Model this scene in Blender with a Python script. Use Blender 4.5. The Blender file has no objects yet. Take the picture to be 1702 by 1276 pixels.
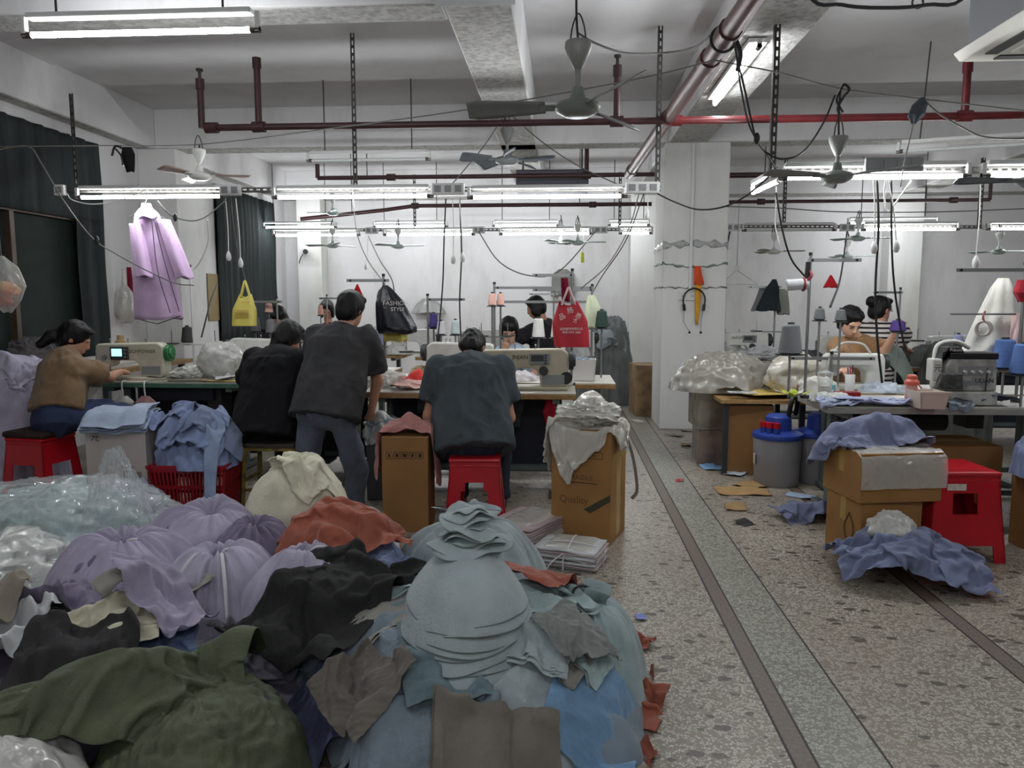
import bpy, math, random
import numpy as np
from mathutils import Vector, Matrix, Euler
R = math.radians
SC = bpy.context.scene
COL = SC.collection
random.seed(7)
# ---------------------------------------------------------------- camera, world, exposure
FPX, CXP, CYP, HC = 1250.0, 851.0, 638.0, 1.4
PITCH = math.atan(138 / FPX)
YAW = math.atan(84 / FPX * math.cos(PITCH))
cam_d = bpy.data.cameras.new('camera')
cam = bpy.data.objects.new('camera', cam_d); COL.objects.link(cam)
cam.location = (0, 0, HC); cam.rotation_euler = (math.pi / 2 - PITCH, 0, YAW)
cam_d.sensor_fit = 'HORIZONTAL'; cam_d.sensor_width = 36; cam_d.lens = 36 * FPX / 1702
cam_d.clip_start = 0.05; cam_d.clip_end = 60
SC.camera = cam
wd = bpy.data.worlds.new('night'); SC.world = wd; wd.use_nodes = True
wd.node_tree.nodes['Background'].inputs[0].default_value = (0.02, 0.025, 0.03, 1)
wd.node_tree.nodes['Background'].inputs[1].default_value = 0.3
SC.view_settings.view_transform = 'Standard'; SC.view_settings.look = 'None'
SC.view_settings.exposure = 0.7; SC.view_settings.gamma = 1.0; SC.view_settings.use_curve_mapping = False
SC.cycles.max_bounces = 8; SC.cycles.diffuse_bounces = 4; SC.cycles.transparent_max_bounces = 12
SC.cycles.adaptive_threshold = .02; SC.cycles.caustics_reflective = False; SC.cycles.caustics_refractive = False
TUBE = 50.0        # radiance of a lit tube
CM = Euler(cam.rotation_euler).to_matrix()
def W(px, py, d):
    "world point of a photograph pixel at the distance d down the room"
    v = CM @ Vector(((px - CXP) / FPX, -(py - CYP) / FPX, -1))
    t = d / v.y
    return Vector((v.x * t, d, HC + v.z * t))
def G(px, py, z=0.0):
    "world point of a photograph pixel on the level z"
    v = CM @ Vector(((px - CXP) / FPX, -(py - CYP) / FPX, -1))
    t = (z - HC) / v.z
    return Vector((v.x * t, v.y * t, z))
# ---------------------------------------------------------------- materials
def lin(c):
    return tuple((x / 255 / 12.92 if x / 255 <= .04045 else ((x / 255 + .055) / 1.055) ** 2.4) for x in c) + (1.0,)
MATS = {}
def mat(name, col, rough=.6, metal=0., var=.0, vs=8., bump=0., bs=60., spec=.5, trans=0., alpha=1., sheen=0., emit=None, es=0., col2=None, weave=0., subs=0., stretch=None, crease=0.):
    if name in MATS: return MATS[name]
    m = bpy.data.materials.new(name); m.use_nodes = True
    nt = m.node_tree; N = nt.nodes; L = nt.links
    b = N['Principled BSDF']
    b.inputs['Base Color'].default_value = lin(col); b.inputs['Roughness'].default_value = rough
    b.inputs['Metallic'].default_value = metal; b.inputs['Specular IOR Level'].default_value = spec
    b.inputs['Transmission Weight'].default_value = trans; b.inputs['Alpha'].default_value = alpha
    if sheen: b.inputs['Sheen Weight'].default_value = sheen
    if emit: b.inputs['Emission Color'].default_value = lin(emit); b.inputs['Emission Strength'].default_value = es
    tc = N.new('ShaderNodeTexCoord'); src = tc.outputs['Object']
    if stretch:
        mp = N.new('ShaderNodeMapping'); mp.inputs['Scale'].default_value = stretch; L.new(src, mp.inputs[0]); src = mp.outputs[0]
    if var or col2:
        n = N.new('ShaderNodeTexNoise'); n.inputs['Scale'].default_value = vs; n.inputs['Detail'].default_value = 5
        L.new(src, n.inputs['Vector'])
        cr = N.new('ShaderNodeValToRGB'); L.new(n.outputs['Fac'], cr.inputs[0])
        c2 = lin(col2) if col2 else tuple(max(0, x * (1 - var)) for x in lin(col)[:3]) + (1,)
        c1 = lin(col) if col2 else tuple(min(1, x * (1 + var * .6)) for x in lin(col)[:3]) + (1,)
        cr.color_ramp.elements[0].position = .33; cr.color_ramp.elements[0].color = c2
        cr.color_ramp.elements[1].position = .62; cr.color_ramp.elements[1].color = c1
        L.new(cr.outputs[0], b.inputs['Base Color'])
    hs = []
    if bump:
        n2 = N.new('ShaderNodeTexNoise'); n2.inputs['Scale'].default_value = bs; n2.inputs['Detail'].default_value = 4
        L.new(src, n2.inputs['Vector']); hs.append((n2.outputs['Fac'], bump))
    if weave:
        w = N.new('ShaderNodeTexWave'); w.inputs['Scale'].default_value = weave; w.inputs['Distortion'].default_value = 1.5
        w.bands_direction = 'DIAGONAL'; L.new(src, w.inputs['Vector']); hs.append((w.outputs['Fac'], .12))
    if crease:
        n3 = N.new('ShaderNodeTexNoise'); n3.inputs['Scale'].default_value = 16; n3.inputs['Detail'].default_value = 3; n3.inputs['Distortion'].default_value = 1.6; n3.noise_type = 'RIDGED_MULTIFRACTAL'
        L.new(src, n3.inputs['Vector']); hs.append((n3.outputs['Fac'], crease))
    prev = None
    for h, s in hs:
        bp = N.new('ShaderNodeBump'); bp.inputs['Strength'].default_value = s; bp.inputs['Distance'].default_value = .01
        L.new(h, bp.inputs['Height'])
        if prev: L.new(prev.outputs[0], bp.inputs['Normal'])
        prev = bp
    if prev: L.new(prev.outputs[0], b.inputs['Normal'])
    MATS[name] = m
    return m
def fab(name, col, var=.18, rough=.85, vs=6.): return mat('fabric ' + name, col, rough, var=var, vs=vs, bump=.25, bs=90, sheen=.15 if sum(col) > 260 else .0, weave=220, spec=.25, crease=.22)
def film(name, col, a=.35, rough=.22, bs=14., bstr=.6):
    "thin crinkled plastic film: partly see-through, glossy"
    if name in MATS: return MATS[name]
    m = bpy.data.materials.new(name); m.use_nodes = True; nt = m.node_tree; N = nt.nodes; L = nt.links
    b = N['Principled BSDF']; b.inputs['Base Color'].default_value = lin(col); b.inputs['Roughness'].default_value = rough
    b.inputs['Specular IOR Level'].default_value = .8; b.inputs['Coat Weight'].default_value = .6; b.inputs['Coat Roughness'].default_value = .12
    tc = N.new('ShaderNodeTexCoord'); n = N.new('ShaderNodeTexNoise'); n.inputs['Scale'].default_value = bs; n.inputs['Detail'].default_value = 6
    n.inputs['Distortion'].default_value = .8; n.inputs['Detail'].default_value = 2.5; n.noise_type = 'RIDGED_MULTIFRACTAL'; L.new(tc.outputs['Object'], n.inputs['Vector'])
    bp = N.new('ShaderNodeBump'); bp.inputs['Strength'].default_value = bstr; bp.inputs['Distance'].default_value = .03
    L.new(n.outputs['Fac'], bp.inputs['Height']); L.new(bp.outputs[0], b.inputs['Normal']); L.new(bp.outputs[0], b.inputs['Coat Normal'])
    lw = N.new('ShaderNodeLayerWeight'); lw.inputs[0].default_value = .35; L.new(bp.outputs[0], lw.inputs['Normal'])
    mr = N.new('ShaderNodeMapRange'); mr.inputs['To Min'].default_value = a; mr.inputs['To Max'].default_value = min(1, a + .5)
    L.new(lw.outputs['Facing'], mr.inputs['Value']); L.new(mr.outputs[0], b.inputs['Alpha'])
    MATS[name] = m
    return m
# ---------------------------------------------------------------- numpy noise
def _h(i, j, k, s):
    n = (i * 374761393 + j * 668265263 + k * 2147483647 * 7 + s * 1274126177) & 0xffffffff
    n = ((n ^ (n >> 13)) * 1274126177) & 0xffffffff
    n = (n ^ (n >> 16)) & 0xffff
    return n / 32767.5 - 1.0
def vn(P, s=0):
    P = np.asarray(P, float); I = np.floor(P).astype(np.int64); f = P - I; f = f * f * (3 - 2 * f)
    o = 0
    for a in (0, 1):
        for b in (0, 1):
            for c in (0, 1):
                w = (f[..., 0] if a else 1 - f[..., 0]) * (f[..., 1] if b else 1 - f[..., 1]) * (f[..., 2] if c else 1 - f[..., 2])
                o = o + w * _h(I[..., 0] + a, I[..., 1] + b, I[..., 2] + c, s)
    return o
def v2(x, y, f=1., s=0): return vn(np.stack([x * f, y * f, np.zeros_like(x) + .37 * s], -1), s)
def folds(x, y, f=6., s=0, ang=0., an=2.2):
    "cloth creases: ridged, stretched noise in a direction that wanders"
    wx = x + .10 * v2(x, y, 3, s + 5); wy = y + .10 * v2(x, y, 3, s + 6)
    o = 0
    for k, (ff, aa) in enumerate(((f, 1.), (f * 1.9, .5), (f * 3.7, .22))):
        t = ang + .9 * v2(x, y, 1.6, s + 11 + k)
        u = wx * np.cos(t) + wy * np.sin(t); w = -wx * np.sin(t) + wy * np.cos(t)
        o = o + aa * (1 - 2.2 * np.abs(v2(u * ff / an, w * ff, 1, s + 20 + k)))
    return o
# ---------------------------------------------------------------- mesh builder and scene tree
class MB:
    def __init__(self): self.v = []; self.f = []
    def add(self, vs, fs, M=None):
        n = len(self.v)
        self.v += [tuple(M @ Vector(p)) for p in vs] if M is not None else [tuple(p) for p in vs]
        self.f += [tuple(i + n for i in f) for f in fs]; return self
    def box(self, c, s, M=None, rz=0, tap=1.):
        x, y, z = (q / 2 for q in s); vs = []
        for dz in (-1, 1):
            for dx, dy in ((-1, -1), (1, -1), (1, 1), (-1, 1)):
                k = tap if dz < 0 else 1.
                p = Vector((dx * x * k, dy * y * k, dz * z))
                if rz: p = Matrix.Rotation(rz, 3, 'Z') @ p
                vs.append(p + Vector(c))
        return self.add(vs, [(3, 2, 1, 0), (4, 5, 6, 7), (0, 1, 5, 4), (1, 2, 6, 5), (2, 3, 7, 6), (3, 0, 4, 7)], M)
    def hexa(self, vs): return self.add(vs, [(3, 2, 1, 0), (4, 5, 6, 7), (0, 1, 5, 4), (1, 2, 6, 5), (2, 3, 7, 6), (3, 0, 4, 7)])
    def bar(self, a, b, w, h=None):
        "square bar between two points"
        a = Vector(a); b = Vector(b); h = h or w; d = (b - a).normalized()
        u = d.cross(Vector((0, 0, 1)));
        if u.length < .01: u = Vector((1, 0, 0))
        u.normalize(); v = u.cross(d)
        return self.hexa([p + u * (i * w / 2) + v * (j * h / 2) for p in (a, b) for i, j in ((-1, -1), (1, -1), (1, 1), (-1, 1))])
    def tube(self, pts, r, n=8, cap=True):
        pts = [Vector(p) for p in pts]; m = len(pts); rs = r if hasattr(r, '__len__') else [r] * m
        t0 = (pts[1] - pts[0]).normalized(); u = t0.orthogonal().normalized(); vs = []
        for i, p in enumerate(pts):
            t = (pts[min(i + 1, m - 1)] - pts[max(i - 1, 0)]).normalized()
            u = (u - t * u.dot(t));
            if u.length < 1e-6: u = t.orthogonal()
            u.normalize(); w = t.cross(u)
            for k in range(n):
                a = 2 * math.pi * k / n
                vs.append(p + (u * math.cos(a) + w * math.sin(a)) * rs[i])
        fs = [(i * n + k, i * n + (k + 1) % n, (i + 1) * n + (k + 1) % n, (i + 1) * n + k) for i in range(m - 1) for k in range(n)]
        if cap: fs += [tuple(range(n - 1, -1, -1)), tuple(range((m - 1) * n, m * n))]
        return self.add(vs, fs)
    def cyl(self, a, b, r, r2=None, n=14, cap=True): return self.tube([a, b], [r, r if r2 is None else r2], n, cap)
    def lathe(self, prof, c=(0, 0, 0), n=24, M=None, sx=1., sy=1.):
        vs = []; c = Vector(c)
        for r, z in prof:
            for k in range(n):
                a = 2 * math.pi * k / n; vs.append(c + Vector((r * math.cos(a) * sx, r * math.sin(a) * sy, z)))
        m = len(prof)
        fs = [(i * n + k, i * n + (k + 1) % n, (i + 1) * n + (k + 1) % n, (i + 1) * n + k) for i in range(m - 1) for k in range(n)]
        if prof[0][0] > 0: fs.append(tuple(range(n - 1, -1, -1)))
        if prof[-1][0] > 0: fs.append(tuple(range((m - 1) * n, m * n)))
        return self.add(vs, fs, M)
    def ball(self, c, r, n=12):
        r = r if hasattr(r, '__len__') else (r, r, r)
        prof = [(math.sin(math.pi * i / (n // 2)), -math.cos(math.pi * i / (n // 2))) for i in range(n // 2 + 1)]
        vs = [(c[0] + p * math.cos(2 * math.pi * k / n) * r[0], c[1] + p * math.sin(2 * math.pi * k / n) * r[1], c[2] + z * r[2]) for p, z in prof for k in range(n)]
        return self.add(vs, [(i * n + k, i * n + (k + 1) % n, (i + 1) * n + (k + 1) % n, (i + 1) * n + k) for i in range(n // 2) for k in range(n)])
    def ext(self, poly, y0, y1, M=None):
        "outline in X Z, pushed along Y"
        n = len(poly)
        vs = [(x, y0, z) for x, z in poly] + [(x, y1, z) for x, z in poly]
        return self.add(vs, [tuple(range(n)), tuple(range(2 * n - 1, n - 1, -1))] + [(i, i + n, (i + 1) % n + n, (i + 1) % n) for i in range(n)], M)
    def grid(self, A, closed=False):
        n, m = A.shape[:2]; vs = [tuple(p) for p in A.reshape(-1, 3)]; mm = m if closed else m - 1
        return self.add(vs, [(i * m + j, i * m + (j + 1) % m, (i + 1) * m + (j + 1) % m, (i + 1) * m + j) for i in range(n - 1) for j in range(mm)])
    def obj(self, name, m, parent=None, smooth=38, bevel=0, solid=0, sub=0, loc=None, rz=0):
        me = bpy.data.meshes.new(name); me.from_pydata(self.v, [], self.f)
        me.materials.append(m)
        if smooth:
            me.polygons.foreach_set('use_smooth', [True] * len(me.polygons))
            if smooth < 180: me.set_sharp_from_angle(angle=R(smooth))
        me.update()
        o = bpy.data.objects.new(name, me); COL.objects.link(o)
        if parent: o.parent = parent
        if loc is not None: o.location = loc
        if rz: o.rotation_euler.z = rz
        if solid: q = o.modifiers.new('solid', 'SOLIDIFY'); q.thickness = solid; q.offset = 0
        if bevel: q = o.modifiers.new('bevel', 'BEVEL'); q.width = bevel; q.segments = 2; q.limit_method = 'ANGLE'; q.angle_limit = R(35)
        if sub: q = o.modifiers.new('sub', 'SUBSURF'); q.levels = sub; q.render_levels = sub
        return o
def tag(o, label, cat, group=None):
    o['label'] = label; o['category'] = cat
    if group: o['group'] = group
    return o
def T(name, label, cat, loc=(0, 0, 0), rz=0, group=None):
    o = bpy.data.objects.new(name, None); COL.objects.link(o); o.empty_display_size = .1
    o.location = loc; o.rotation_euler = (0, 0, rz)
    return tag(o, label, cat, group)
def S(o):
    o['kind'] = 'structure'; return o
def dup(o, parent=None, loc=None, rz=None, label=None):
    kids = o.children[:]
    c = o.copy(); COL.objects.link(c); c.parent = parent
    if loc is not None: c.location = loc
    if rz is not None: c.rotation_euler.z = rz
    if label: c['label'] = label
    for k in kids: dup(k, c)
    return c
def curve(pts, n=6):
    "smooth line through points"
    P = [Vector(p) for p in pts]
    if len(P) == 2: return P
    P = [P[0] * 2 - P[1]] + P + [P[-1] * 2 - P[-2]]; o = []
    for i in range(1, len(P) - 2):
        a, b, c, d = P[i - 1:i + 3]
        for k in range(n):
            t = k / n
            o.append(.5 * ((2 * b) + (c - a) * t + (2 * a - 5 * b + 4 * c - d) * t * t + (3 * b - a - 3 * c + d) * t ** 3))
    return o + [P[-2]]
# lettering meshes are made first, while the scene is still empty
TX = {}
def _texts(ss):
    os_ = []
    for s in ss:
        c = bpy.data.curves.new('lettering', 'FONT'); c.body = s; c.size = 1; c.align_x = 'CENTER'; c.align_y = 'CENTER'; c.extrude = .004; c.resolution_u = 2
        o = bpy.data.objects.new('lettering', c); COL.objects.link(o); os_.append((s, o))
    bpy.context.view_layer.update(); dg = bpy.context.evaluated_depsgraph_get()
    for s, o in os_: TX[s] = bpy.data.meshes.new_from_object(o.evaluated_get(dg))
    for s, o in os_:
        c = o.data; bpy.data.objects.remove(o); bpy.data.curves.remove(c)
_texts(['SCHPOWER', 'JNJAN', 'ULIAN', 'Pukom', '元', '才', '101221', 'FASHION', 'STYLE', '品', '扬', '质', '品扬服饰有限公司', '电话 0755 2888', 'PaoCai', 'Quality', 'DO NOT USE SHARP TOOLS', 'FRAGILE', '天天美', 'ALFONSA', '小心轻放', '丹'])
def text(s, size, m, parent, loc, rot=(R(90), 0, 0), name='lettering', sx=1.):
    me = TX[s]
    if not me.materials: me.materials.append(m)
    if me.materials[0] != m: me = me.copy(); me.materials[0] = m
    o = bpy.data.objects.new(name, me); COL.objects.link(o); o.parent = parent; o.location = loc; o.rotation_euler = rot; o.scale = (size * sx, size, size)
    return o
# common materials
M_white = mat('white paint', (208, 208, 207), .55, var=.06, vs=3)
M_steel = mat('brushed steel', (150, 152, 152), .35, .9)
M_dsteel = mat('dark painted angle', (58, 56, 54), .6, .2, var=.2, vs=12)
M_black = mat('black plastic', (18, 18, 20), .45)
M_dark = mat('dark grey plastic', (46, 47, 50), .5)
M_wcord = mat('white cord', (205, 205, 200), .6)
M_bcord = mat('black cord', (24, 24, 25), .6)
M_gcord = mat('grey cord', (105, 104, 100), .6)
M_red = mat('red plastic', (176, 12, 30), .32, var=.12, vs=5)
M_ink = mat('black ink', (20, 20, 20), .7)
M_wink = mat('white ink', (225, 220, 215), .7)
M_grey = mat('grey plastic', (128, 130, 132), .5, var=.08)
M_rail = mat('slotted rail', (84, 82, 79), .5, .5, var=.2, vs=15)
# ================================================================ the room
ZC, ZB = 3.49, 3.06
XL, XR, YB, Y0 = -4.68, 9.0, 12.6, -3.2
def wallmat(name, col, dirt):
    m = bpy.data.materials.new(name); m.use_nodes = True; N = m.node_tree.nodes; L = m.node_tree.links; b = N['Principled BSDF']
    b.inputs['Roughness'].default_value = .8
    tc = N.new('ShaderNodeTexCoord'); mp = N.new('ShaderNodeMapping'); mp.inputs['Scale'].default_value = (1, 1, .35); L.new(tc.outputs['Object'], mp.inputs[0])
    n = N.new('ShaderNodeTexNoise'); n.inputs['Scale'].default_value = 1.7; n.inputs['Detail'].default_value = 8; n.inputs['Roughness'].default_value = .65; L.new(mp.outputs[0], n.inputs['Vector'])
    cr = N.new('ShaderNodeValToRGB'); L.new(n.outputs['Fac'], cr.inputs[0])
    cr.color_ramp.elements[0].position = .3; cr.color_ramp.elements[0].color = lin(dirt); cr.color_ramp.elements[1].position = .52; cr.color_ramp.elements[1].color = lin(col)
    L.new(cr.outputs[0], b.inputs['Base Color'])
    n2 = N.new('ShaderNodeTexNoise'); n2.inputs['Scale'].default_value = 35; n2.inputs['Detail'].default_value = 6; L.new(tc.outputs['Object'], n2.inputs['Vector'])
    bp = N.new('ShaderNodeBump'); bp.inputs['Strength'].default_value = .15; bp.inputs['Distance'].default_value = .01; L.new(n2.outputs['Fac'], bp.inputs['Height']); L.new(bp.outputs[0], b.inputs['Normal'])
    return m
M_wall = wallmat('limewashed wall', (214, 213, 214), (194, 193, 191))
M_ceil = wallmat('ceiling plaster', (196, 195, 196), (182, 181, 181))
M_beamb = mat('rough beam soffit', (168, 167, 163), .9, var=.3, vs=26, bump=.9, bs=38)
def terrazzo(name, base, chip, dark, dsize, dth, tint):
    m = bpy.data.materials.new(name); m.use_nodes = True; N = m.node_tree.nodes; L = m.node_tree.links; b = N['Principled BSDF']
    g = N.new('ShaderNodeNewGeometry'); pos = g.outputs['Position']
    def vor(scale, rnd=1., feat='F1'):
        v = N.new('ShaderNodeTexVoronoi'); v.inputs['Scale'].default_value = scale; v.inputs['Randomness'].default_value = rnd; v.feature = feat; L.new(pos, v.inputs['Vector']); return v
    def ramp(src, stops):
        r = N.new('ShaderNodeValToRGB'); L.new(src, r.inputs[0]); e = r.color_ramp.elements
        for i, (p, c) in enumerate(stops):
            q = e[i] if i < len(e) else e.new(p)
            q.position = p; q.color = c
        return r.outputs[0]
    def mix(f, a, c):
        x = N.new('ShaderNodeMix'); x.data_type = 'RGBA'; L.new(f, x.inputs['Factor']); L.new(a, x.inputs['A']); L.new(c, x.inputs['B']); return x.outputs['Result']
    v1 = vor(95); sep = N.new('ShaderNodeSeparateColor'); L.new(v1.outputs['Color'], sep.inputs[0])
    chips = ramp(sep.outputs[0], [(0, lin(base)), (.35, lin(base)), (.5, lin(chip)), (1, lin(chip))])
    ve = vor(95, 1., 'DISTANCE_TO_EDGE'); edge = ramp(ve.outputs['Distance'], [(0, (1, 1, 1, 1)), (.006 * 20, (0, 0, 0, 1))])
    grout = N.new('ShaderNodeRGB'); grout.outputs[0].default_value = lin(tuple(int(c * .72) for c in base))
    c = mix(edge, chips, grout.outputs[0])
    n = N.new('ShaderNodeTexNoise'); n.inputs['Scale'].default_value = 1.4; n.inputs['Detail'].default_value = 4; L.new(pos, n.inputs['Vector'])
    tr = N.new('ShaderNodeRGB'); tr.outputs[0].default_value = lin(tint)
    c = mix(ramp(n.outputs['Fac'], [(.45, (0, 0, 0, 1)), (.7, (.45, .45, .45, 1))]), c, tr.outputs[0])
    if dsize:
        for sc, th, dk, fac in ((dsize, dth, dark, .85), (dsize * 2.1, dth * .8, (112, 104, 92), .7), (dsize * 1.5, dth * .7, (120, 118, 88), .55)):
            mp = N.new('ShaderNodeMapping'); mp.inputs['Scale'].default_value = (1, 1.6, 1); mp.inputs['Rotation'].default_value = (0, 0, sc); L.new(pos, mp.inputs[0])
            w = N.new('ShaderNodeTexNoise'); w.inputs['Scale'].default_value = 40; L.new(pos, w.inputs['Vector'])
            ad = N.new('ShaderNodeVectorMath'); ad.operation = 'MULTIPLY_ADD'; L.new(w.outputs['Color'], ad.inputs[0]); ad.inputs[1].default_value = (.035, .035, 0); L.new(mp.outputs[0], ad.inputs[2])
            v = N.new('ShaderNodeTexVoronoi'); v.inputs['Scale'].default_value = sc; L.new(ad.outputs[0], v.inputs['Vector'])
            s2 = N.new('ShaderNodeSeparateColor'); L.new(v.outputs['Color'], s2.inputs[0])
            # chip size varies from cell to cell
            mu = N.new('ShaderNodeMath'); mu.operation = 'MULTIPLY_ADD'; L.new(s2.outputs[1], mu.inputs[0]); mu.inputs[1].default_value = th * 2.2; mu.inputs[2].default_value = -th * 1.2
            lt = N.new('ShaderNodeMath'); lt.operation = 'LESS_THAN'; L.new(v.outputs['Distance'], lt.inputs[0]); L.new(mu.outputs[0], lt.inputs[1])
            mf = N.new('ShaderNodeMath'); mf.operation = 'MULTIPLY'; L.new(lt.outputs[0], mf.inputs[0]); mf.inputs[1].default_value = fac
            dc = N.new('ShaderNodeRGB'); dc.outputs[0].default_value = lin(dk)
            c = mix(mf.outputs[0], c, dc.outputs[0])
    L.new(c, b.inputs['Base Color']); b.inputs['Roughness'].default_value = .38; b.inputs['Specular IOR Level'].default_value = .4
    return m
M_ter = terrazzo('terrazzo with dark chips', (134, 124, 111), (184, 177, 165), (62, 52, 42), 14, .46, (150, 134, 119))
M_ter2 = terrazzo('fine terrazzo band', (122, 118, 108), (172, 172, 160), (0, 0, 0), 0, 0, (150, 150, 136))
M_strip = mat('brown terrazzo strip', (104, 90, 80), .45, var=.2, vs=60, bump=.05)
M_div = mat('divider line', (40, 36, 32), .6)
fl = S(MB().box(((XL + XR) / 2, (Y0 + YB) / 2, -.1), (XR - XL + .6, YB - Y0 + .6, .2)).obj('floor', M_ter, smooth=0))
MB().box((.8915, (Y0 + YB) / 2, .0005), (.217, YB - Y0, .001)).obj('terrazzo_band', M_ter2, fl, 0)
for x0, x1 in ((.713, .783), (1.708, 1.782)): MB().box(((x0 + x1) / 2, (Y0 + YB) / 2, .0006), (x1 - x0, YB - Y0, .0012)).obj('floor_strip', M_strip, fl, 0)
for x in (.713, .783, 1.003, 1.708, 1.782): MB().box((x, (Y0 + YB) / 2, .0008), (.008, YB - Y0, .0016)).obj('divider_strip', M_div, fl, 0)
MB().box((-3.2, 4.62, .001), (2.7, .07, .002)).obj('floor_strip', M_strip, fl, 0)
ce = S(MB().box(((XL + XR) / 2, (Y0 + YB) / 2, ZC + .1), (XR - XL + .6, YB - Y0 + .6, .2)).obj('ceiling', M_ceil, smooth=0))
MB().box(((XL + XR) / 2 , (Y0 + 6.6) / 2, ZC - .012), (XR - XL - .3, 6.6 - Y0, .03)).obj('ceiling_step', M_ceil, ce, 0)
def beam(x0, x1, y0, y1, zb=ZB):
    MB().box(((x0 + x1) / 2, (y0 + y1) / 2, (zb + ZC) / 2 + .004), (x1 - x0, y1 - y0, ZC - zb)).obj('beam', M_wall, ce, 0, bevel=.012)
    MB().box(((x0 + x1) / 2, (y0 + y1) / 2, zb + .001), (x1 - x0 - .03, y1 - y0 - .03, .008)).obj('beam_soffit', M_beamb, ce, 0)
beam(XL, -4.5, Y0, YB); beam(-4.5, -.69, 4.40, 4.66); beam(-.69, -.29, 4.40, YB); beam(1.1, 1.52, Y0, YB)
beam(-4.5, XR, 8.25, 8.52); beam(-4.5, XR, 12.2, 12.6); beam(5.2, 5.6, Y0, YB)
# haunch in the corner of the near beam and the long beam
MB().ext([(-.69, ZC), (-.69, ZB + .05), (-.75, ZB + .12), (-.86, ZC - .12), (-.95, ZC)], 4.64, 4.72).obj('beam_haunch', M_wall, ce, 0)
S(MB().box(((XL + XR) / 2, YB + .1, ZC / 2), (XR - XL + .6, .2, ZC)).obj('wall_back', M_wall, smooth=0))
S(MB().box(((XL + XR) / 2, Y0 - .1, ZC / 2), (XR - XL + .6, .2, ZC)).obj('wall_front', M_wall, smooth=0))
S(MB().box((XR + .1, (Y0 + YB) / 2, ZC / 2), (.2, YB - Y0 + .2, ZC)).obj('wall_right', M_wall, smooth=0))
# left wall with two window openings
WIN = [(2.6, 7.45, .82, 2.96), (10.0, 12.1, .82, 2.96)]
wl = MB(); ys = [Y0] + [q for w in WIN for q in w[:2]] + [YB]
for i in range(0, len(ys), 2): wl.box((XL - .1, (ys[i] + ys[i + 1]) / 2, ZC / 2), (.2, ys[i + 1] - ys[i], ZC))
for y0, y1, z0, z1 in WIN:
    wl.box((XL - .1, (y0 + y1) / 2, z0 / 2), (.2, y1 - y0, z0)); wl.box((XL - .1, (y0 + y1) / 2, (z1 + ZC) / 2), (.2, y1 - y0, ZC - z1))
S(wl.obj('wall_left', M_wall, smooth=0))
# columns and pilasters
M_col = wallmat('column paint', (214, 214, 212), (194, 195, 188))
pil = S(MB().box((1.41, 8.625, ZB / 2), (.68, .75, ZB)).obj('trim_1', M_col, smooth=0, bevel=.01))
for i, (x0, x1, y0) in enumerate(((-4.68, -4.25, 8.2), (-4.35, -3.95, 12.25), (1.07, 1.55, 12.2), (5.1, 5.6, 12.3))):
    S(MB().box(((x0 + x1) / 2, (y0 + (YB if i else 8.8)) / 2, ZB / 2), (x1 - x0, (YB if i else 8.8) - y0, ZB)).obj('trim_%d' % (i + 2), M_col, smooth=0, bevel=.01))
M_frame = mat('bronze window frame', (88, 74, 62), .5, .3, var=.15)
M_glass = mat('night window glass', (14, 24, 22), .12, spec=.6)
M_curt = mat('dark green curtain', (36, 44, 44), .9, var=.35, vs=3, stretch=(6, 6, .4), bump=.3, bs=20)
M_mesh = mat('green insect mesh', (20, 34, 29), .8, var=.35, vs=4)
for wi, (y0, y1, z0, z1) in enumerate(WIN):
    w = S(bpy.data.objects.new('window_%d' % (wi + 1), None)); COL.objects.link(w); w.location = (XL, (y0 + y1) / 2, z0)
    hh, ww = z1 - z0, y1 - y0; zt = 2.2 - z0
    f = MB()
    for z in (.03, zt, hh - .03): f.box((-.06, 0, z), (.10, ww, .07))
    for y in (-ww / 2 + .03, ww / 2 - .03): f.box((-.06, y, hh / 2), (.10, .06, hh))
    f.obj('window_frame', M_frame, w, 0, bevel=.004)
    n = 4 if wi == 0 else 3
    for k in range(1, n): MB().box((-.06, -ww / 2 + ww * k / n, zt / 2), (.09, .055, zt)).obj('mullion', M_frame, w, 0, bevel=.004)
    for k in range(n):
        MB().box((-.10, -ww / 2 + ww * (k + .5) / n, zt / 2), (.008, ww / n, zt)).obj('pane', M_glass, w, 0)
        MB().box((-.085, -ww / 2 + ww * (k + .5) / n, zt / 2), (.004, ww / n - .06, zt - .05)).obj('insect_mesh', M_mesh, w, 0)
    MB().box((-.10, 0, (zt + hh) / 2), (.008, ww, hh - zt)).obj('pane', M_glass, w, 0)
    MB().box((.01, 0, -.02), (.16, ww + .1, .04)).obj('window_sill', M_white, w, 0, bevel=.006)
    # curtain hung over the upper lights and the far edge
    for (ya, yb, za, zb) in ((-ww / 2 + .4, ww / 2, zt - .02, hh), (ww / 2 - .42, ww / 2 + .02, .02, zt)) if wi == 0 else ((-ww / 2, ww / 2, .02, hh),):
        m_, n_ = 12, 60; yy = np.linspace(ya, yb, n_); zz = np.linspace(zb, za, m_)
        A = np.zeros((m_, n_, 3)); A[..., 1] = yy; A[..., 2] = zz[:, None]; A[..., 0] = .025 + .02 * np.sin(yy * 38 + 2 * np.sin(yy * 7)) + .006 * np.sin(zz[:, None] * 5)
        MB().grid(A).obj('curtain', M_curt, w, 180, solid=.003)
cb = MB(); cb.box((0, 0, 0), (.012, .9, .95)); tag(cb.obj('cardboard_sheet', mat('brown cardboard', (120, 98, 76), .8, var=.12, vs=4, bump=.1), loc=(XL + .05, 5.35, 2.42)), 'brown cardboard sheet covering the upper window beside the dark curtain', 'cardboard')
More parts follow.
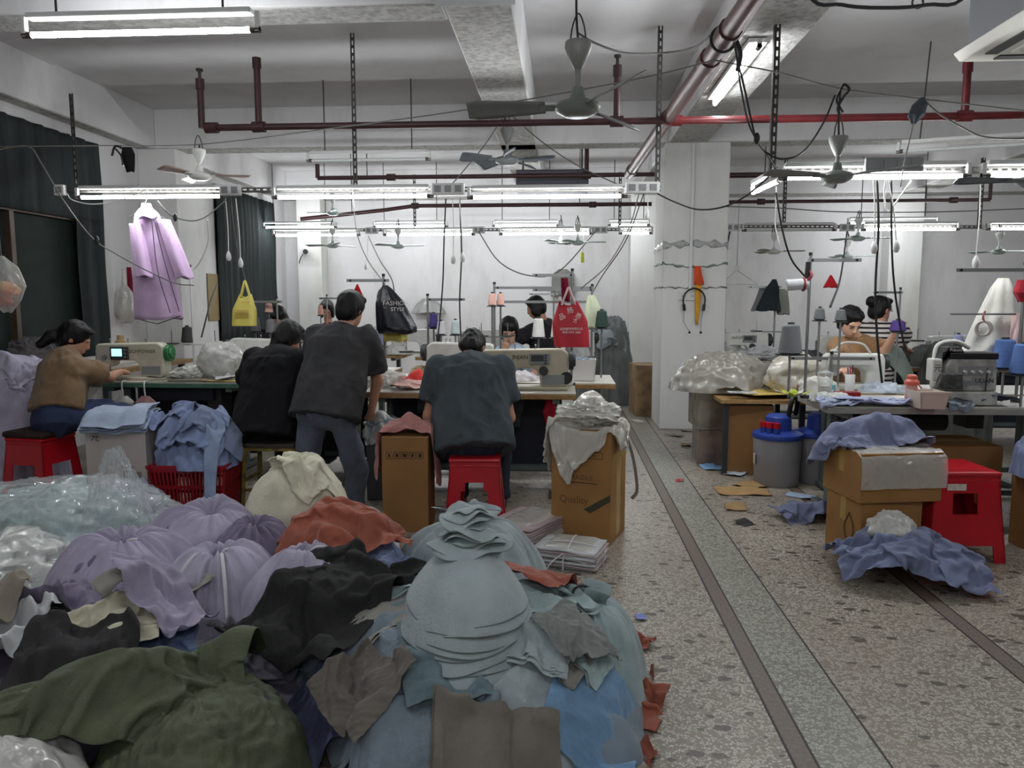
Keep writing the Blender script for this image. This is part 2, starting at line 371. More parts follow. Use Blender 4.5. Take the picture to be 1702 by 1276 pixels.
# ================================================================ lamps
M_tube = bpy.data.materials.new('lit tube'); M_tube.use_nodes = True
_n = M_tube.node_tree.nodes; _n.clear(); _e = _n.new('ShaderNodeEmission'); _o = _n.new('ShaderNodeOutputMaterial'); M_tube.node_tree.links.new(_e.outputs[0], _o.inputs[0])
_e.inputs[0].default_value = (.95, .98, 1, 1); _e.inputs[1].default_value = TUBE
M_tubeoff = mat('unlit tube', (196, 200, 198), .25)
M_bat = mat('white batten', (196, 197, 195), .45)
M_endc = mat('tube end cap', (70, 60, 58), .5)
def lamp(a, b, label, group=None, lit=True, drop=.055, shade=.07, name='tube_lamp', rod=None):
    a = Vector(a); b = Vector(b); c = (a + b) / 2; L_ = (b - a).length
    t = T(name, label, 'lamp', c, math.atan2(b.y - a.y, b.x - a.x), group); h = L_ / 2
    t.rotation_euler = (0, -math.asin((b.z - a.z) / L_), math.atan2(b.y - a.y, b.x - a.x))
    bt = MB().box((0, .0, drop + .02), (L_ * .94, shade * .6, .03)).obj('batten', M_bat, t, 0, bevel=.006)
    for s in (-1, 1):
        MB().box((s * (h - .012), 0, drop / 2 + .005), (.024, .03, drop + .03)).obj('tube_holder', M_bat, bt, 0, bevel=.003)
        MB().cyl((s * h, 0, 0), (s * (h - .05), 0, 0), .0165, n=12).obj('end_cap', M_endc, t)
    MB().cyl((-h + .045, 0, 0), (h - .045, 0, 0), .0145, n=10, cap=False).obj('tube', M_tube if lit else M_tubeoff, t)
    if rod:
        for s in (-.7, .7): MB().cyl((s * h, 0, drop + .03), (s * h, 0, rod - c.z), .006, n=6).obj('hanger_rod', M_dsteel, t)
    return t
def slotted(t, a, b, w=.036, name='slotted_angle'):
    "perforated steel angle between two points: a ladder face and a solid flange"
    a = Vector(a); b = Vector(b); d = b - a; L_ = d.length; m = MB(); d.normalize()
    u = Vector((1, 0, 0)) if abs(d.z) > .5 else Vector((0, 0, 1)); v = Vector((0, 1, 0))
    def bx(p, q, off, ww):
        m.hexa([r_ + u * (off + i * ww / 2) + v * (j * .0015) for r_ in (p, q) for i, j in ((-1, -1), (1, -1), (1, 1), (-1, 1))])
    bx(a, b, -w / 2 + w * .17, w * .34); bx(a, b, w / 2 - w * .17, w * .34)
    n = max(2, int(L_ / .055))
    for k in range(n):
        p = a + d * (L_ * (k + .02) / n); q = p + d * (L_ / n * .42); bx(p, q, 0, w * .34)
    m.hexa([r_ + u * (-w / 2 + i * .0015) + v * (.018 + j * .018) for r_ in (a, b) for i, j in ((-1, -1), (1, -1), (1, 1), (-1, 1))])
    return m.obj(name, M_dsteel if abs(d.z) > .5 else M_rail, t, 0)
def rail(a, b, label, struts, zt=3.45):
    t = T('lamp_rail', label, 'rail', a); a = Vector(a); b = Vector(b); slotted(t, (0, 0, 0), b - a)
    for x, zz in struts: slotted(t, (x - a.x, -.012, -.03), (x - a.x, -.012, zz - a.z), .034, 'hanger_strut')
    return t
# left block, first row
Y1 = 6.0
za = W(600, 313, Y1).z
rail(W(100, 316, Y1), W(1098, 313, Y1), 'dark slotted steel rail carrying the lamps above the near left sewing tables', [(W(66, 100, Y1).x + .25, 3.05), (W(587, 100, Y1).x, 3.46), (W(1097, 100, Y1).x, 3.46)])
for (x0, x1), lb in zip(((132, 380), (456, 722), (778, 1042)), ('lit tube lamp above the lilac coat hanging by the wall', 'lit tube lamp between the two slotted struts of the near rail, beside the coat lamp', 'lit tube lamp over the man in the grey shirt and his machine')):
    z = W((x0 + x1) / 2, 328, Y1).z; lamp((W(x0, 328, Y1).x, Y1 - .045, z), (W(x1, 328, Y1).x, Y1 - .045, z), lb)
# left block, far row
Y2 = 10.0
rail(W(455, 382, Y2), W(1086, 381, Y2), 'dark slotted steel rail carrying the lamps near the back wall, left of the column', [(W(690, 380, Y2).x, 3.05), (W(1030, 380, Y2).x, 3.05)])
FAR = 'tube lamps on the far left rail'
for x0, x1, lb in ((455, 600, 'nearest the window wall'), (638, 790, 'above the black drawstring bag'), (830, 985, 'above the wide thread rack'), (1028, 1084, 'short, beside the column')):
    z = W(700, 390, Y2).z; lamp((W(x0, 390, Y2).x, Y2 - .04, z), (W(x1, 390, Y2).x, Y2 - .04, z), 'lit tube lamp on the far left rail, ' + lb, FAR)
Y3 = 11.6
for x0, x1, lb in ((437, 560, 'nearest the window wall'), (620, 745, 'behind the drawstring bag'), (818, 930, 'behind the wide thread rack'), (1010, 1080, 'beside the column')):
    z = W(700, 376, Y3).z; lamp((W(x0, 376, Y3).x, Y3, z), (W(x1, 376, Y3).x, Y3, z), 'slim lit tube lamp before the back wall, ' + lb, 'slim lamps against the back wall', rod=ZC)
# right block
Y4 = 4.85
rail(W(1286, 281, Y4), W(1980, 282, Y4), 'dark slotted steel rail carrying the lamps above the overlock table', [(W(1284, 270, Y4).x, 3.46), (W(1960, 270, Y4).x, 3.46)])
for (x0, x1), lb in zip(((1291, 1606), (1624, 1930)), ('lit tube lamp behind the ceiling fan over the overlock table', 'lit tube lamp over the blue thread cones, beside the one behind the fan')):
    z = W(1450, 296, Y4).z; lamp((W(x0, 296, Y4).x, Y4 - .045, z), (W(x1, 296, Y4).x, Y4 - .045, z), lb)
lamp(W(1250, 321, 6.0), W(1297, 299, 4.95), 'lit tube lamp set crosswise at the corner of the right rail')
Y5 = 9.3
rail(W(1196, 376, Y5), W(1740, 377, Y5), 'dark slotted steel rail carrying the lamps near the back wall, right of the column', [(W(1303, 370, Y5).x, 3.05), (W(1628, 370, Y5).x, 3.05)])
for (x0, x1), lb, li in zip(((1232, 1388), (1430, 1592), (1636, 1790)), ('unlit tube lamp on the far right rail beside the column', 'lit tube lamp in the middle of the far right rail', 'lit tube lamp at the end of the far right rail behind the blue cones'), (0, 1, 1)):
    z = W(1450, 382, Y5).z; lamp((W(x0, 382, Y5).x, Y5 - .04, z), (W(x1, 382, Y5).x, Y5 - .04, z), lb, lit=bool(li))
lamp(W(1408, 371, 11.6), W(1560, 370, 11.6), 'slim lit tube lamp on the back wall right of the column', rod=ZC)
# lamps under the beams
z = W(235, 54, 3.9).z
lamp((W(38, 61, 3.9).x, 3.9, z), (W(432, 47, 3.9).x, 3.9, z), 'large bright tube lamp with brown end caps hung under the near beam', shade=.1, drop=.07, rod=ZC)
lamp(W(510, 267, 7.3), W(716, 264, 7.3), 'unlit tube lamp hung under the middle beam', lit=False, shade=.05, rod=ZC)
lamp((1.22, 5.0, 2.985), (1.22, 6.45, 2.985), 'lit tube lamp with white reflector under the long beam beside the red pipe', shade=.2, drop=.03)
lamp(W(1490, 252, 6.6), W(1760, 236, 6.0), 'unlit slotted batten lamp slanting above the overlock table', lit=False, shade=.05, rod=ZC)
MB_ = MB().box((0, 0, 0), (.44, .18, .05)); MB_.box((0, -.085, -.03), (.44, .012, .02))
tag(MB_.obj('lamp_housing', mat('dull housing', (120, 120, 122), .5), smooth=0, bevel=.004, loc=(-.49, 4.22, 3.035)), 'dull grey lamp housing fixed under the long beam at its near end', 'lamp')
# added lamps outside the view, put in to light the heap and floor
for x, y in ((-2.4, 1.2), (.2, 1.0), (2.8, 1.6), (5.6, 4.85), (6.6, 9.3), (0., -1.4)):
    lamp((x - .61, y, 2.4), (x + .61, y, 2.4), 'added tube lamp outside the view giving extra light', 'added lamps outside the view', rod=ZC, shade=.34)
# ================================================================ pipes
M_pred = mat('red pipe paint', (98, 28, 33), .35, var=.3, vs=9)
M_pdk = mat('maroon pipe paint', (60, 30, 34), .4, var=.3, vs=9)
M_pbig = mat('dusty red pipe', (88, 54, 50), .4, .2, var=.4, vs=5, stretch=(1, .15, 1))
def pipe(label, m, r, runs, fittings=()):
    o = Vector(runs[0][0]); t = T('red_pipe', label, 'pipe', o)
    for run in runs: MB().tube([Vector(p) - o for p in run], r, 12).obj('pipe_run', m, t)
    for p, q, rr in fittings: MB().cyl(Vector(p) - o, Vector(q) - o, rr, n=12).obj('pipe_fitting', m, t)
    for run in runs[:1] if o.y > 8 else ():
        for k in (.15, .8):
            q = Vector(run[0]).lerp(Vector(run[-1]), k) - o; MB().cyl(q + Vector((0, 0, r * .9)), q + Vector((0, 0, ZC - o.z - q.z)), .006, n=6).obj('hanger_rod', M_dsteel, t)
    return t
def vfit(p, r=.045): p = Vector(p); return (p - Vector((0, 0, .04)), p + Vector((0, 0, .04)), r)
def hfit(p, r=.042): p = Vector(p); return (p - Vector((.05, 0, 0)), p + Vector((.05, 0, 0)), r)
P0, P1 = W(1262, -20, 3.55), W(1045, 290, 8.6)
pipe('thick dusty red water pipe running down the room under the long beam', M_pbig, .052, [[P0, P1]], [(P0.lerp(P1, k), P0.lerp(P1, k + .025), .062) for k in (.1, .19, .47, .93)])
ya = 5.95; zp = W(1045, 197, ya).z - .02; xl, xm, xr = W(342, 217, ya).x, W(1100, 197, ya).x, 6.0
def stub(px, ytop, y=ya, r=.026): x = W(px, 200, y).x; return [(x, y, zp), (x, y, W(px, ytop, y).z)]
st = [stub(335, 140), stub(430, 105), stub(1025, 118)]
t = pipe('long maroon sprinkler pipe crossing under the ceiling left of the thick pipe', M_pdk, .026, [[(xl, ya, zp), (xm, ya, zp)]] + st, [hfit((xl + .05, ya, zp)), hfit((W(430, 200, ya).x, ya, zp)), hfit((W(1025, 200, ya).x, ya, zp))] + [vfit(s[1], .034) for s in st])
for s in (st[0], st[2]):
    e = Vector(s[1]) - t.location
    MB().cyl(e, e + Vector((0, 0, .1)), .012, n=8).cyl(e + Vector((0, 0, .1)), e + Vector((0, 0, .115)), .028, n=10).obj('sprinkler_head', M_dsteel, t)
sr = [stub(1603, 112)]
pipe('bright red sprinkler pipe crossing under the ceiling right of the thick pipe', M_pred, .028, [[(xm, ya, zp), (xr, ya, zp)]] + sr, [hfit((xm + .1, ya, zp)), hfit((W(1603, 200, ya).x, ya, zp)), vfit(sr[0][1], .036)])
yb = 8.95; zb_ = W(800, 293, yb).z
pipe('maroon pipe crossing the far bay behind the middle beam', M_pdk, .026, [[(W(528, 294, yb).x, yb, zb_), (1.06, yb, zb_)], [(W(528, 294, yb).x, yb, zb_), (W(528, 294, yb).x, yb, zb_ + .16)], [(W(975, 294, yb).x, yb, zb_), (W(975, 294, yb).x, yb, zb_ + .3)]], [hfit((W(650, 290, yb).x, yb, zb_)), hfit((W(975, 290, yb).x, yb, zb_))])
pipe('short dark pipe beside the column behind the fan', M_pdk, .03, [[(1.76, 8.8, W(1240, 291, 8.8).z), (W(1290, 291, 8.8).x, 8.8, W(1240, 291, 8.8).z)]])
yc = 11.0; zc_ = W(1400, 334, yc).z
pipe('thin dark pipe along the back wall right of the column', M_pdk, .024, [[(1.56, yc, zc_), (W(1645, 334, yc).x, yc, zc_)], [(W(1645, 334, yc).x, yc, zc_), (W(1645, 334, yc).x, yc, zc_ + .25)]], [hfit((W(1265, 330, yc).x, yc, zc_)), hfit((W(1585, 330, yc).x, yc, zc_))])
pipe('dark slanting pipe near the back wall left of the column', M_pdk, .028, [[W(500, 364, 10.6), W(640, 349, 10.6), W(690, 342, 10.6), W(1083, 339, 10.6)]], [hfit(W(690, 342, 10.6)), hfit(W(985, 340, 10.6))])
# air conditioner cassette, hanging dark air box
t = T('air_conditioner', 'white ceiling cassette air conditioner with grille above the overlock table', 'air conditioner', (G(1592, 104, 2.88).x + .465, G(1592, 104, 2.88).y - .465, 2.88))
MB().box((0, 0, .03), (.98, .98, .06), tap=.94).obj('panel', mat('cream panel', (206, 204, 196), .4), t, 0, bevel=.01)
MB().box((0, 0, .34), (.86, .86, .56)).obj('body', mat('zinc body', (120, 122, 126), .45, .4), t, 0)
gf = MB().box((0, 0, -.002), (.52, .52, .02)).obj('grille_frame', mat('cream panel', (0, 0, 0)), t, 0)
for k in range(9): MB().box((0, -.22 + k * .055, -.012), (.48, .02, .012)).obj('grille_slat', mat('cream panel', (0, 0, 0)), gf, 0)
for s in (-1, 1):
    MB().box((s * .36, 0, -.002), (.07, .58, .012)).obj('air_slot', M_black, t, 0)
    MB().box((0, s * .36, -.002), (.58, .07, .012)).obj('air_slot', M_black, t, 0)
for s in (-1, 1): MB().cyl((s * .38, s * .38, .6), (s * .38, s * .38, .61), .008, n=6).obj('hanger_rod', M_dsteel, t)
t = T('air_box', 'dark grey air handling box hung behind the far fan by the column', 'air box', W(918, 320, 9.2))
MB().box((0, 0, .12), (.85, .4, .24)).obj('body', mat('slate box', (78, 78, 88), .5), t, 0, bevel=.02)
MB().box((0, -.205, .12), (.8, .01, .015)).box((.3, -.205, .12), (.012, .012, .22)).obj('seam', M_dark, t, 0)
for s in (-.35, .35): MB().cyl((s, 0, .24), (s, 0, ZC - t.location.z), .01, n=8).obj('hanger_rod', M_dsteel, t)
# ================================================================ ceiling fans
def fan(c, r, label, cols, ang, nb=3, rod=.2, bw=.085, hang=None, tilt=.25, group=None, sc=1., pitch=.3):
    mb_, mm, mc = cols
    t = T('ceiling_fan', label, 'fan', c, ang, group)
    s = sc
    MB().lathe([(0, -.034 * s), (.045 * s, -.034 * s), (.08 * s, -.016 * s), (.086 * s, 0), (.076 * s, .014 * s), (.03 * s, .03 * s), (.02 * s, .07 * s), (0, .07 * s)], n=20).obj('motor', mm, t, 50)
    MB().cyl((0, 0, .06 * s), (0, 0, rod), .011 * s, n=10).obj('rod', mc, t)
    MB().lathe([(0, rod - .01), (.015 * s, rod - .01), (.03 * s, rod + .02 * s), (.05 * s, rod + .07 * s), (.048 * s, rod + .09 * s), (0, rod + .1 * s)], n=18).obj('canopy', mc, t, 50)
    for k in range(nb):
        a = 2 * math.pi * k / nb
        Mx = Matrix.Rotation(a, 4, 'Z') @ Matrix.Rotation(pitch, 4, 'X')
        b = MB(); b.ext([(.07 * s, -.004), (.14 * s, -.004), (.14 * s, .004), (.07 * s, .004)], -.018, .018, Mx)
        ba = b.obj('blade_arm', mm, t, 0)
        q = MB(); n = 9; A = np.zeros((n, 5, 3))
        for i in range(n):
            u = i / (n - 1); x = .12 * s + (r - .12 * s) * u; ww = bw * (.62 + .5 * u - .25 * max(0, u - .85) * 6)
            for j in range(5):
                y = (j / 4 - .5) * ww; A[i, j] = Mx @ Vector((x, y, .006 - 1.4 * y * y))
        q.grid(A).obj('blade', mb_, ba, 180, solid=.006)
    if hang:
        h = Vector(hang) - Vector(c); h = Matrix.Rotation(-ang, 3, 'Z') @ h
        MB().tube(curve([(0, 0, rod + .09 * s), (h.x * .3 + .006, h.y * .3, (rod + .1 + h.z) / 2), h]), .006, 6).obj('hanging_wire', M_bcord, t)
        MB().tube(curve([(-.03 * s, 0, rod + .085 * s), (-.02 * s, 0, rod + .15 * s), (0, 0, rod + .19 * s), (.02 * s, 0, rod + .15 * s), (.03 * s, 0, rod + .085 * s)]), .004, 6).obj('hook', M_dsteel, t)
    return t
def fm(n, c): return mat('fan ' + n, c, .4, var=.1)
Fg = (fm('grey blade', (122, 124, 122)), fm('green grey motor', (118, 124, 120)), fm('grey canopy', (136, 137, 134)))
Fb = (fm('slate blade', (92, 98, 104)), fm('slate motor', (112, 116, 118)), fm('slate canopy', (128, 128, 128)))
Fw = (fm('tan blade', (150, 130, 120)), fm('white motor', (214, 214, 210)), fm('white canopy', (218, 218, 214)))
Fm = (fm('mint blade', (150, 172, 166)), fm('mint motor', (176, 190, 186)), fm('pale canopy', (205, 206, 202)))
fan(W(960, 178, 3.9), .56, 'large grey three-blade ceiling fan on a black hook under the ceiling', Fg, R(176), rod=.19, hang=W(958, -20, 3.9), bw=.12, sc=1.35, pitch=.55)
fan(W(843, 266, 7.0), .44, 'dark slate fan hanging below the long beam', Fb, R(205), nb=5, rod=.16, hang=W(838, 187, 7.0), sc=1.3, bw=.12, pitch=.5)
fan(W(332, 292, 5.55), .36, 'white fan with tan blades hung above the coat lamp', Fw, R(12), rod=.1, hang=W(331, 241, 5.55), sc=1.)
fan(W(1391, 293, 4.7), .47, 'grey fan hung on a wire in front of the right lamp', Fg, R(197), rod=.13, hang=W(1397, 150, 4.7), sc=1.1)
fan(W(1720, 300, 4.5), .42, 'slate fan at the end of the right rail above the blue cones', Fb, R(178), rod=.15, hang=W(1722, 190, 4.5), sc=1.1)
for px, py, d, lb in ((553, 408, 9.4, 'mint fan under the far rail in front of the wall camera'), (662, 409, 9.4, 'mint fan under the far rail above the black drawstring bag'), (1426, 396, 8.7, 'mint fan under the far right rail, nearer the lamp'), (1408, 426, 10.6, 'small mint fan low before the back wall under the right rail'),
                      (960, 403, 9.2, 'mint fan on white rod beside the yellow ribbon on the far rail'), (932, 402, 10.2, 'small green fan behind the one by the yellow ribbon'), (1286, 418, 9.0, 'small fan with drab blade beside the column'), (1660, 418, 9.0, 'pale fan before the back wall above the white gown'), (553, 354, 9.4, 'white fan above the wall camera between the far rails')):
    if 'drab' in lb: c_ = (fm('drab blade', (118, 116, 96)), Fm[2], Fm[2])
    else: c_ = Fm
    fan(W(px, py, d), .34, lb, c_, R(random.uniform(-12, 12) + (180 if px % 2 else 0)), rod=.13, hang=W(px, py - 45, d), sc=.9, pitch=.18)
# ================================================================ furniture and machines
M_ttop = mat('worn table top', (176, 172, 160), .4, var=.15, vs=10)
M_tedge = mat('plywood edge', (150, 118, 72), .6, var=.25, vs=20)
M_green = mat('green laminate', (70, 108, 92), .4, var=.2, vs=12)
M_leg = mat('green grey table leg', (96, 110, 108), .45, .3, var=.15)
M_cream = mat('machine enamel', (196, 192, 174), .38, var=.08, vs=14)
M_white2 = mat('machine white', (206, 206, 200), .35, var=.08, vs=14)
M_gold = mat('gold letters', (128, 98, 40), .4, .4)
M_cone_base = mat('cone core', (60, 60, 62), .6)
def table(x0, x1, y0, y1, label, top=M_ttop, edge=M_tedge, h=.76, shelf=False, motor=True, brace=False, panel=False):
    cx, cy = (x0 + x1) / 2, (y0 + y1) / 2; w, d = x1 - x0, y1 - y0
    t = T('sewing_table', label, 'table', (cx, cy, 0))
    MB().box((0, 0, h - .004), (w - .006, d - .006, .008)).obj('table_surface', top, t, 0)
    MB().box((0, 0, h - .026), (w, d, .036)).obj('table_top', edge, t, 0, bevel=.004)
    for s in (-1, 1):
        x = s * (w / 2 - .14)
        lg = MB().box((x, .02, h / 2 - .01), (.045, .075, h - .09)).obj('leg', M_leg, t, 0, bevel=.005)
        MB().box((x, 0, .03), (.06, d * .92, .04)).obj('foot', M_leg, lg, 0, bevel=.006)
        MB().box((x, 0, h - .062), (.05, d * .85, .035)).obj('bracket', M_leg, lg, 0)
        if brace: MB().bar((x, -d * .42, h - .07), (x - s * .42, -d * .2, .32), .04, .02).obj('brace', M_leg, t, 0)
    MB().box((0, .05, .16), (w - .3, .06, .035)).obj('stretcher', M_leg, t, 0)
    if motor:
        MB().cyl((-.12, .05, .52), (.16, .05, .52), .075, n=18).obj('motor', M_dark, t)
        MB().box((0, -.05, .12), (.3, .2, .02)).obj('treadle', M_dark, t, 0, bevel=.004)
        MB().box((.3, -.02, .6), (.12, .2, .22)).obj('control_box', M_dark, t, 0, bevel=.008)
    if panel: MB().box((0, d * .38, h * .52), (w - .2, .012, h * .8)).obj('darkening_panel', mat('dark navy panel', (26, 30, 44), .6), t, 0)  # dark panel and pan added to darken the space under the table
    if panel: MB().box((0, -.02, h - .1), (w * .5, d * .5, .12)).obj('dark_pan', mat('dark navy panel', (0, 0, 0)), t, 0)
    if shelf: MB().box((0, .05, .3), (w - .32, d * .7, .02)).obj('shelf', edge, t, 0)
    return t
def machine(loc, rz, label, body=M_cream, word=None, wcol=None, L=.6, H=.29, screen=None, wheel=M_dark, panel=False):
    "lockstitch head: bed, C-shaped arm, needle end on the left"
    t = T('sewing_machine', label, 'sewing machine', loc, rz); h = L / 2
    MB().box((0, 0, .012), (L * .98, .178, .024)).obj('bed', body, t, 0, bevel=.006)
    pr = [(-h, .115), (-h + .005, H - .015), (-h + .03, H), (h - .05, H + .012), (h - .005, H - .02), (h, .05), (h - .02, .022), (h - .2, .022), (h - .215, .12), (h - .25, .155), (-h + .15, .155), (-h + .13, .105), (-h + .02, .10)]
    MB().ext(pr, -.062, .062).obj('arm', body, t, 0, bevel=.016)
    MB().cyl((h, 0, H - .075), (h + .035, 0, H - .075), .07, n=24).cyl((h + .035, 0, H - .075), (h + .05, 0, H - .075), .05, .04, n=24).obj('hand_wheel', wheel, t, bevel=.004)
    MB().cyl((-h + .06, 0, .10), (-h + .06, 0, .045), .007, n=8).cyl((-h + .085, 0, .10), (-h + .085, 0, .05), .005, n=8).obj('needle_bar', M_steel, t)
    MB().box((-h + .06, -.012, .034), (.02, .05, .008)).box((-h + .06, .01, .045), (.012, .012, .022)).obj('presser_foot', M_steel, t, 0)
    MB().box((-h + .06, 0, .025), (.06, .16, .004)).obj('needle_plate', M_steel, t, 0)
    MB().box((-h - .004, 0, H * .62), (.012, .085, H * .42)).obj('face_plate', M_steel, t, 0, bevel=.004)
    MB().cyl((-h + .085, -.062, H - .11), (-h + .085, -.085, H - .11), .018, n=14).obj('tension_knob', M_steel, t)
    for k in (.1, .25, .4): MB().cyl((-h + k, 0, H), (-h + k, 0, H + .035), .004, n=6).ball((-h + k, 0, H + .035), .008, 8).obj('thread_guide', M_steel, t)
    MB().box((h - .11, -.064, .075), (.16, .008, .07)).obj('cover_plate', M_grey, t, 0, bevel=.003)
    if screen:
        cp = MB().box((-h + .215, -.072, H - .075), (.15, .025, .105)).obj('control_panel', M_dark, t, 0, bevel=.006)
        MB().box((-h + .2, -.086, H - .068), (.085, .004, .06)).obj('screen', mat('lit screen', (150, 215, 225), .3, emit=(150, 225, 235), es=1.2), cp, 0)
        for k in range(3): MB().box((-h + .268, -.086, H - .105 + k * .03), (.018, .004, .014)).obj('panel_button', M_grey, cp, 0)
    if panel:
        cp = MB().box((h - .21, -.066, H - .062), (.15, .01, .08)).obj('control_panel', M_grey, t, 0, bevel=.003)
        MB().box((h - .225, -.072, H - .055), (.09, .004, .045)).obj('display', M_dark, cp, 0)
        for k in range(4): MB().box((h - .165, -.073, H - .09 + k * .018), (.02, .004, .01)).obj('panel_button', M_dark, cp, 0)
        MB().cyl((h - .18, -.062, H - .145), (h - .18, -.085, H - .145), .034, n=20).obj('stitch_dial', M_dark, t, bevel=.003)
    if word: text(word, .042, wcol or M_ink, t, (-.03 if screen is None else .115, -.0665, H - .05 if screen is None else H - .06))
    return t
def thread_stand(loc, label, h=.62, bars=((-.28, .1),), poles=1, mt=None, tray=True, tz=.22, rz=0, trw=.5):
    mt = mt or M_steel
    t = T('thread_stand', label, 'thread stand', loc, rz)
    MB().cyl((0, 0, 0), (0, 0, .02), .03, n=14).obj('base_clamp', M_dark, t)
    MB().cyl((0, 0, .01), (0, 0, h), .0095, n=10).obj('pole', mt, t)
    MB().cyl((0, 0, h), (0, 0, h + .02), .012, n=10).obj('pole_cap', M_black, t)
    for k, (a, b) in enumerate(bars):
        z = h - .03 - .12 * k
        MB().box(((a + b) / 2, 0, z), (b - a, .018, .022)).obj('crossbar', mt, t, 0)
        for s in (a + .03, b - .03): MB().cyl((s, -.012, z), (s, .012, z), .009, n=8).obj('thread_eye', M_black, t)
    if tray:
        MB().box((0, 0, tz), (trw, .02, .014)).obj('tray_arm', mt, t, 0)
        for s in (-.38, .38):
            MB().cyl((s * trw, 0, tz + .006), (s * trw, 0, tz + .012), .062, n=18).obj('spool_disc', M_dark, t)
            MB().cyl((s * trw, 0, tz + .01), (s * trw, 0, tz + .12), .004, n=6).obj('spool_pin', M_steel, t)
    return t
def cone(loc, col, label, h=.15, r=.052, group=None, nm=None):
    m = mat('thread ' + (nm or str(col)), col, .75, bump=.5, bs=10, stretch=(1, 1, 45))
    t = T('thread_cone', label, 'thread cone', loc, 0, group)
    n = 18; prof = [(r * .92, .006)]
    for k in range(n + 1): u = k / n; prof.append((r * (1 - .30 * u) + .0016 * (k % 2), .008 + (h - .02) * u))
    MB().lathe(prof + [(r * .5, h - .006), (0, h - .006)], n=22).obj('winding', m, t, 60)
    MB().lathe([(0, 0), (r * .8, 0), (r * .8, .008), (r * .3, .01), (r * .3, h + .006), (r * .2, h + .008), (0, h - .01)], n=14).obj('core', M_cone_base, t)
    return t
# ---- near left block
tA = table(-3.75, -2.5, 5.72, 6.32, 'sewing table with green laminate edge in front of the woman in brown', top=M_ttop, edge=M_green, panel=True)
tB = table(-1.42, .1, 5.2, 5.78, 'sewing table with plywood edge in front of the man in grey', edge=M_tedge, panel=True)
tC = table(-2.46, -1.52, 5.62, 6.22, 'sewing table with pale worn edge in front of the person in black', edge=mat('pale worn edge', (170, 160, 140), .5, var=.2), panel=True)
tE = table(-1.5, .42, 5.86, 6.56, 'facing sewing table pushed against the plywood-edged table where the woman in pale blue sits', motor=True)
tF = table(-3.2, -1.55, 6.6, 7.2, 'facing sewing table behind the bowl wrapped in clear film')
m1 = machine((W(228, 600, 6.0).x, 5.95, .762), 0, 'cream sewing machine with a lit blue screen and green hand wheel', M_cream, 'SCHPOWER', mat('olive letters', (92, 84, 30), .5), L=.58, screen=True, wheel=mat('green wheel', (40, 110, 62), .3))
m2 = machine((W(872, 600, 5.45).x, 5.45, .762), 0, 'beige sewing machine with a grey button panel and dial before the man in grey', mat('beige machine', (178, 170, 148), .42, var=.12), 'JNJAN', M_ink, L=.64, H=.285, panel=True)
m3 = machine((W(765, 590, 6.12).x, 6.14, .762), math.pi, 'pale sewing machine turned away before the woman in pale blue', M_white2, L=.56)
bw_ = MB().cyl((0, -.014, 0), (0, .014, 0), .045, n=22).cyl((0, -.02, 0), (0, .02, 0), .014, n=14)
tag(bw_.obj('bobbin_winder', M_black, loc=W(941, 628, 5.4)), 'black bobbin winder wheel beside the beige machine', 'bobbin winder')
# ---- the far rows of tables
tG = table(-4.0, -1.9, 8.9, 9.6, 'far sewing table where the person in dark red sits')
tH = table(-1.7, .3, 8.6, 9.3, 'far sewing table behind the woman in pale blue')
tR = table(1.85, 3.5, 8.2, 8.8, 'plywood-edged sewing table just behind the column', edge=M_tedge)
tS = table(2.6, 5.2, 7.5, 8.1, 'far right sewing table beside the woman in stripes', panel=True)
tD = table(1.62, 3.6, 4.66, 5.26, 'overlock table with a grey measuring-strip edge and slanting brace', edge=mat('grey table edge', (150, 150, 142), .5, var=.15), brace=True, motor=False)
tI = table(1.82, 3.5, 5.36, 5.95, 'facing sewing table behind the overlock where the woman with tied hair sits')
machine((W(1233, 553, 8.4).x, 8.4, .762), 0, 'white sewing machine with a small screen behind the column', M_white2, 'ALFONSA', M_ink, L=.56, screen=None, panel=True)
FARM = 'pale sewing machines on the far tables'
for i, (px, d, rz, lb) in enumerate(((606, 9.1, 0, 'pale sewing machine on the table of the person in dark red'), (690, 9.0, 0, 'pale sewing machine on the far table behind the drawstring bag'), (800, 8.95, 0, 'pale sewing machine on the far table behind the woman in pale blue'), (950, 8.82, 0, 'pale sewing machine on the far table behind the red bag'), (430, 6.74, math.pi, 'pale sewing machine behind the bowl wrapped in film'), (1405, 7.8, 0, 'pale sewing machine left of the woman in stripes'), (1590, 7.8, 0, 'pale sewing machine behind the white gown'))):
    machine((W(px, 560, d).x, d, .762), rz, lb, M_white2, L=.54)
t = T('sewing_machine', 'small white sewing machine with a clear bottle on it before the woman with tied hair', 'sewing machine', (W(1420, 600, 5.55).x, 5.6, .762))
MB().box((0, 0, .02), (.44, .17, .04)).obj('bed', M_white2, t, 0, bevel=.008)
MB().ext([(-.2, .14), (-.2, .24), (-.17, .26), (.2, .26), (.22, .22), (.22, .03), (.09, .03), (.08, .13), (.04, .16), (-.1, .16), (-.11, .1), (-.17, .1)], -.055, .055).obj('arm', M_white2, t, 0, bevel=.014)
MB().cyl((.22, 0, .2), (.25, 0, .2), .055, n=20).obj('hand_wheel', M_dark, t)
MB().tube(curve([(.12, -.03, .26), (.05, -.05, .33), (-.08, -.06, .34), (-.14, -.06, .29)]), .008, 8).ball((-.15, -.06, .28), (.03, .02, .015)).obj('work_light', M_white2, t)
MB().cyl((-.14, 0, .1), (-.14, 0, .04), .006, n=8).obj('needle_bar', M_steel, t)
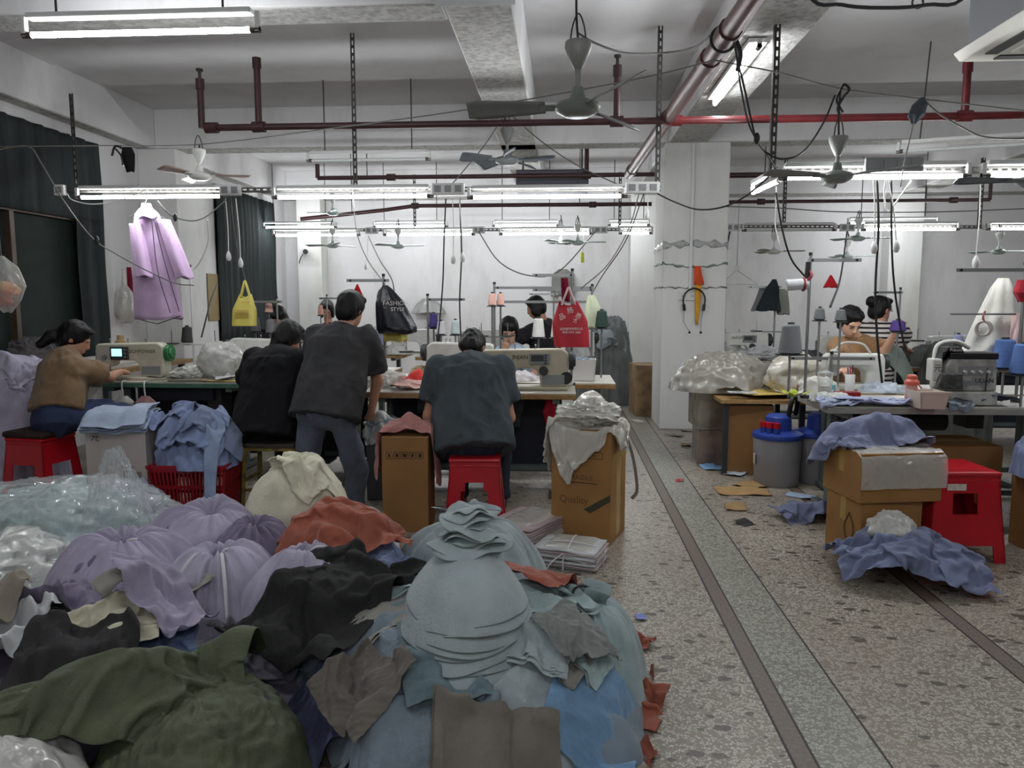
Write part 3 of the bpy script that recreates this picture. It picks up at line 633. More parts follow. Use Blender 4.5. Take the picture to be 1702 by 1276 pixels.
# overlock
ovl = t = T('overlock_machine', 'dirty white overlock machine with black top cover and side bin', 'sewing machine', (W(1592, 640, 4.85).x, 4.84, .765))
MW = mat('grubby white enamel', (186, 186, 180), .42, col2=(120, 118, 112), vs=9)
MB().box((0, 0, .05), (.42, .26, .1)).obj('base', MW, t, 0, bevel=.012)
MB().ext([(-.16, .1), (-.16, .28), (-.13, .33), (.2, .33), (.21, .1)], -.11, .11).obj('body', MW, t, 0, bevel=.014)
MB().box((.04, -.01, .35), (.34, .2, .045)).obj('top_cover', M_black, t, 0, bevel=.008)
MB().ext([(-.17, .30), (-.2, .3), (-.15, .41), (-.05, .41), (-.02, .37), (-.17, .37)], -.1, .04).obj('head_cover', M_black, t, 0, bevel=.008)
MB().tube(curve([(-.19, 0, .3), (-.15, .03, .42), (-.02, .04, .445), (.08, .04, .40)]), .016, 10).obj('lamp_arm', M_white2, t)
MB().box((-.215, -.06, .25), (.07, .1, .16)).obj('side_box', M_white2, t, 0, bevel=.012)
text('元', .06, M_ink, t, (-.215, -.112, .26))
MB().box((.05, -.112, .245), (.24, .006, .07)).obj('tension_panel', M_grey, t, 0)
for k in range(4): MB().cyl((-.03 + k * .055, -.112, .24), (-.03 + k * .055, -.135, .24), .011, n=12).obj('tension_knob', M_white2, t)
MB().ext([(-.24, .12), (-.2, .23), (-.06, .23), (-.05, .12)], -.16, -.105).obj('looper_housing', mat('lint covered metal', (70, 72, 70), .7, var=.5, vs=40, bump=.8, bs=60), t, 0, bevel=.01)
MB().box((.04, -.113, .16), (.2, .004, .035)).obj('name_plate', M_grey, t, 0)
MB().cyl((.13, -.115, .27), (.125, -.118, .09), .004, n=6).obj('thread_rod', M_dark, t)
text('ULIAN', .046, M_ink, t, (.115, -.116, .175)); text('Pukom', .03, M_wink, t, (-.09, -.1015, .392))
MB().box((-.1, -.115, .06), (.16, .005, .03)).obj('dark_slot', M_dark, t, 0)
MB().cyl((.21, 0, .2), (.25, 0, .2), .06, n=20).obj('hand_wheel', M_dark, t)
ovl.scale = (.84, .9, .86)
t = T('scrap_bin', 'beige open plastic bin hung before the overlock machine', 'bin', (W(1535, 650, 4.68).x, 4.63, .765))
def tray_box(t, w, d, h, th, m, tap=.82, name='bin_wall'):
    for (a, b) in (((-1, -1), (1, -1)), ((1, -1), (1, 1)), ((1, 1), (-1, 1)), ((-1, 1), (-1, -1))):
        nx = Vector((b[1] - a[1], a[0] - b[0], 0)).normalized() * th
        def p(q, z, o): k = tap + (1 - tap) * z / h; return Vector((q[0] * w / 2 * k, q[1] * d / 2 * k, z)) - nx * o
        MB().hexa([p(a, 0, 0), p(b, 0, 0), p(b, 0, 1), p(a, 0, 1), p(a, h, 0), p(b, h, 0), p(b, h, 1), p(a, h, 1)]).obj(name, m, t, 0)
    MB().box((0, 0, th / 2), (w * tap, d * tap, th)).obj('bottom', m, t, 0)
tray_box(t, .17, .2, .1, .006, mat('beige plastic', (206, 190, 176), .45))
MB().box((0, -.1, .1), (.18, .012, .012)).obj('rim', mat('beige plastic', (0, 0, 0)), t, 0)
# thermos cup
t = T('thermos', 'pink thermos cup with coral lid on the overlock table', 'cup', (W(1514, 640, 4.75).x, 4.74, .775))
Mpk = mat('pink cup', (205, 150, 145), .35); Mcl = mat('coral lid', (206, 96, 76), .35)
MB().lathe([(0, 0), (.036, 0), (.038, .01), (.034, .1), (.028, .115), (0, .115)], n=24).obj('cup_body', Mpk, t, 50)
MB().lathe([(.028, .11), (.042, .115), (.042, .135), (.03, .15), (.03, .165), (.024, .175), (0, .175)], n=24).obj('lid', Mcl, t, 30)
MB().tube(curve([(.036, 0, .12), (.055, -.01, .09), (.045, -.012, .06)]), .004, 6).obj('strap', Mcl, t)
# clear drink cup with straw
t = T('drink_cup', 'clear plastic drink cup with straw on the table before the woman with tied hair', 'cup', (W(1371, 640, 5.0).x, 5.0, .762))
MB().lathe([(.035, 0), (.05, .17), (.052, .175), (.0, .19)], n=22).obj('cup_wall', film('clear cup', (225, 228, 226), .22, .1, bstr=.05), t, 60)
MB().cyl((0, 0, .15), (.02, 0, .27), .004, n=8).obj('straw', M_wink, t)
MB().lathe([(0, .004), (.034, .004), (.042, .09), (0, .09)], n=18).obj('label_sleeve', mat('pale label', (200, 196, 186), .6), t, 60)
# ---- thread stands with their cones
def W3(px, py, d, z=None):
    p = W(px, py, d); return (p.x, p.y, p.z if z is None else z)
ZT = .762
thread_stand(W3(323, 600, 6.2, ZT), 'white taped thread stand with black clip beside the lilac coat', h=.92, bars=((-.2, .02),), tray=True, tz=.27, mt=M_white)
cone((W(323, 0, 6.2).x - .19, 6.2, ZT + .285), (62, 60, 60), 'dark grey thread cone on the taped stand by the lilac coat', nm='charcoal', h=.14)
thread_stand(W3(640, 600, 5.6, ZT), 'steel thread stand holding the black drawstring bag', h=.82, bars=((-.28, .04),), tray=False)
thread_stand(W3(712, 600, 6.4, ZT), 'square-armed steel thread stand behind the man in grey', h=.68, bars=((-.01, .32),), tz=.2)
thread_stand(W3(950, 600, 5.72, ZT), 'steel thread stand holding the red shopping bag', h=.86, bars=((-.3, .02),), tray=False)
thread_stand(W3(463, 590, 7.1, ZT), 'thread stand holding the yellow tote bag', h=.66, bars=((-.38, .05),), tz=.24)
thread_stand(W3(822, 590, 6.48, ZT), 'wide thread rack with two crossbars over the woman in pale blue', h=.78, bars=((0, .85), (0, .85)), tz=.33, trw=.3)
thread_stand(W3(983, 590, 6.4, ZT), 'thread rack post on the aisle side of the red bag', h=.76, bars=((-.5, .02),), tray=False)
thread_stand(W3(1338, 640, 5.05, ZT), 'tall steel thread stand with grey cone and cloth roll by the overlock table', h=.93, bars=((-.02, .32), ), tray=False)
thread_stand(W3(1690, 640, 4.95, ZT), 'steel thread stand holding the white gown', h=.86, bars=((-.42, .2),), tray=False)
thread_stand(W3(1490, 600, 7.6, ZT), 'thin thread stand behind the woman in stripes', h=.75, bars=((-.25, .02),), tz=.25)
thread_stand(W3(1285, 590, 8.5, ZT), 'thread stand holding dark bags behind the column', h=.82, bars=((-.3, .06),), tray=True, tz=.3)
thread_stand(W3(545, 560, 9.48, ZT), 'far thread stand by the person in dark red', h=.7, bars=((-.1, .25),), tz=.22)
thread_stand(W3(920, 560, 9.22, ZT), 'far thread stand by the person in the dark hood', h=.75, bars=((-.3, .05),), tz=.3)
thread_stand(W3(1380, 640, 5.5, ZT), 'thread tray stand with grey cones over the facing machine', h=.26, bars=((-.3, .3),), tray=False)
for px, py, d, col, lb, h, r in (
        (425, 552, 7.02, (92, 92, 98), 'grey thread cone under the yellow tote bag, nearer the bag', .15, .05), (450, 554, 7.0, (112, 112, 118), 'grey thread cone beside the head behind the yellow tote bag', .14, .05),
        (447, 520, 7.2, (206, 160, 150), 'pink thread cone above the dark-haired head by the yellow tote', .1, .04),
        (533, 524, 8.9, (226, 170, 158), 'small pink thread cone before the face of the person in dark red', .13, .035),
        (895, 561, 6.45, (222, 222, 218), 'large white thread cone beside the woman in pale blue', .17, .055), (926, 561, 6.45, (222, 222, 218), 'large white thread cone half behind the red bag', .17, .055),
        (632, 575, 6.0, (140, 142, 172), 'lavender thread cone below the drawstring bag', .15, .05), (721, 545, 6.42, (60, 48, 110), 'purple thread cone on the square-armed stand', .13, .042), (733, 556, 6.36, (206, 204, 210), 'white thread cone on the square-armed stand beside the purple one', .12, .04),
        (757, 556, 6.45, (190, 205, 205), 'pale mint thread cone behind the head of the man in grey', .13, .042), (1000, 545, 6.3, (36, 62, 52), 'dark green thread cone beside the red bag', .15, .055),
        (832, 508, 6.48, (230, 182, 168), 'peach thread cone over the woman in pale blue', .11, .036), (818, 508, 6.4, (232, 190, 176), 'peach thread cone at the post of the wide rack', .11, .036), (932, 510, 9.15, (226, 226, 220), 'ivory thread cone on the far tray behind the red bag', .13, .04),
        (1313, 588, 5.05, (118, 122, 124), 'big grey thread cone on the tall stand by the column', .2, .075), (1362, 532, 5.5, (96, 98, 98), 'grey thread cone on the tray, beside the water cup', .09, .04), (1397, 534, 5.5, (100, 102, 102), 'grey thread cone on the tray before the face of the woman', .09, .04),
        (1668, 612, 4.95, (84, 116, 176), 'large blue thread cone beside the overlock machine, farther back', .19, .075), (1700, 622, 4.73, (86, 120, 172), 'large blue thread cone beside the overlock machine, in front', .19, .074), (1592, 572, 5.2, (126, 134, 168), 'small slate blue thread cone behind the overlock machine', .07, .036),
        (1492, 551, 5.85, (68, 46, 116), 'violet thread cone beside the woman in stripes', .09, .06), (1475, 516, 7.62, (70, 70, 74), 'dark thread cone beyond the face of the woman in stripes', .09, .04)):
    p = W(px, py, d); z = p.z
    supp = ZT
    if z - ZT > .03:      # the cone stands on a small bracket shelf
        q = T('spool_holder', 'holder post under the ' + lb.split(' thread cone')[0] + ' cone' + lb.split(' thread cone')[1], 'spool holder', (p.x, d, ZT if d > 4.6 else ZT))
        MB().cyl((0, 0, 0), (0, 0, z - ZT - .006), .008, n=8).obj('post', M_steel, q)
        MB().cyl((0, 0, z - ZT - .008), (0, 0, z - ZT - .001), r * 1.25, n=18).obj('spool_disc', M_dark, q)
    else: z = ZT + .002
    cone((p.x, d, z), col, lb, h, r, nm=lb[:18])
# ---- stools, cartons, bins, basket
def panel_side(t, rects, w0, w1, h, th, m, name, rz, d0=None, d1=None):
    "one face of a tapered box; rects in (s0,s1,t0,t1), s across -1..1, t up 0..1"
    d0 = w0 if d0 is None else d0; d1 = w1 if d1 is None else d1
    Rz = Matrix.Rotation(rz, 3, 'Z'); m_ = MB()
    for s0, s1, t0, t1 in rects:
        def p(s, tt, o): return Rz @ Vector((s * ((w0 + (w1 - w0) * tt) / 2), -((d0 + (d1 - d0) * tt) / 2) + o, h * tt))
        m_.hexa([p(s0, t0, 0), p(s1, t0, 0), p(s1, t0, th), p(s0, t0, th), p(s0, t1, 0), p(s1, t1, 0), p(s1, t1, th), p(s0, t1, th)])
    return m_.obj(name, m, t, 0)
def stool(loc, rz, label, h=.46, w0=.37, w1=.29, rects=None, m=M_red, cushion=None):
    t = T('plastic_stool', label, 'stool', loc, rz)
    rects = rects or [(-1, -.55, 0, 1), (.55, 1, 0, 1), (-.55, .55, .62, 1)]
    for k in range(4): panel_side(t, rects, w0, w1, h - .02, .008, m, 'side_panel', k * math.pi / 2)
    MB().box((0, 0, h - .012), (w1 + .022, w1 + .022, .026)).obj('seat', m, t, 0, bevel=.012)
    MB().box((0, 0, h - .045), (w1 + .012, w1 + .012, .012)).obj('seat_rim', m, t, 0, bevel=.004)
    if cushion: MB().box((0, 0, h + .022), (w1 + .05, w1 + .03, .045)).obj('cushion', cushion, t, 0, bevel=.018)
    return t
g = G(75, 828)
stool((g.x, g.y, 0), R(-8), 'red plastic stool with a dark cushion under the woman in brown', cushion=fab('cushion', (52, 40, 38)))
stool((W(785, 0, 4.5).x, 4.55, 0), R(3), 'red plastic stool with arched openings under the man in grey', rects=[(-1, -.5, 0, 1), (.5, 1, 0, 1), (-.5, .5, .72, 1), (-.5, -.35, .6, .72), (.35, .5, .6, .72)])
g = G(1590, 935)
st_ = stool((g.x + .035, g.y + .2, 0), R(3), 'tall red plastic stool with a slotted face beside the wrapped cartons', h=.49, w0=.42, w1=.34, rects=[(-1, -.7, 0, 1), (.7, 1, 0, 1), (-.7, .7, .2, .42), (-.7, .7, .42, .56), (-.7, -.42, .56, .8), (.3, .7, .56, .8), (-.7, .7, .8, 1)])
MB().box((-.06, -.178, .41), (.1, .006, .035), rz=0).obj('sticker', mat('paper sticker', (200, 192, 180), .6, var=.2, vs=40), st_, 0)
# yellow metal stool of the person in black
g = (W(432, 0, 4.95).x, 4.95)
t = T('metal_stool', 'worn yellow metal stool under the person in black', 'stool', (g[0], g[1], 0))
My = mat('worn yellow paint', (140, 122, 52), .5, .3, col2=(86, 74, 44), vs=18)
MB().box((0, 0, .44), (.36, .3, .03)).obj('seat', mat('dark seat board', (48, 40, 34), .6), t, 0, bevel=.006)
for sx in (-1, 1):
    for sy in (-1, 1): MB().bar((sx * .165, sy * .13, .43), (sx * .185, sy * .15, 0), .025).obj('leg', My, t, 0)
    MB().bar((sx * .175, -.14, .2), (sx * .175, .14, .2), .018).obj('rung', My, t, 0)
for sy in (-1, 1): MB().bar((-.165, sy * .135, .418), (.165, sy * .135, .418), .022).obj('seat_rail', My, t, 0)
MB().bar((-.18, -.14, .14), (.18, -.14, .14), .018).obj('rung', My, t, 0)
Mcb = mat('carton board', (152, 110, 60), .75, var=.12, vs=5, bump=.08, bs=80)
Mcd = mat('carton board dark', (140, 100, 56), .75, var=.12, vs=5, bump=.08, bs=80)
Mtape = mat('clear tan tape', (176, 146, 84), .25)
def carton(loc, rz, w, d, h, label, m=Mcb, open_=False, tape=True):
    t = T('carton', label, 'carton', loc, rz)
    if open_:
        for k, (ww, dd) in enumerate(((w, d), (d, w), (w, d), (d, w))):
            Mx = Matrix.Rotation(k * math.pi / 2, 4, 'Z'); MB().box((0, -dd / 2 + .003, h / 2), (ww, .006, h), Mx).obj('side', m, t, 0)
            MB().box((0, 0, .05), (ww * .96, .005, .1), Mx @ Matrix.Translation((0, -dd / 2 + .003, h)) @ Matrix.Rotation(R(130 + 15 * k), 4, 'X') @ Matrix.Translation((0, 0, 0))).obj('flap', m, t, 0)
        MB().box((0, 0, .004), (w - .01, d - .01, .008)).obj('bottom', m, t, 0)
    else:
        MB().box((0, 0, h / 2), (w, d, h)).obj('body', m, t, 0, bevel=.004)
        for s in (-1, 1): MB().box((0, s * (d / 4 + .001), h + .002), (w * .995, d / 2 - .003, .004)).obj('flap', m, t, 0)
        if tape:
            MB().box((0, 0, h + .0045), (w, .05, .001)).box((-w / 2 - .0006, 0, h - .06), (.001, .05, .13)).box((w / 2 + .0006, 0, h - .06), (.001, .05, .13)).obj('tape', Mtape, t, 0)
    return t
def pictos(t, x, z, s, yf, m=M_ink):
    "transport symbols printed on a box: arrows, cup, umbrella in frames"
    for k in range(4):
        px_, pz = x + (k % 2) * s * 1.25, z - (k // 2) * s * 1.25
        q = MB(); e = s * .06; y = yf - .0006
        def r(cx, cz, w, h): q.box((px_ + cx * s, y, pz + cz * s), (w * s, .001, h * s))
        if k != 1:
            for a in (-.5, .5): r(a, 0, .07, 1.07); r(0, a, 1.07, .07)
        if k == 0:
            for a in (-.18, .18): r(a, -.1, .1, .42); q.ext([(px_ + (a - .14) * s, pz + .08 * s), (px_ + (a + .14) * s, pz + .08 * s), (px_ + a * s, pz + .32 * s)], y - .0005, y + .0005)
        elif k == 1:
            for j in range(6): r(0, .4 - j * .16, .9, .07)
        elif k == 2: q.ext([(px_ + a * s, pz + b * s) for a, b in ((-.2, .32), (.2, .32), (.16, .02), (.04, -.06), (.04, -.3), (.16, -.34), (-.16, -.34), (-.04, -.3), (-.04, -.06), (-.16, .02))], y - .0005, y + .0005)
        else:
            q.ext([(px_ + .36 * math.cos(a) * s, pz + (-.02 + .3 * math.sin(a)) * s) for a in [math.pi * i / 8 for i in range(9)]], y - .0005, y + .0005); r(0, -.18, .05, .36)
        q.obj('symbol', m, t, 0)
# white carton with symbols
g = G(190, 860)
wc = carton((g.x + .03, g.y + .17, 0), R(1), .40, .33, .60, 'white carton printed with transport symbols beside the red basket', mat('white carton board', (196, 186, 180), .6, var=.05), tape=False)
text('元', .06, M_ink, wc, (-.13, -.1665, .525), rot=(R(90), .12, 0), name='ink_mark')
MB().box((0, -.1662, .13), (.396, .001, .004)).obj('seam', M_grey, wc, 0)
pictos(wc, .075, .28, .052, -.165)
text('PaoCai', .028, M_ink, wc, (.075, -.1662, .335))
# basket
g = G(312, 868)
t = T('laundry_basket', 'red perforated plastic basket heaped with blue shirts', 'basket', (g.x, g.y + .17, 0), R(3))
rb = [(-1, 1, 0, .06), (-1, 1, .9, 1), (-1, 1, .3, .36), (-1, 1, .6, .66)] + [(-1 + k * .111, -1 + k * .111 + .05, .05, .92) for k in range(19)]
Mbk = mat('basket red', (150, 16, 28), .4)
for k in range(4): panel_side(t, rb, (.40, .30)[k % 2], (.48, .36)[k % 2], .36, .006, Mbk, 'slatted_side', k * math.pi / 2, (.30, .40)[k % 2], (.36, .48)[k % 2])
MB().box((0, 0, .008), (.39, .29, .01)).obj('bottom', Mbk, t, 0)
for k in range(4):
    panel_side(t, [(-1.04, 1.04, .96, 1.02)], (.40, .30)[k % 2], (.49, .37)[k % 2], .36, .02, Mbk, 'rim', k * math.pi / 2, (.30, .40)[k % 2], (.37, .49)[k % 2])
# cartons of the aisle
g = G(980, 905)
c1 = carton((g.x, g.y + .2, 0), R(-19), .36, .34, .66, 'tall brown carton on the aisle under a crumpled clear bag')
text('DO NOT USE SHARP TOOLS', .019, M_ink, c1, (-.02, -.1706, .52)); text('FRAGILE', .04, mat('faded ink', (98, 66, 36), .7), c1, (0, -.1706, .385)); text('Quality', .06, mat('faded ink', (98, 66, 36), .7), c1, (-.04, -.1706, .25))
fr = MB()
for a, b, w_, h_ in ((-.02, .538, .3, .003), (-.02, .502, .3, .003), (-.17, .52, .003, .036), (.13, .52, .003, .036), (0, .355, .2, .004)): fr.box((a, -.1704, b), (w_, .001, h_))
fr.obj('printed_frame', M_ink, c1, 0)
MB().ext([(.02, .2), (.178, .3), (.178, .26), (.06, .18)], -.1709, -.1702).obj('printed_stripe', mat('green print', (62, 60, 40), .7), c1, 0)
MB().box((.1806, 0, .33), (.001, .09, .6)).box((.1806, .02, .5), (.0014, .3, .05)).obj('side_tape', Mtape, c1, 0)
g = G(676, 880)
c2 = carton((g.x, g.y + .1, 0), R(2), .28, .3, .58, 'brown carton draped with dusty pink cloth between the two men', Mcd)
pr = MB()
for k in range(5):
    for a in (-.5, .5): pr.box((-.094 + k * .047 + a * .036, -.1506, .475), (.0025, .001, .04)); pr.box((-.094 + k * .047, -.1506, .475 + a * .04), (.038, .001, .0025))
    pr.box((-.094 + k * .047, -.1506, .475), (.012 + .004 * (k % 3), .001, .02))
pr.obj('symbol_row', M_ink, c2, 0)
def at_corner(px, py, w, d, rz):
    "centre of a box whose near left corner stands at a floor pixel"
    g = G(px, py); c, q = math.cos(rz), math.sin(rz); return (g.x + w / 2 * c - d / 2 * q, g.y + w / 2 * q + d / 2 * c)
k3 = at_corner(1427, 938, .36, .32, R(13))
c3 = carton((k3[0], k3[1], 0), R(13), .36, .32, .33, 'lower brown carton with a film-wrapped one on top')
MB().tube(curve([(-.1815, -.06, .26), (-.1815, -.1, .17), (-.1815, -.06, .08), (-.1815, -.02, .17), (-.1815, -.06, .26)]), .004, 5).obj('printed_ring', mat('brown print', (96, 72, 40), .7), c3)
c4 = carton((k3[0] + .035, k3[1] + .01, .337), R(10), .46, .38, .26, 'carton wrapped in clear film lying on the lower brown carton', Mcb)
n_ = 22; A = np.zeros((n_, n_, 3)); u = np.linspace(-1, 1, n_); X, Yy = np.meshgrid(u, u, indexing='ij')
A[..., 0] = X * .24; A[..., 1] = -.205 + (Yy + 1) / 2 * .36; A[..., 2] = .272 + .008 * folds(X, Yy, 3, 4)
fr_ = A.copy(); fr_[:, 0, 2] = .08; fr_[:, 1, 2] = .17; fr_[:, 2, 2] = .245; fr_[:, :2, 1] = -.212; fr_[:, 2, 1] = -.208; fr_[:, :3, 1] += .006 * folds(X, Yy, 4, 9)[:, :3] - .004
MB().grid(fr_).obj('film_wrap', film('stretch film', (214, 212, 206), .5, .12), c4, 180)
MB().box((.02, .08, .295), (.07, .03, .03), rz=.2).obj('tape_roll', mat('pale tape', (186, 190, 180), .4), c4, 0, bevel=.004)
g = G(1246, 792)
carton((g.x + .05, g.y + .3, 0), R(-8), .34, .42, .56, 'narrow tall brown carton beside the grey suction bins', Mcd)
g = G(1205, 785)
c5 = carton((g.x + .04, g.y + .5, 0), R(-4), .4, .5, .3, 'lower film-wrapped carton beside the column', mat('film carton', (128, 112, 100), .3, col2=(90, 76, 70), vs=7, bump=.5, bs=12))
c6 = carton((g.x + .03, g.y + .5, .306), R(2), .42, .48, .32, 'upper film-wrapped carton beside the column', mat('film carton2', (138, 130, 116), .25, col2=(96, 90, 80), vs=7, bump=.5, bs=12))
g = G(1062, 668)
carton((g.x - .02, 9.4, 0), R(5), .35, .5, .62, 'worn brown carton leaning by the aisle side of the column', mat('worn board', (128, 104, 74), .8, var=.4, vs=7))
carton((W(1600, 0, 5.0).x, 4.98, 0), R(2), .6, .42, .5, 'dim brown carton under the overlock table', Mcd)
carton((3.22, 4.95, 0), R(-2), .36, .45, .42, 'dim brown carton under the end of the overlock table', Mcd)
# suction bins
Mbin = mat('grey bin', (140, 140, 144), .45, var=.1, vs=4); Mblue = mat('blue lid', (40, 66, 150), .4)
def suction(loc, label, s=1., ports=True):
    t = T('suction_bin', label, 'dust collector', loc)
    MB().lathe([(0, 0), (.155 * s, 0), (.165 * s, .015), (.18 * s, .36), (.178 * s, .37), (0, .37)], n=32).obj('drum', Mbin, t, 45)
    MB().lathe([(.186 * s, .36), (.19 * s, .375), (.186 * s, .395), (.14 * s, .415), (.1 * s, .42), (.095 * s, .52), (.07 * s, .54), (0, .54)], n=32).obj('lid', Mblue, t, 45); lid = t.children[-1]
    if ports:
        for k, a in enumerate((205, 228, 250)):
            x, y = .135 * s * math.cos(R(a)), .135 * s * math.sin(R(a))
            MB().cyl((x, y, .4), (x, y, .455), .026, n=14).obj('port', Mblue, lid)
            MB().cyl((x, y, .45), (x, y, .49), .028, n=14).obj('port_cap', M_red, lid)
    MB().box((-.178, -.03, .2), (.004, .05, .08)).obj('label_sticker', mat('paper sticker', (0, 0, 0)), t, 0)
    MB().tube(curve([(.06, -.05, .53), (.08, -.06, .66), (.14, .05, .68), (.2, .2, .6), (.22, .3, .5)]), .018, 10).obj('hose', M_black, t)
    return t
g = G(1300, 812); suction((g.x, g.y + .17, 0), 'grey suction bin with blue lid and three red ports')
g = G(1368, 806); suction((g.x, g.y + .12, 0), 'grey suction bin with blue lid half behind the wrapped cartons', ports=False)
# ================================================================ cloth
def dome(cx, cy, rx, ry, h, p=2.4, q=.75, z0=0.):
    def f(x, y):
        r = np.sqrt(((x - cx) / rx) ** 2 + ((y - cy) / ry) ** 2)
        return np.where(r < 1, z0 + h * np.power(np.clip(1 - np.power(np.clip(r, 0, 1), p), 0, 1), q), 0)
    return f
def boxh(cx, cy, w, d, h, rz=0., soft=.03):
    c, s = math.cos(rz), math.sin(rz)
    def f(x, y):
        u = np.abs((x - cx) * c + (y - cy) * s) - w / 2; v = np.abs(-(x - cx) * s + (y - cy) * c) - d / 2
        e = np.maximum(u, v) - soft / 2 - .006; t = np.clip(.5 - e / soft, 0, 1); return h * t * t * (3 - 2 * t)
    return f
def hmax(*fs): return lambda x, y: np.maximum.reduce([f(x, y) for f in fs])
def drape(c, w, h, rz, hf, seed, n=30, comp=.86, steps=46, iters=7, off=.006, amp=.02, ff=5., drop=.05, ratio=None):
    "lets a cloth sheet fall on a height field; returns the grid of points"
    rg = np.random.default_rng(seed); m = max(8, int(n * h / w)) if ratio is None else ratio
    U, V = np.meshgrid(np.linspace(-.5, .5, n), np.linspace(-.5, .5, m), indexing='ij')
    cs, sn = math.cos(rz), math.sin(rz)
    wob = .035 * np.stack([v2(U, V, 4, seed + 1), v2(U, V, 4, seed + 2)], -1)
    a, b = (U + wob[..., 0]) * w * comp, (V + wob[..., 1]) * h * comp
    P = np.zeros((n, m, 3)); P[..., 0] = c[0] + a * cs - b * sn; P[..., 1] = c[1] + a * sn + b * cs
    fo = amp * np.clip(folds(U * w, V * h, ff, seed, rg.uniform(0, 3)), -.2, 2)
    P[..., 2] = hf(P[..., 0], P[..., 1]) + off + fo + drop * (.5 + .5 * v2(U, V, 3, seed + 3))
    if len(c) > 2: P[..., 2] = np.maximum(P[..., 2], c[2])
    rx, ry = w / (n - 1), h / (m - 1); rd = math.hypot(rx, ry); Q = P.copy()
    def con(A, B, r, k):
        d = B - A; l = np.sqrt((d * d).sum(-1, keepdims=True)) + 1e-9; d *= (.5 * k * (l - r) / l); A += d; B -= d
    for s in range(steps):
        Vv = (P - Q) * .90; Q = P.copy(); P = P + np.clip(Vv, -.05, .05); P[..., 2] -= .0035
        for it in range(iters):
            for o in (0, 1):
                e = (n - o) // 2 * 2; con(P[o:o + e:2], P[o + 1:o + e:2], rx, .95)
                e = (m - o) // 2 * 2; con(P[:, o:o + e:2], P[:, o + 1:o + e:2], ry, .95)
            if it % 2: con(P[:-1, :-1], P[1:, 1:], rd, .25); con(P[1:, :-1], P[:-1, 1:], rd, .25)
            if it % 3 == 0: con(P[:-2], P[2:], 2 * rx, .12); con(P[:, :-2], P[:, 2:], 2 * ry, .12)
            zz = hf(P[..., 0], P[..., 1]) + off + fo; hit = P[..., 2] < zz
            P[..., 2] = np.where(hit, zz, P[..., 2])
            P[..., :2] = np.where(hit[..., None], Q[..., :2] + .45 * (P[..., :2] - Q[..., :2]), P[..., :2])
    return P
LASTP = [None]
def ar_(*v): return np.array(v, float)
def sheet(name, label, cat, m, c, w, h, rz, hf, seed, group=None, parent=None, solid=.003, layers=1, **kw):
    P = drape(c, w, h, rz, hf, seed, **kw); LASTP[0] = P; o0 = P.reshape(-1, 3).mean(0); o0[2] = P[..., 2].min()
    if layers > 1:
        o = T(name, label, cat, tuple(o0), 0, group); cm = P.reshape(-1, 3).mean(0) - o0
        for k in range(layers):
            Q = P - o0; e = 1 - .022 * (layers - 1 - k) * 0 - .018 * k + .008 * math.sin(k * 2.7 + seed)
            Q = (Q - cm) * ar_(e, e, 1) + cm + ar_(.006 * math.sin(k * 1.9 + seed), .006 * math.cos(k * 2.3 + seed), .0055 * k); Q[..., 2] += .004 * v2(Q[..., 0], Q[..., 1], 14, seed + k)
            MB().grid(Q).obj('fabric_layer', m, o, 180, solid=.0025, sub=1)
        return o
    o = MB().grid(P - o0).obj(name, m, parent, 180, solid=solid, sub=1, loc=tuple(o0))
    if label: tag(o, label, cat, group)
    return o
def heap(name, label, cat, m, cx, cy, rx, ry, h, seed, z0=0., nr=22, nt=64, amp=.05, ff=5., p=2.4, q=.75, rough=.12, stuff=False, parent=None, tuck=.0, film_=False):
    "mound of crumpled cloth"
    r = np.linspace(0, 1, nr) ** .8; th = np.linspace(0, 2 * math.pi, nt, endpoint=False); Rr, Th = np.meshgrid(r, th, indexing='ij')
    k = 1 + rough * vn(np.stack([np.cos(Th) * 2, np.sin(Th) * 2, Th * 0], -1), seed) + rough * .5 * vn(np.stack([np.cos(Th) * 5, np.sin(Th) * 5, Th * 0], -1), seed + 1)
    x = rx * Rr * np.cos(Th) * k; y = ry * Rr * np.sin(Th) * k
    z = h * np.power(np.clip(1 - np.power(Rr, p), 0, 1), q); fo = folds(x + seed, y, ff, seed)
    z = z + amp * fo * np.clip((1 - Rr) * 4, 0, 1) * (.35 + .65 * Rr); side = amp * .7 * fo * Rr
    x = x + side * np.cos(Th); y = y + side * np.sin(Th)
    A = np.stack([x, y, np.maximum(z, 0)], -1); A[-1, :, 2] = -tuck
    o = MB().grid(A, True).obj(name, m, parent, 180, sub=1, loc=(cx, cy, z0))
    if label:
        tag(o, label, cat)
    if stuff: o['kind'] = 'stuff'
    return o
M_string = mat('white string', (214, 210, 214), .7)
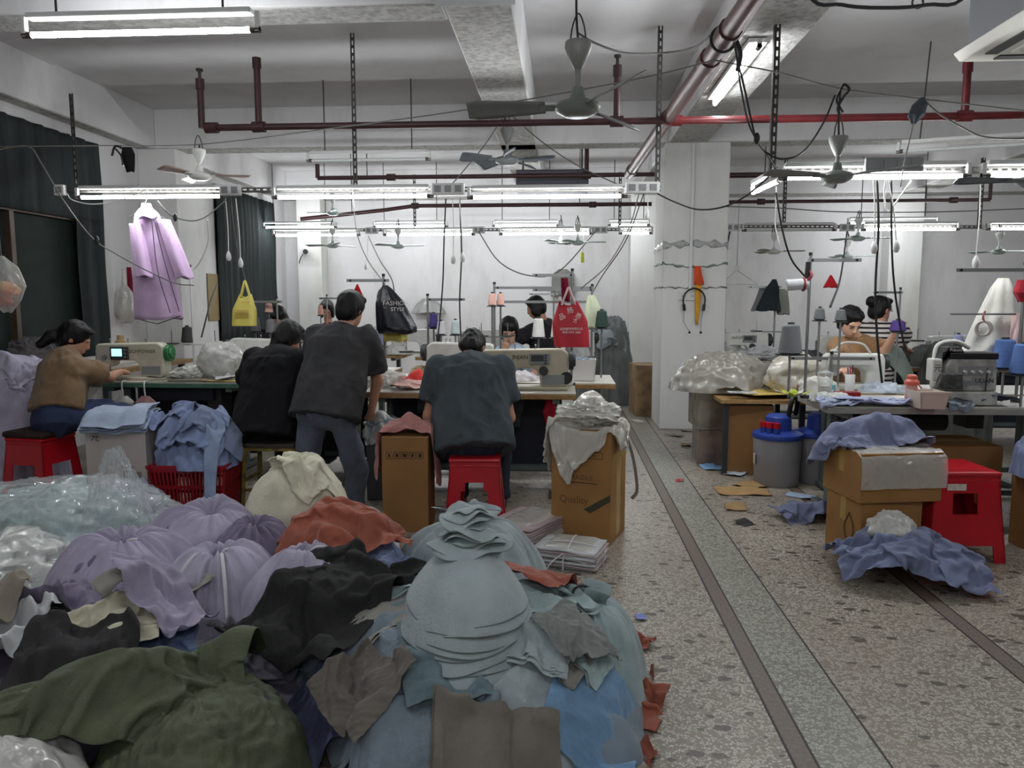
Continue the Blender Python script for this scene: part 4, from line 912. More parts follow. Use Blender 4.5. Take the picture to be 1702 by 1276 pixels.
def bundle(label, m, cx, cy, rx, ry, h, knot=(0, 0), seed=0, tuft=.07, string=True, name='cloth_bundle', rough=.1, amp=.03, fr=4.5, z0=0.):
    "cloth gathered round a load and tied on top: pleats run out from the knot"
    nr, nt = 26, 120; r = np.linspace(.03, 1, nr) ** .9; th = np.linspace(0, 2 * math.pi, nt, endpoint=False); Rr, Th = np.meshgrid(r, th, indexing='ij')
    c_, s_ = np.cos(Th), np.sin(Th)
    k = 1 + rough * 1.6 * vn(np.stack([c_ * 1.4, s_ * 1.4, Rr * 1.2], -1), seed)
    x = knot[0] * (1 - Rr) + rx * Rr * c_ * k; y = knot[1] * (1 - Rr) + ry * Rr * s_ * k
    z = h * np.power(np.clip(1 - np.power(Rr, 2.8), 0, 1), .62) * (1 - .10 * np.exp(-(Rr / .13) ** 2))
    fr = fr * (1 + .35 * math.sin(seed)); pl = 1 - 2 * np.abs(vn(np.stack([c_ * fr, s_ * fr, Rr * .9], -1), seed + 2)) + .5 * (1 - 2 * np.abs(vn(np.stack([c_ * fr * 2.3, s_ * fr * 2.3, Rr * 1.3], -1), seed + 3)))
    e = amp * pl * np.clip(Rr * 3.2, 0, 1) * (1 - .35 * Rr) + .03 * folds(x, y, 4.5, seed + 4) * np.clip(Rr * 3, 0, 1) + .03 * v2(x, y, 5, seed + 7)
    nx = Rr ** 1.6
    x = x + e * nx * c_; y = y + e * nx * s_; z = np.maximum(z + e * (1 - nx * .7) * np.clip((1.02 - Rr) * 6, 0, 1), 0)
    t = T(name, label, 'cloth bundle', (cx, cy, z0))
    MB().grid(np.stack([x, y, z], -1), True).obj('wrapping_cloth', m, t, 180, sub=1)
    zk = float(z[0].mean())
    if tuft:
        A = []; th2 = np.linspace(0, 2 * math.pi, 40, endpoint=False)
        for j, (rr, zz) in enumerate(((.035, -.03), (.022, .005), (.03, .03), (.055, .055), (.085, .06))):
            w_ = 1 + (.12 + .1 * j) * np.sin(th2 * 5 + seed) + .08 * j * np.sin(th2 * 9 + 2 * seed)
            A.append(np.stack([knot[0] + rr * tuft / .07 * w_ * np.cos(th2), knot[1] + rr * tuft / .07 * w_ * np.sin(th2), zk + zz * tuft / .07 + .012 * j * np.sin(th2 * 3 + seed)], -1))
        MB().grid(np.array(A), True).obj('gathered_end', m, t, 180, solid=.003, sub=1)
    if string:
        q = MB(); q.tube([(knot[0] + .027 * math.cos(a), knot[1] + .027 * math.sin(a), zk + .005) for a in np.linspace(0, 2 * math.pi, 13)], .006, 6, cap=False)
        for sx in (-1, 1):
            pts = [(knot[0] + sx * .02, knot[1] - .03, zk + .012)]
            for j in range(1, 5):
                xx, yy = knot[0] + sx * (.02 + .028 * j), knot[1] - .03 - .05 * j
                rr = min(.99, math.hypot((xx - knot[0] * .5) / rx, (yy - knot[1] * .5) / ry)); pts.append((xx, yy, h * (1 - rr ** 2.8) ** .62 + .018))
            q.tube(curve(pts, 4), .008, 6)
        q.tube(curve([(knot[0], knot[1] - .02, zk + .01), (knot[0] + .04, knot[1] - .03, zk + .06), (knot[0] + .07, knot[1], zk + .05), (knot[0] + .02, knot[1], zk + .015)], 5), .005, 6)
        q.obj('tie_string', M_string, t)
    return t
lil, lil2, lild = fab('lilac', (158, 151, 173)), fab('pale lilac', (172, 167, 187)), fab('dusk lilac', (120, 112, 134))
pblue, gblue, sblue, dblue = fab('pale grey blue', (160, 172, 176)), fab('grey blue', (122, 136, 148)), fab('shirt blue', (128, 142, 178)), fab('denim blue', (84, 100, 134))
rust, cream, taupe, blk, olive = fab('rust', (150, 84, 66)), fab('cream', (214, 210, 188)), fab('taupe lining', (118, 112, 104), rough=.6), fab('black', (40, 40, 40), .1), fab('olive grey', (92, 96, 92))
papr = mat('grey paper', (138, 136, 128), .55, var=.12, vs=5, bump=.15, bs=20); whitec = fab('white', (196, 198, 200)); mint = fab('pale mint', (158, 176, 178))
# --- the heap of the foreground: mounds first, then bundles, then loose pieces on them
MOUNDS = [(-1.45, 2.75, .95, .75, .20), (-.33, 2.58, .62, .64, .33), (-.85, 2.72, .36, .36, .36), (-1.25, 1.95, .52, .42, .30), (-1.0, 3.3, .36, .34, .42), (-1.85, 2.45, .5, .42, .2), (-2.5, 3.5, .5, .5, .4)]
HF = hmax(*[dome(*q) for q in MOUNDS])
heap('garment_heap', 'low heap of mixed dusk lilac clothing under the tied bundles', 'clothing', lild, -1.5, 2.8, 1.0, .8, .12, 3, nr=30, nt=90, amp=.03, ff=6, stuff=True)
heap('fabric_heap', 'broad heap of grey blue cut fabric under the fanned stack', 'fabric', gblue, -.33, 2.56, .6, .6, .22, 5, nr=34, nt=110, amp=.03, ff=7, stuff=True)
bundle('round lilac bundle behind the two string-tied ones, nearest the red basket', lil, -1.72, 3.42, .33, .30, .40, (.02, .05), 11, string=False, tuft=0)
bundle('lilac bundle with a pale knot beside the clear plastic bag', lil, -1.88, 2.98, .30, .30, .38, (.02, .02), 12, tuft=.03, string=True, fr=6)
bundle('lilac bundle tied with a long white string in the middle of the heap', lil2, -1.42, 2.93, .26, .27, .37, (0, .02), 13, tuft=.028)
bundle('pale lilac bundle tied with white string beside the black cloth', lil2, -1.06, 2.90, .24, .24, .35, (.02, .04), 14, tuft=.028)
bundle('dusk lilac bundle wedged between the round bundle and the cream cloth', lild, -1.42, 3.3, .2, .2, .36, (0, 0), 15, string=False, tuft=0)
bundle('pale blue bundle closed with a black ring behind the fanned stack', pblue, -.42, 3.4, .33, .30, .36, (.0, -.02), 16, tuft=.1, string=False)
bundle('small pale mint bundle with tied neck at the aisle edge of the heap', mint, .08, 2.62, .20, .28, .33, (.0, .02), 17, tuft=.07, string=False, fr=6)
bundle('bundle of shirt blue cloth between the rust cloth and the fanned stack', sblue, -.72, 3.12, .2, .22, .26, (0, 0), 18, tuft=0, string=False)
for p, lb in (((-.42, 3.38, .40), 'black elastic ring round the pale blue bundle'), ((.08, 2.64, .34), 'black elastic ring round the small mint bundle')):
    tag(MB().tube([(.035 * math.cos(a), .012 * math.sin(a), .03 * math.sin(a)) for a in np.linspace(0, 2 * math.pi, 17)], .005, 6, cap=False).obj('elastic_ring', M_black, loc=p), lb, 'elastic ring')
# fanned stack of cut panels over the heap
t = T('panel_stack', 'fanned stack of pale grey blue cut panels with a folded roll on top', 'fabric stack', (-.31, 2.42, 0))
NL = 18
for k in range(NL):
    n, m_ = 18, 41; Aa = np.linspace(-1.95, 1.95, m_); rr = np.linspace(.02, 1, n); Rr, Th = np.meshgrid(rr, Aa, indexing='ij')
    ext_ = .262 + .0062 * k + .007 * math.sin(k * 2.3); wx = .205 + .0042 * k + .004 * math.sin(k * 1.7)
    sk = 1 + .03 * np.sin(Th * 2.2 + k * .5)
    x = wx * Rr * np.sin(Th) * sk; y = -ext_ * Rr * np.cos(Th) * np.where(np.cos(Th) < 0, .6, 1) * sk
    z = .60 - .0075 * k - .19 * (Rr * ext_ / .262) ** 2.1 + .010 * np.sin(Th * 3.1 + k * .9) * Rr ** 2 + .004 * v2(Rr * 3, Th, 3, k) * Rr
    MB().grid(np.stack([x, y, z], -1)).obj('cut_panel', pblue, t, 180, solid=.0035, sub=1)
for k in range(11):
    n, m_ = 6, 40; th = np.linspace(0, 2 * math.pi, m_, endpoint=False); rr = np.linspace(.02, 1, n); Rr, Th = np.meshgrid(rr, th, indexing='ij')
    rad = .115 - .0045 * k + .012 * math.sin(k * 1.7); ph = k * .8
    w_ = 1 + .14 * np.sin(Th * 2 + ph) + .07 * np.sin(Th * 5 + ph * 2)
    x = rad * Rr * w_ * np.cos(Th) * 1.05 + .006 * math.sin(ph); y = rad * .9 * Rr * w_ * np.sin(Th)
    z = .603 + .0115 * k + .014 * np.sin(Th * 2 + ph * 1.3) * Rr + .012 * np.sin(Th * 4 - ph) * Rr ** 2 - .03 * Rr ** 3 * (1 - k / 14)
    MB().grid(np.stack([x, y, z], -1), True).obj('folded_layer', (pblue, mint)[k % 4 == 3], t, 180, solid=.006, sub=1)
# loose cloth pieces: label, material, centre x y, size, turn, seed, kw
PIECES = [
    ('stack of grey blue panels hanging on the sack side of the fanned stack', gblue, -.62, 2.3, .5, .55, .5, 32, dict(layers=4)),
    ('long grey blue strips under the stack beside the taupe lining', gblue, -.48, 2.1, .26, .6, .15, 33, dict(layers=3)),
    ('folded pale paper-like panel beside the black cloth', papr, -.62, 2.5, .42, .34, .7, 34, dict(amp=.02, comp=.95, layers=2)),
    ('pale blue panels spread at the aisle foot of the heap', pblue, -.02, 2.22, .4, .5, -.4, 35, dict(layers=3)),
    ('sky blue garment at the aisle foot of the heap', fab('sky blue', (112, 146, 178)), .12, 2.24, .34, .5, -.25, 36, dict(amp=.02)),
    ('grey panels standing at the aisle flank below the mint bundle', papr, .02, 2.4, .3, .4, -.5, 37, dict(layers=3)),
    ('rust cloth flap beside the black ring', rust, -.55, 2.92, .34, .24, .3, 39, dict(amp=.02, off=.05)),
    ('blue cotton piece beside the green sack', dblue, -1.34, 2.42, .5, .36, .3, 42, dict(comp=.78)),
    ('grey interlining sheet beside the lilac bundles', papr, -1.72, 2.6, .44, .34, -.2, 43, dict(amp=.04, comp=.92)),
    ('pale cream cloth knot before the lilac bundles', cream, -1.6, 2.42, .46, .34, .5, 44, dict(amp=.05, comp=.72, off=.03)),
    ('thin white bag cloth by the edge of the heap, near the green sack', whitec, -1.92, 2.4, .38, .36, .2, 45, dict(amp=.05, comp=.72, off=.03)),
    ('grey strap-like strip twisted among the lilac bundles', papr, -1.52, 2.62, .5, .12, 1.0, 46, dict(amp=.04, off=.05)),
    ('dark grey folded cloth at the wall side of the heap', olive, -2.05, 2.72, .5, .4, .2, 47, dict(amp=.04)),
    ('grey card sheet leaning on the clear plastic bag', papr, -1.98, 3.22, .34, .32, .1, 48, dict(amp=.015, comp=.97, off=.03)),
    ('dusk lilac piece under the black cloth, toward the rust cloth', lild, -.86, 3.0, .4, .3, .1, 50, dict(amp=.04, comp=.8)),
    ('pale mint cut pieces poking out from behind the fanned stack', mint, -.56, 2.7, .34, .3, .4, 51, dict(layers=3)),
    ('dark navy cloth between the green sack and the grey panels', fab('navy', (62, 66, 92)), -.78, 2.14, .36, .4, .6, 52, dict(amp=.05, comp=.72)),
    ('bright red cloth corner beside the green sack', fab('bright red', (176, 44, 44)), -.72, 1.86, .22, .18, .2, 53, dict(amp=.03)),
    ('shirt blue cloth crumpled beside the rust cloth', sblue, -.72, 3.14, .36, .38, .3, 54, dict(amp=.05, comp=.7)),
    ('grey blue cut pieces with frayed edge at the front foot of the heap', gblue, -.38, 1.98, .5, .3, .1, 55, dict(layers=3)),
    ('pale mint panels under the small tied bundle', mint, .08, 2.46, .3, .5, -.3, 56, dict(layers=3)),
    ('slate teal panel between the taupe lining and the grey blue strips', fab('slate teal', (104, 124, 132)), -.36, 2.2, .3, .4, .3, 57, dict(amp=.03, off=.03)),
    ('greyish brown panel creased beside the fanned stack', fab('umber grey', (104, 98, 92)), -.6, 2.12, .3, .36, .8, 58, dict(comp=.78, off=.03)),
    ('pale blue folded cut pieces right under the rim of the fanned stack', pblue, -.1, 2.3, .34, .26, -.2, 59, dict(layers=5, off=.03)),
    ('ash grey panel lying across the aisle flank', fab('ash', (128, 132, 130)), .06, 2.32, .22, .34, -.7, 65, dict(amp=.03, off=.035)),
    ('mint cut pieces fanned beside the mint bundle', mint, -.04, 2.6, .3, .34, .4, 66, dict(layers=4, off=.03)),
    ('crumpled dusk lilac garment in front of the knotted lilac bundle', lild, -1.9, 2.66, .5, .36, .5, 67, dict(amp=.05, comp=.72)),
    ('crumpled lilac garment in front of the string-tied bundle', lil, -1.45, 2.56, .44, .3, -.4, 68, dict(amp=.05, comp=.72)),
    ('grey lilac garment crumpled between sack and black cloth', fab('grey lilac', (112, 108, 122)), -1.08, 2.45, .5, .4, .2, 69, dict(amp=.05, comp=.72)),
    ('charcoal lining piece between the cream knot and the sack', fab('charcoal lining', (60, 58, 60)), -1.62, 2.28, .5, .34, .1, 77, dict(amp=.04, comp=.78)),
    ('beige lining piece at the wall end of the heap', fab('beige lining', (140, 132, 120)), -2.1, 2.45, .46, .36, -.3, 78, dict(amp=.045, comp=.76)),
    ('stack of taupe lining panels below the fanned stack', taupe, -.17, 1.93, .4, .36, .1, 31, dict(amp=.015, comp=.95, layers=3, off=.02)),
    ('rust cloth strip lying behind the folded roll', rust, -.14, 2.78, .5, .4, -.45, 38, dict(amp=.03, off=.05)),
    ('large rust cloth heaped over the pile beside the cream cloth', rust, -1.0, 3.25, .78, .7, .4, 40, dict(amp=.05, comp=.74, n=52, ff=6, off=.03)),
    ('black matte cloth thrown over the heap beside the fanned stack', blk, -.86, 2.6, .66, .8, -.35, 41, dict(amp=.045, comp=.8, n=50, ff=6, off=.03)),
]
PHF = hmax(HF, dome(-1.72, 3.42, .33, .30, .34), dome(-1.88, 2.98, .30, .30, .33), dome(-1.42, 2.93, .26, .27, .3), dome(-1.06, 2.9, .24, .24, .3), dome(.08, 2.62, .20, .26, .28), dome(-.42, 3.4, .33, .3, .3), dome(-.72, 3.12, .2, .22, .22))
HM = np.zeros((220, 200)); HX, HY, HR = -2.65, 1.3, .015
def hm_look(x, y):
    i = np.clip(((x - HX) / HR).astype(int), 0, 219); j = np.clip(((y - HY) / HR).astype(int), 0, 199); return HM[i, j]
def hm_add(P, k):
    i = np.clip(((P[..., 0] - HX) / HR).astype(int), 1, 218).ravel(); j = np.clip(((P[..., 1] - HY) / HR).astype(int), 1, 198).ravel(); z = P[..., 2].ravel()
    A = np.zeros_like(HM)
    for a in (-1, 0, 1):
        for b in (-1, 0, 1): np.maximum.at(A, (i + a, j + b), z)
    B = sum(np.roll(np.roll(A, a, 0), b, 1) for a in (-1, 0, 1) for b in (-1, 0, 1)) / 9; B = np.where(A > 0, B, 0)
    HM[:] = np.maximum(HM, B * k)
LASTP = [None]
HFS = lambda x, y: np.maximum(PHF(x, y), hm_look(x, y))
for i, (lb, m_, x, y, w_, h_, rz, sd, kw) in enumerate(PIECES):
    sheet('fabric_piece', lb, 'fabric', m_, (x, y), w_, h_, rz, HFS, sd, 'loose fabric pieces of the floor heap', **{'ff': 9, 'n': 40, 'amp': .026, 'off': .006, **kw})
    hm_add(LASTP[0], .97 if x < -.7 else .92)
FLOORF = lambda x, y: np.zeros_like(x)
for lb, m_, x, y, w_, h_, rz, sd in (('rust cloth rag on the floor at the aisle edge of the heap', rust, .24, 2.78, .24, .3, .4, 61), ('rust cloth rag below the blue film garment on the floor', rust, .28, 2.48, .2, .32, -.3, 62), ('small rust scrap beside the rust rags', rust, .33, 2.98, .12, .12, .9, 63), ('rust scrap at the very foot of the heap', rust, .22, 2.2, .2, .14, .2, 64)):
    sheet('cloth_rag', lb, 'rag', m_, (x, y), w_, h_, rz, FLOORF, sd, 'rust rags', n=24, comp=.72, amp=.045, ff=8, off=.004)
# green woven sack
Mg = mat('green woven sack', (74, 82, 58), .65, var=.22, vs=10, bump=.35, bs=160, weave=130, crease=.3)
heap('woven_sack', 'olive green woven sack slumped before the heap', 'sack', Mg, -1.02, 1.93, .30, .40, .3, 70, amp=.022, ff=3, nt=90, nr=26, rough=.06)
sheet('sack_flap', 'olive green woven sacking spread over the slumped sack', 'sack', Mg, (-1.3, 2.0), .98, .72, .15, hmax(dome(-1.25, 1.95, .55, .44, .31), dome(-.98, 2.16, .24, .2, .40, 2, 1.)), 71, n=64, amp=.06, ff=3.6, comp=.76, off=.015)
heap('plastic_bundle', 'white plastic-wrapped packet at the wall end of the green sack', 'packet', film('white film', (226, 226, 222), .8, .15), -1.42, 1.72, .25, .2, .3, 72, amp=.02)
# cream cloth in bag
heap('cream_cloth', 'mound of cream cloth standing behind the rust cloth', 'cloth', cream, -1.4, 3.78, .28, .25, .42, 73, amp=.04, ff=3, nr=30, nt=90, p=3.2, q=.6)
sheet('cream_cloth', 'cream cloth fold hanging down the cream mound', 'cloth', cream, (-1.42, 3.66), .8, .8, .3, dome(-1.4, 3.78, .32, .28, .48, 3), 74, n=54, comp=.7, amp=.06, ff=5, off=.02)
sheet('cream_cloth', 'second cream cloth folded on top of the cream mound', 'cloth', cream, (-1.3, 3.78), .5, .5, .9, dome(-1.4, 3.78, .32, .28, .5, 3), 87, n=40, comp=.66, amp=.06, ff=6, off=.04)
sheet('white_cloth', 'off-white cloth beside the cream mound toward the pink-draped carton', 'cloth', fab('offwhite', (176, 172, 166)), (-.98, 3.72), .36, .34, .4, dome(-1.0, 3.75, .2, .18, .28), 75, n=26, comp=.75, amp=.05)
sheet('cloth_rag', 'slate grey rag on the floor beside the cream mound', 'rag', gblue, (-1.78, 3.95), .3, .24, .4, dome(-1.75, 3.95, .15, .15, .16), 76, n=22, comp=.8, amp=.03)
# clear bags of pale clothes on the left
heap('pale_clothes', 'heap of pale mint clothes inside the clear plastic bag', 'clothing', mint, -2.62, 3.62, .52, .5, .42, 80, amp=.07, ff=5, nr=28, nt=90, stuff=True)
def blob(name, label, cat, m, c, r, seed, amp=.12, f=2.2, n=34, flat=.0, parent=None, ridg=.5, taper=0., sub=0):
    "crumpled bag-like body"
    th = np.linspace(0, 2 * math.pi, n * 2, endpoint=False); ph = np.linspace(.02, math.pi - .02, n); Ph, Th = np.meshgrid(ph, th, indexing='ij')
    d = np.stack([np.sin(Ph) * np.cos(Th), np.sin(Ph) * np.sin(Th), -np.cos(Ph)], -1)
    k = 1 + amp * vn(d * f, seed) + amp * ridg * (1 - 2 * np.abs(vn(d * f * 2.3, seed + 1))) + amp * ridg * .6 * (1 - 2 * np.abs(vn(d * f * 5, seed + 2)))
    P = d * k[..., None] * np.array(r); P[..., 2] += r[2]
    if taper: q = 1 - taper * np.clip(P[..., 2] / (2 * r[2]), 0, 1); P[..., 0] *= q; P[..., 1] *= q
    P[..., 2] = np.maximum(P[..., 2], flat)
    o = MB().grid(P, True).obj(name, m, parent, 60, loc=c, sub=sub)
    if label: tag(o, label, cat)
    return o
clear = film('clear film', (214, 222, 224), .14, .1, 4, .45); clear2 = film('cloudy film', (214, 214, 206), .45, .2, 8, .4)
blob('plastic_bag', 'big clear plastic bag over the heap of pale mint clothes', 'plastic bag', clear, (-2.6, 3.55, 0), (.56, .54, .235), 81, amp=.14, f=2.2, ridg=.55, n=60)
blob('plastic_bag', 'cloudy plastic bag of white cloth at the wall edge of the heap', 'plastic bag', film('milky film', (206, 210, 206), .75, .25, 4, .3), (-2.42, 3.0, 0), (.36, .3, .19), 82, amp=.12, ridg=.7, n=48)
blob('plastic_bag', 'upright clear plastic bag with a twisted peak before the white carton', 'plastic bag', clear, (-2.2, 3.5, .0), (.2, .17, .32), 83, amp=.22, f=2.0, ridg=.7, taper=.6, n=56)
sheet('lilac_garment', 'lilac garment dropped on the floor before the white carton', 'garment', lil, (-2.62, 4.35), .6, .5, .2, dome(-2.7, 4.3, .35, .3, .25), 84, n=34, comp=.7, amp=.06)
sheet('lilac_garment', 'lilac garment trailing beside the foot of the white carton', 'garment', lil, (-2.3, 4.2), .3, .42, .5, dome(-2.35, 4.2, .15, .2, .14), 85, n=26, comp=.7, amp=.05)
# paper packs by the aisle carton
g = G(950, 948)
t = T('paper_pack', 'clear-wrapped flat stack of white pieces tied with string by the aisle', 'packet', (g.x, g.y + .14, 0), R(-18))
for k in range(9):
    A = np.zeros((8, 8, 3)); X, Yv = np.meshgrid(np.linspace(-.17, .17, 8), np.linspace(-.13, .13, 8), indexing='ij')
    A[..., 0] = X + .008 * math.sin(k * 2.1); A[..., 1] = Yv + .006 * math.cos(k * 3.3); A[..., 2] = .006 + k * .011 + .006 * v2(X, Yv, 9, k)
    MB().grid(A).obj('flat_layer', (whitec, fab('rose grey', (176, 158, 160)))[k % 3 == 1], t, 180, solid=.007)
A = A.copy(); A[..., :2] *= 1.05; A[..., 2] += .012 + .004 * v2(A[..., 0], A[..., 1], 30, 3); A[0, :, 2] -= .05; A[-1, :, 2] -= .05; A[:, 0, 2] -= .05
MB().grid(A).obj('film_wrap', clear2, t, 180, sub=1)
MB().tube(curve([(0, -.145, .0), (0, -.14, .06), (.01, -.05, .118), (.0, .1, .115), (0, .14, .0)]), .004, 6).tube(curve([(-.175, .0, .0), (-.17, 0, .08), (0, -.02, .118), (.17, .01, .08), (.175, 0, 0)]), .004, 6).tube(curve([(0, -.14, .09), (-.05, -.18, .05), (-.08, -.2, .0)]), .004, 6).obj('string', M_string, t)
g = G(870, 920)
t = T('paper_pack', 'clear-wrapped stack of rose pieces behind the white stack by the aisle', 'packet', (g.x, g.y + .2, 0), R(-30))
for k in range(10):
    A = np.zeros((8, 8, 3)); X, Yv = np.meshgrid(np.linspace(-.16, .16, 8), np.linspace(-.2, .2, 8), indexing='ij')
    A[..., 0] = X; A[..., 1] = Yv; A[..., 2] = .006 + k * .015 + .008 * v2(X, Yv, 9, k)
    MB().grid(A).obj('flat_layer', fab('rose grey', (0, 0, 0)), t, 180, solid=.009)
A = A.copy(); A[..., :2] *= 1.06; A[..., 2] += .014; A[0, :, 2] -= .1; A[-1, :, 2] -= .1; A[:, 0, 2] -= .1; MB().grid(A).obj('film_wrap', clear2, t, 180, sub=1)
# --- clothes on boxes, basket, tables
wx, wy = wc.location.x, wc.location.y
t = T('folded_shirts', 'stack of pale blue folded shirts on the white carton', 'clothing', (wx - .03, wy - .02, .606), R(14))
for k in range(8):
    A = np.zeros((16, 12, 3)); X, Yv = np.meshgrid(np.linspace(-.18, .2, 16), np.linspace(-.2 - .012 * k, .15, 12), indexing='ij')
    A[..., 0] = X + .012 * math.sin(k * 1.9) + .015 * v2(X, Yv, 7, k); A[..., 1] = Yv; A[..., 2] = .004 + k * .012 + .016 * v2(X, Yv, 8, 40 + k // 3) + .01 * v2(X, Yv, 20, 60 + k) - .08 * np.clip((-.13 - Yv) / .1, 0, 1) ** 1.5 + .02 * (X > .05) * (k / 8)
    MB().grid(A).obj('folded_shirt', fab('pale shirt blue', (160, 174, 196)), t, 180, solid=.008, sub=1)
bx_, by_ = G(312, 868).x, G(312, 868).y + .17
bh = hmax(dome(bx_, by_, .36, .28, .62, 3, .6), boxh(wx, wy, .40, .33, .56, R(1)))
heap('shirt_heap', 'heap of blue shirts filling the red basket', 'clothing', sblue, bx_, by_, .26, .19, .22, 86, z0=.34, amp=.05, stuff=True)
for k, (dx, dy, w_, h_, rz, lb, m_) in enumerate(((0, -.05, .6, .5, .1, 'blue shirt hanging over the front of the red basket', sblue), (.1, .02, .55, .5, .5, 'slate blue shirt spread across the top of the basket heap', fab('slate shirt', (112, 124, 152))), (-.16, .06, .5, .4, -.3, 'blue shirt spilling from the basket toward the white carton', sblue), (.18, -.1, .12, .55, .05, 'pale blue sleeve hanging down the basket front', fab('pale sleeve', (140, 156, 186))), (-.03, .12, .4, .4, .9, 'blue shirt bunched at the top of the basket heap', sblue))):
    sheet('blue_shirt', lb, 'shirt', m_, (bx_ + dx, by_ + dy), w_, h_, rz, bh, 90 + k, 'shirts in the red basket', n=34, comp=.74, amp=.05, ff=7, off=.03 + .012 * k)
# pink cloth over the carton, clothes beside
px_, py_ = c2.location.x, c2.location.y
pink = fab('dusty pink', (172, 120, 116))
sheet('pink_cloth', 'dusty pink ribbed cloth draped over the carton between the men', 'cloth', pink, (px_ + .02, py_ + .03), 1.0, .34, .04, hmax(boxh(px_, py_, .29, .31, .585, R(2), .05), dome(px_, py_ + .02, .19, .17, .65, 3)), 100, n=60, comp=.96, amp=.04, ff=14, off=.012)
# clear bag over the aisle carton
a1x, a1y = c1.location.x, c1.location.y
sheet('crumpled_bag', 'crumpled cloudy plastic bag lying on the aisle carton', 'plastic bag', film('bag film', (220, 216, 206), .6, .14, 10, .7), (a1x, a1y - .03), .78, .72, .3, hmax(boxh(a1x, a1y, .36, .34, .66, R(-19), .05), dome(a1x, a1y, .25, .2, .84, 2.2)), 101, n=56, comp=.74, amp=.05, ff=6, off=.012, solid=.0012)
blob('inner_bag', 'loose plastic film stuffed under the crumpled bag on the aisle carton', 'plastic bag', clear2, (a1x, a1y, .67), (.17, .15, .07), 103, amp=.2, ridg=.8)
sheet('plastic_sheet', 'thin plastic sheet hanging down the side of the aisle carton', 'plastic bag', film('bag film', (0, 0, 0)), (a1x - .18, a1y - .05), .34, .75, 1.2, boxh(a1x, a1y, .38, .36, .69, R(-19)), 102, n=34, comp=.95, amp=.03, off=.02, solid=.001)
tag(MB().tube(curve([(0, 0, .66), (.06, -.03, .5), (.09, -.04, .3), (.06, -.04, .24)]), [.012] * 19, 4).obj('tape_strip', taupe, loc=(a1x + .19, a1y - .02, 0)), 'grey tape strip hanging from the aisle carton', 'tape')
# right: clothes over the wrapped cartons, floor cloth, white bag, table cloths
r1x, r1y = c4.location.x, c4.location.y
sheet('blue_shirt', 'long slate blue shirt thrown over the wrapped cartons', 'shirt', fab('slate lilac', (122, 128, 158)), (r1x - .03, r1y + .1), .95, .5, .2, hmax(boxh(r1x, r1y, .47, .4, .60, R(17), .05), dome(r1x, r1y + .12, .42, .15, .71, 3, .5)), 110, n=56, comp=.8, amp=.045, ff=8, off=.012)
g = G(1535, 985)
sheet('blue_cloth', 'slate blue cloth crumpled on the floor before the red stool', 'cloth', fab('floor blue', (112, 120, 150)), (g.x, g.y + .18), 1.0, .7, -.15, dome(g.x - .02, g.y + .2, .44, .3, .19, 1.8), 111, n=60, comp=.68, amp=.05, ff=7, off=.006)
blob('plastic_bag', 'white plastic bag lying on the crumpled blue cloth', 'plastic bag', film('white bag film', (206, 206, 200), .8, .3, 5, .3), (g.x - .06, g.y + .26, .15), (.14, .11, .085), 112, amp=.24, ridg=.35, taper=.4)
g = G(1345, 868)
sheet('blue_cloth', 'slate blue cloth lying beside the lower brown carton', 'cloth', fab('floor blue', (0, 0, 0)), (g.x, g.y + .1), .5, .34, .4, dome(g.x + .05, g.y + .1, .2, .15, .07, 2), 113, n=30, comp=.7, amp=.04, off=.005)
tdx, tdy = tD.location.x, tD.location.y
TH = hmax(boxh(tdx, tdy, 1.98, .6, .764, 0, .02))
sheet('pale_fabric', 'pale lavender fabric sheet over the corner of the overlock table', 'fabric', fab('pale lavender', (172, 180, 208)), (1.86, 4.72), .8, .5, -.05, TH, 114, n=44, comp=.96, amp=.012, off=.008)
sheet('pale_fabric', 'second pale fabric sheet slipping off the overlock table edge', 'fabric', fab('pale lavender2', (160, 168, 198)), (2.0, 4.68), .62, .34, -.2, TH, 115, n=36, comp=.95, amp=.015, off=.02)
sheet('blue_scrap', 'blue cloth scrap hanging over the table edge before the blue cones', 'scrap', gblue, (W(1640, 0, 4.68).x, 4.68), .22, .42, .1, TH, 116, n=28, comp=.75, amp=.03, off=.012)
sheet('blue_scrap', 'dark slate cloth bunched beside the blue cones', 'scrap', fab('dark slate', (84, 90, 112)), (W(1685, 0, 4.72).x, 4.8), .5, .2, .1, TH, 117, n=30, comp=.7, amp=.03, off=.02)
g = W(1720, 0, 3.9)
heap('blue_garment', 'pale blue garment piled on a carton beyond the red stool', 'garment', sblue, 2.76, 4.3, .2, .2, .28, 118, z0=.42, amp=.04, ff=5, p=4, q=.6)
carton((2.8, 4.3, 0), R(4), .36, .34, .4, 'dim brown carton under the pale blue garment beside the red stool', Mcd)
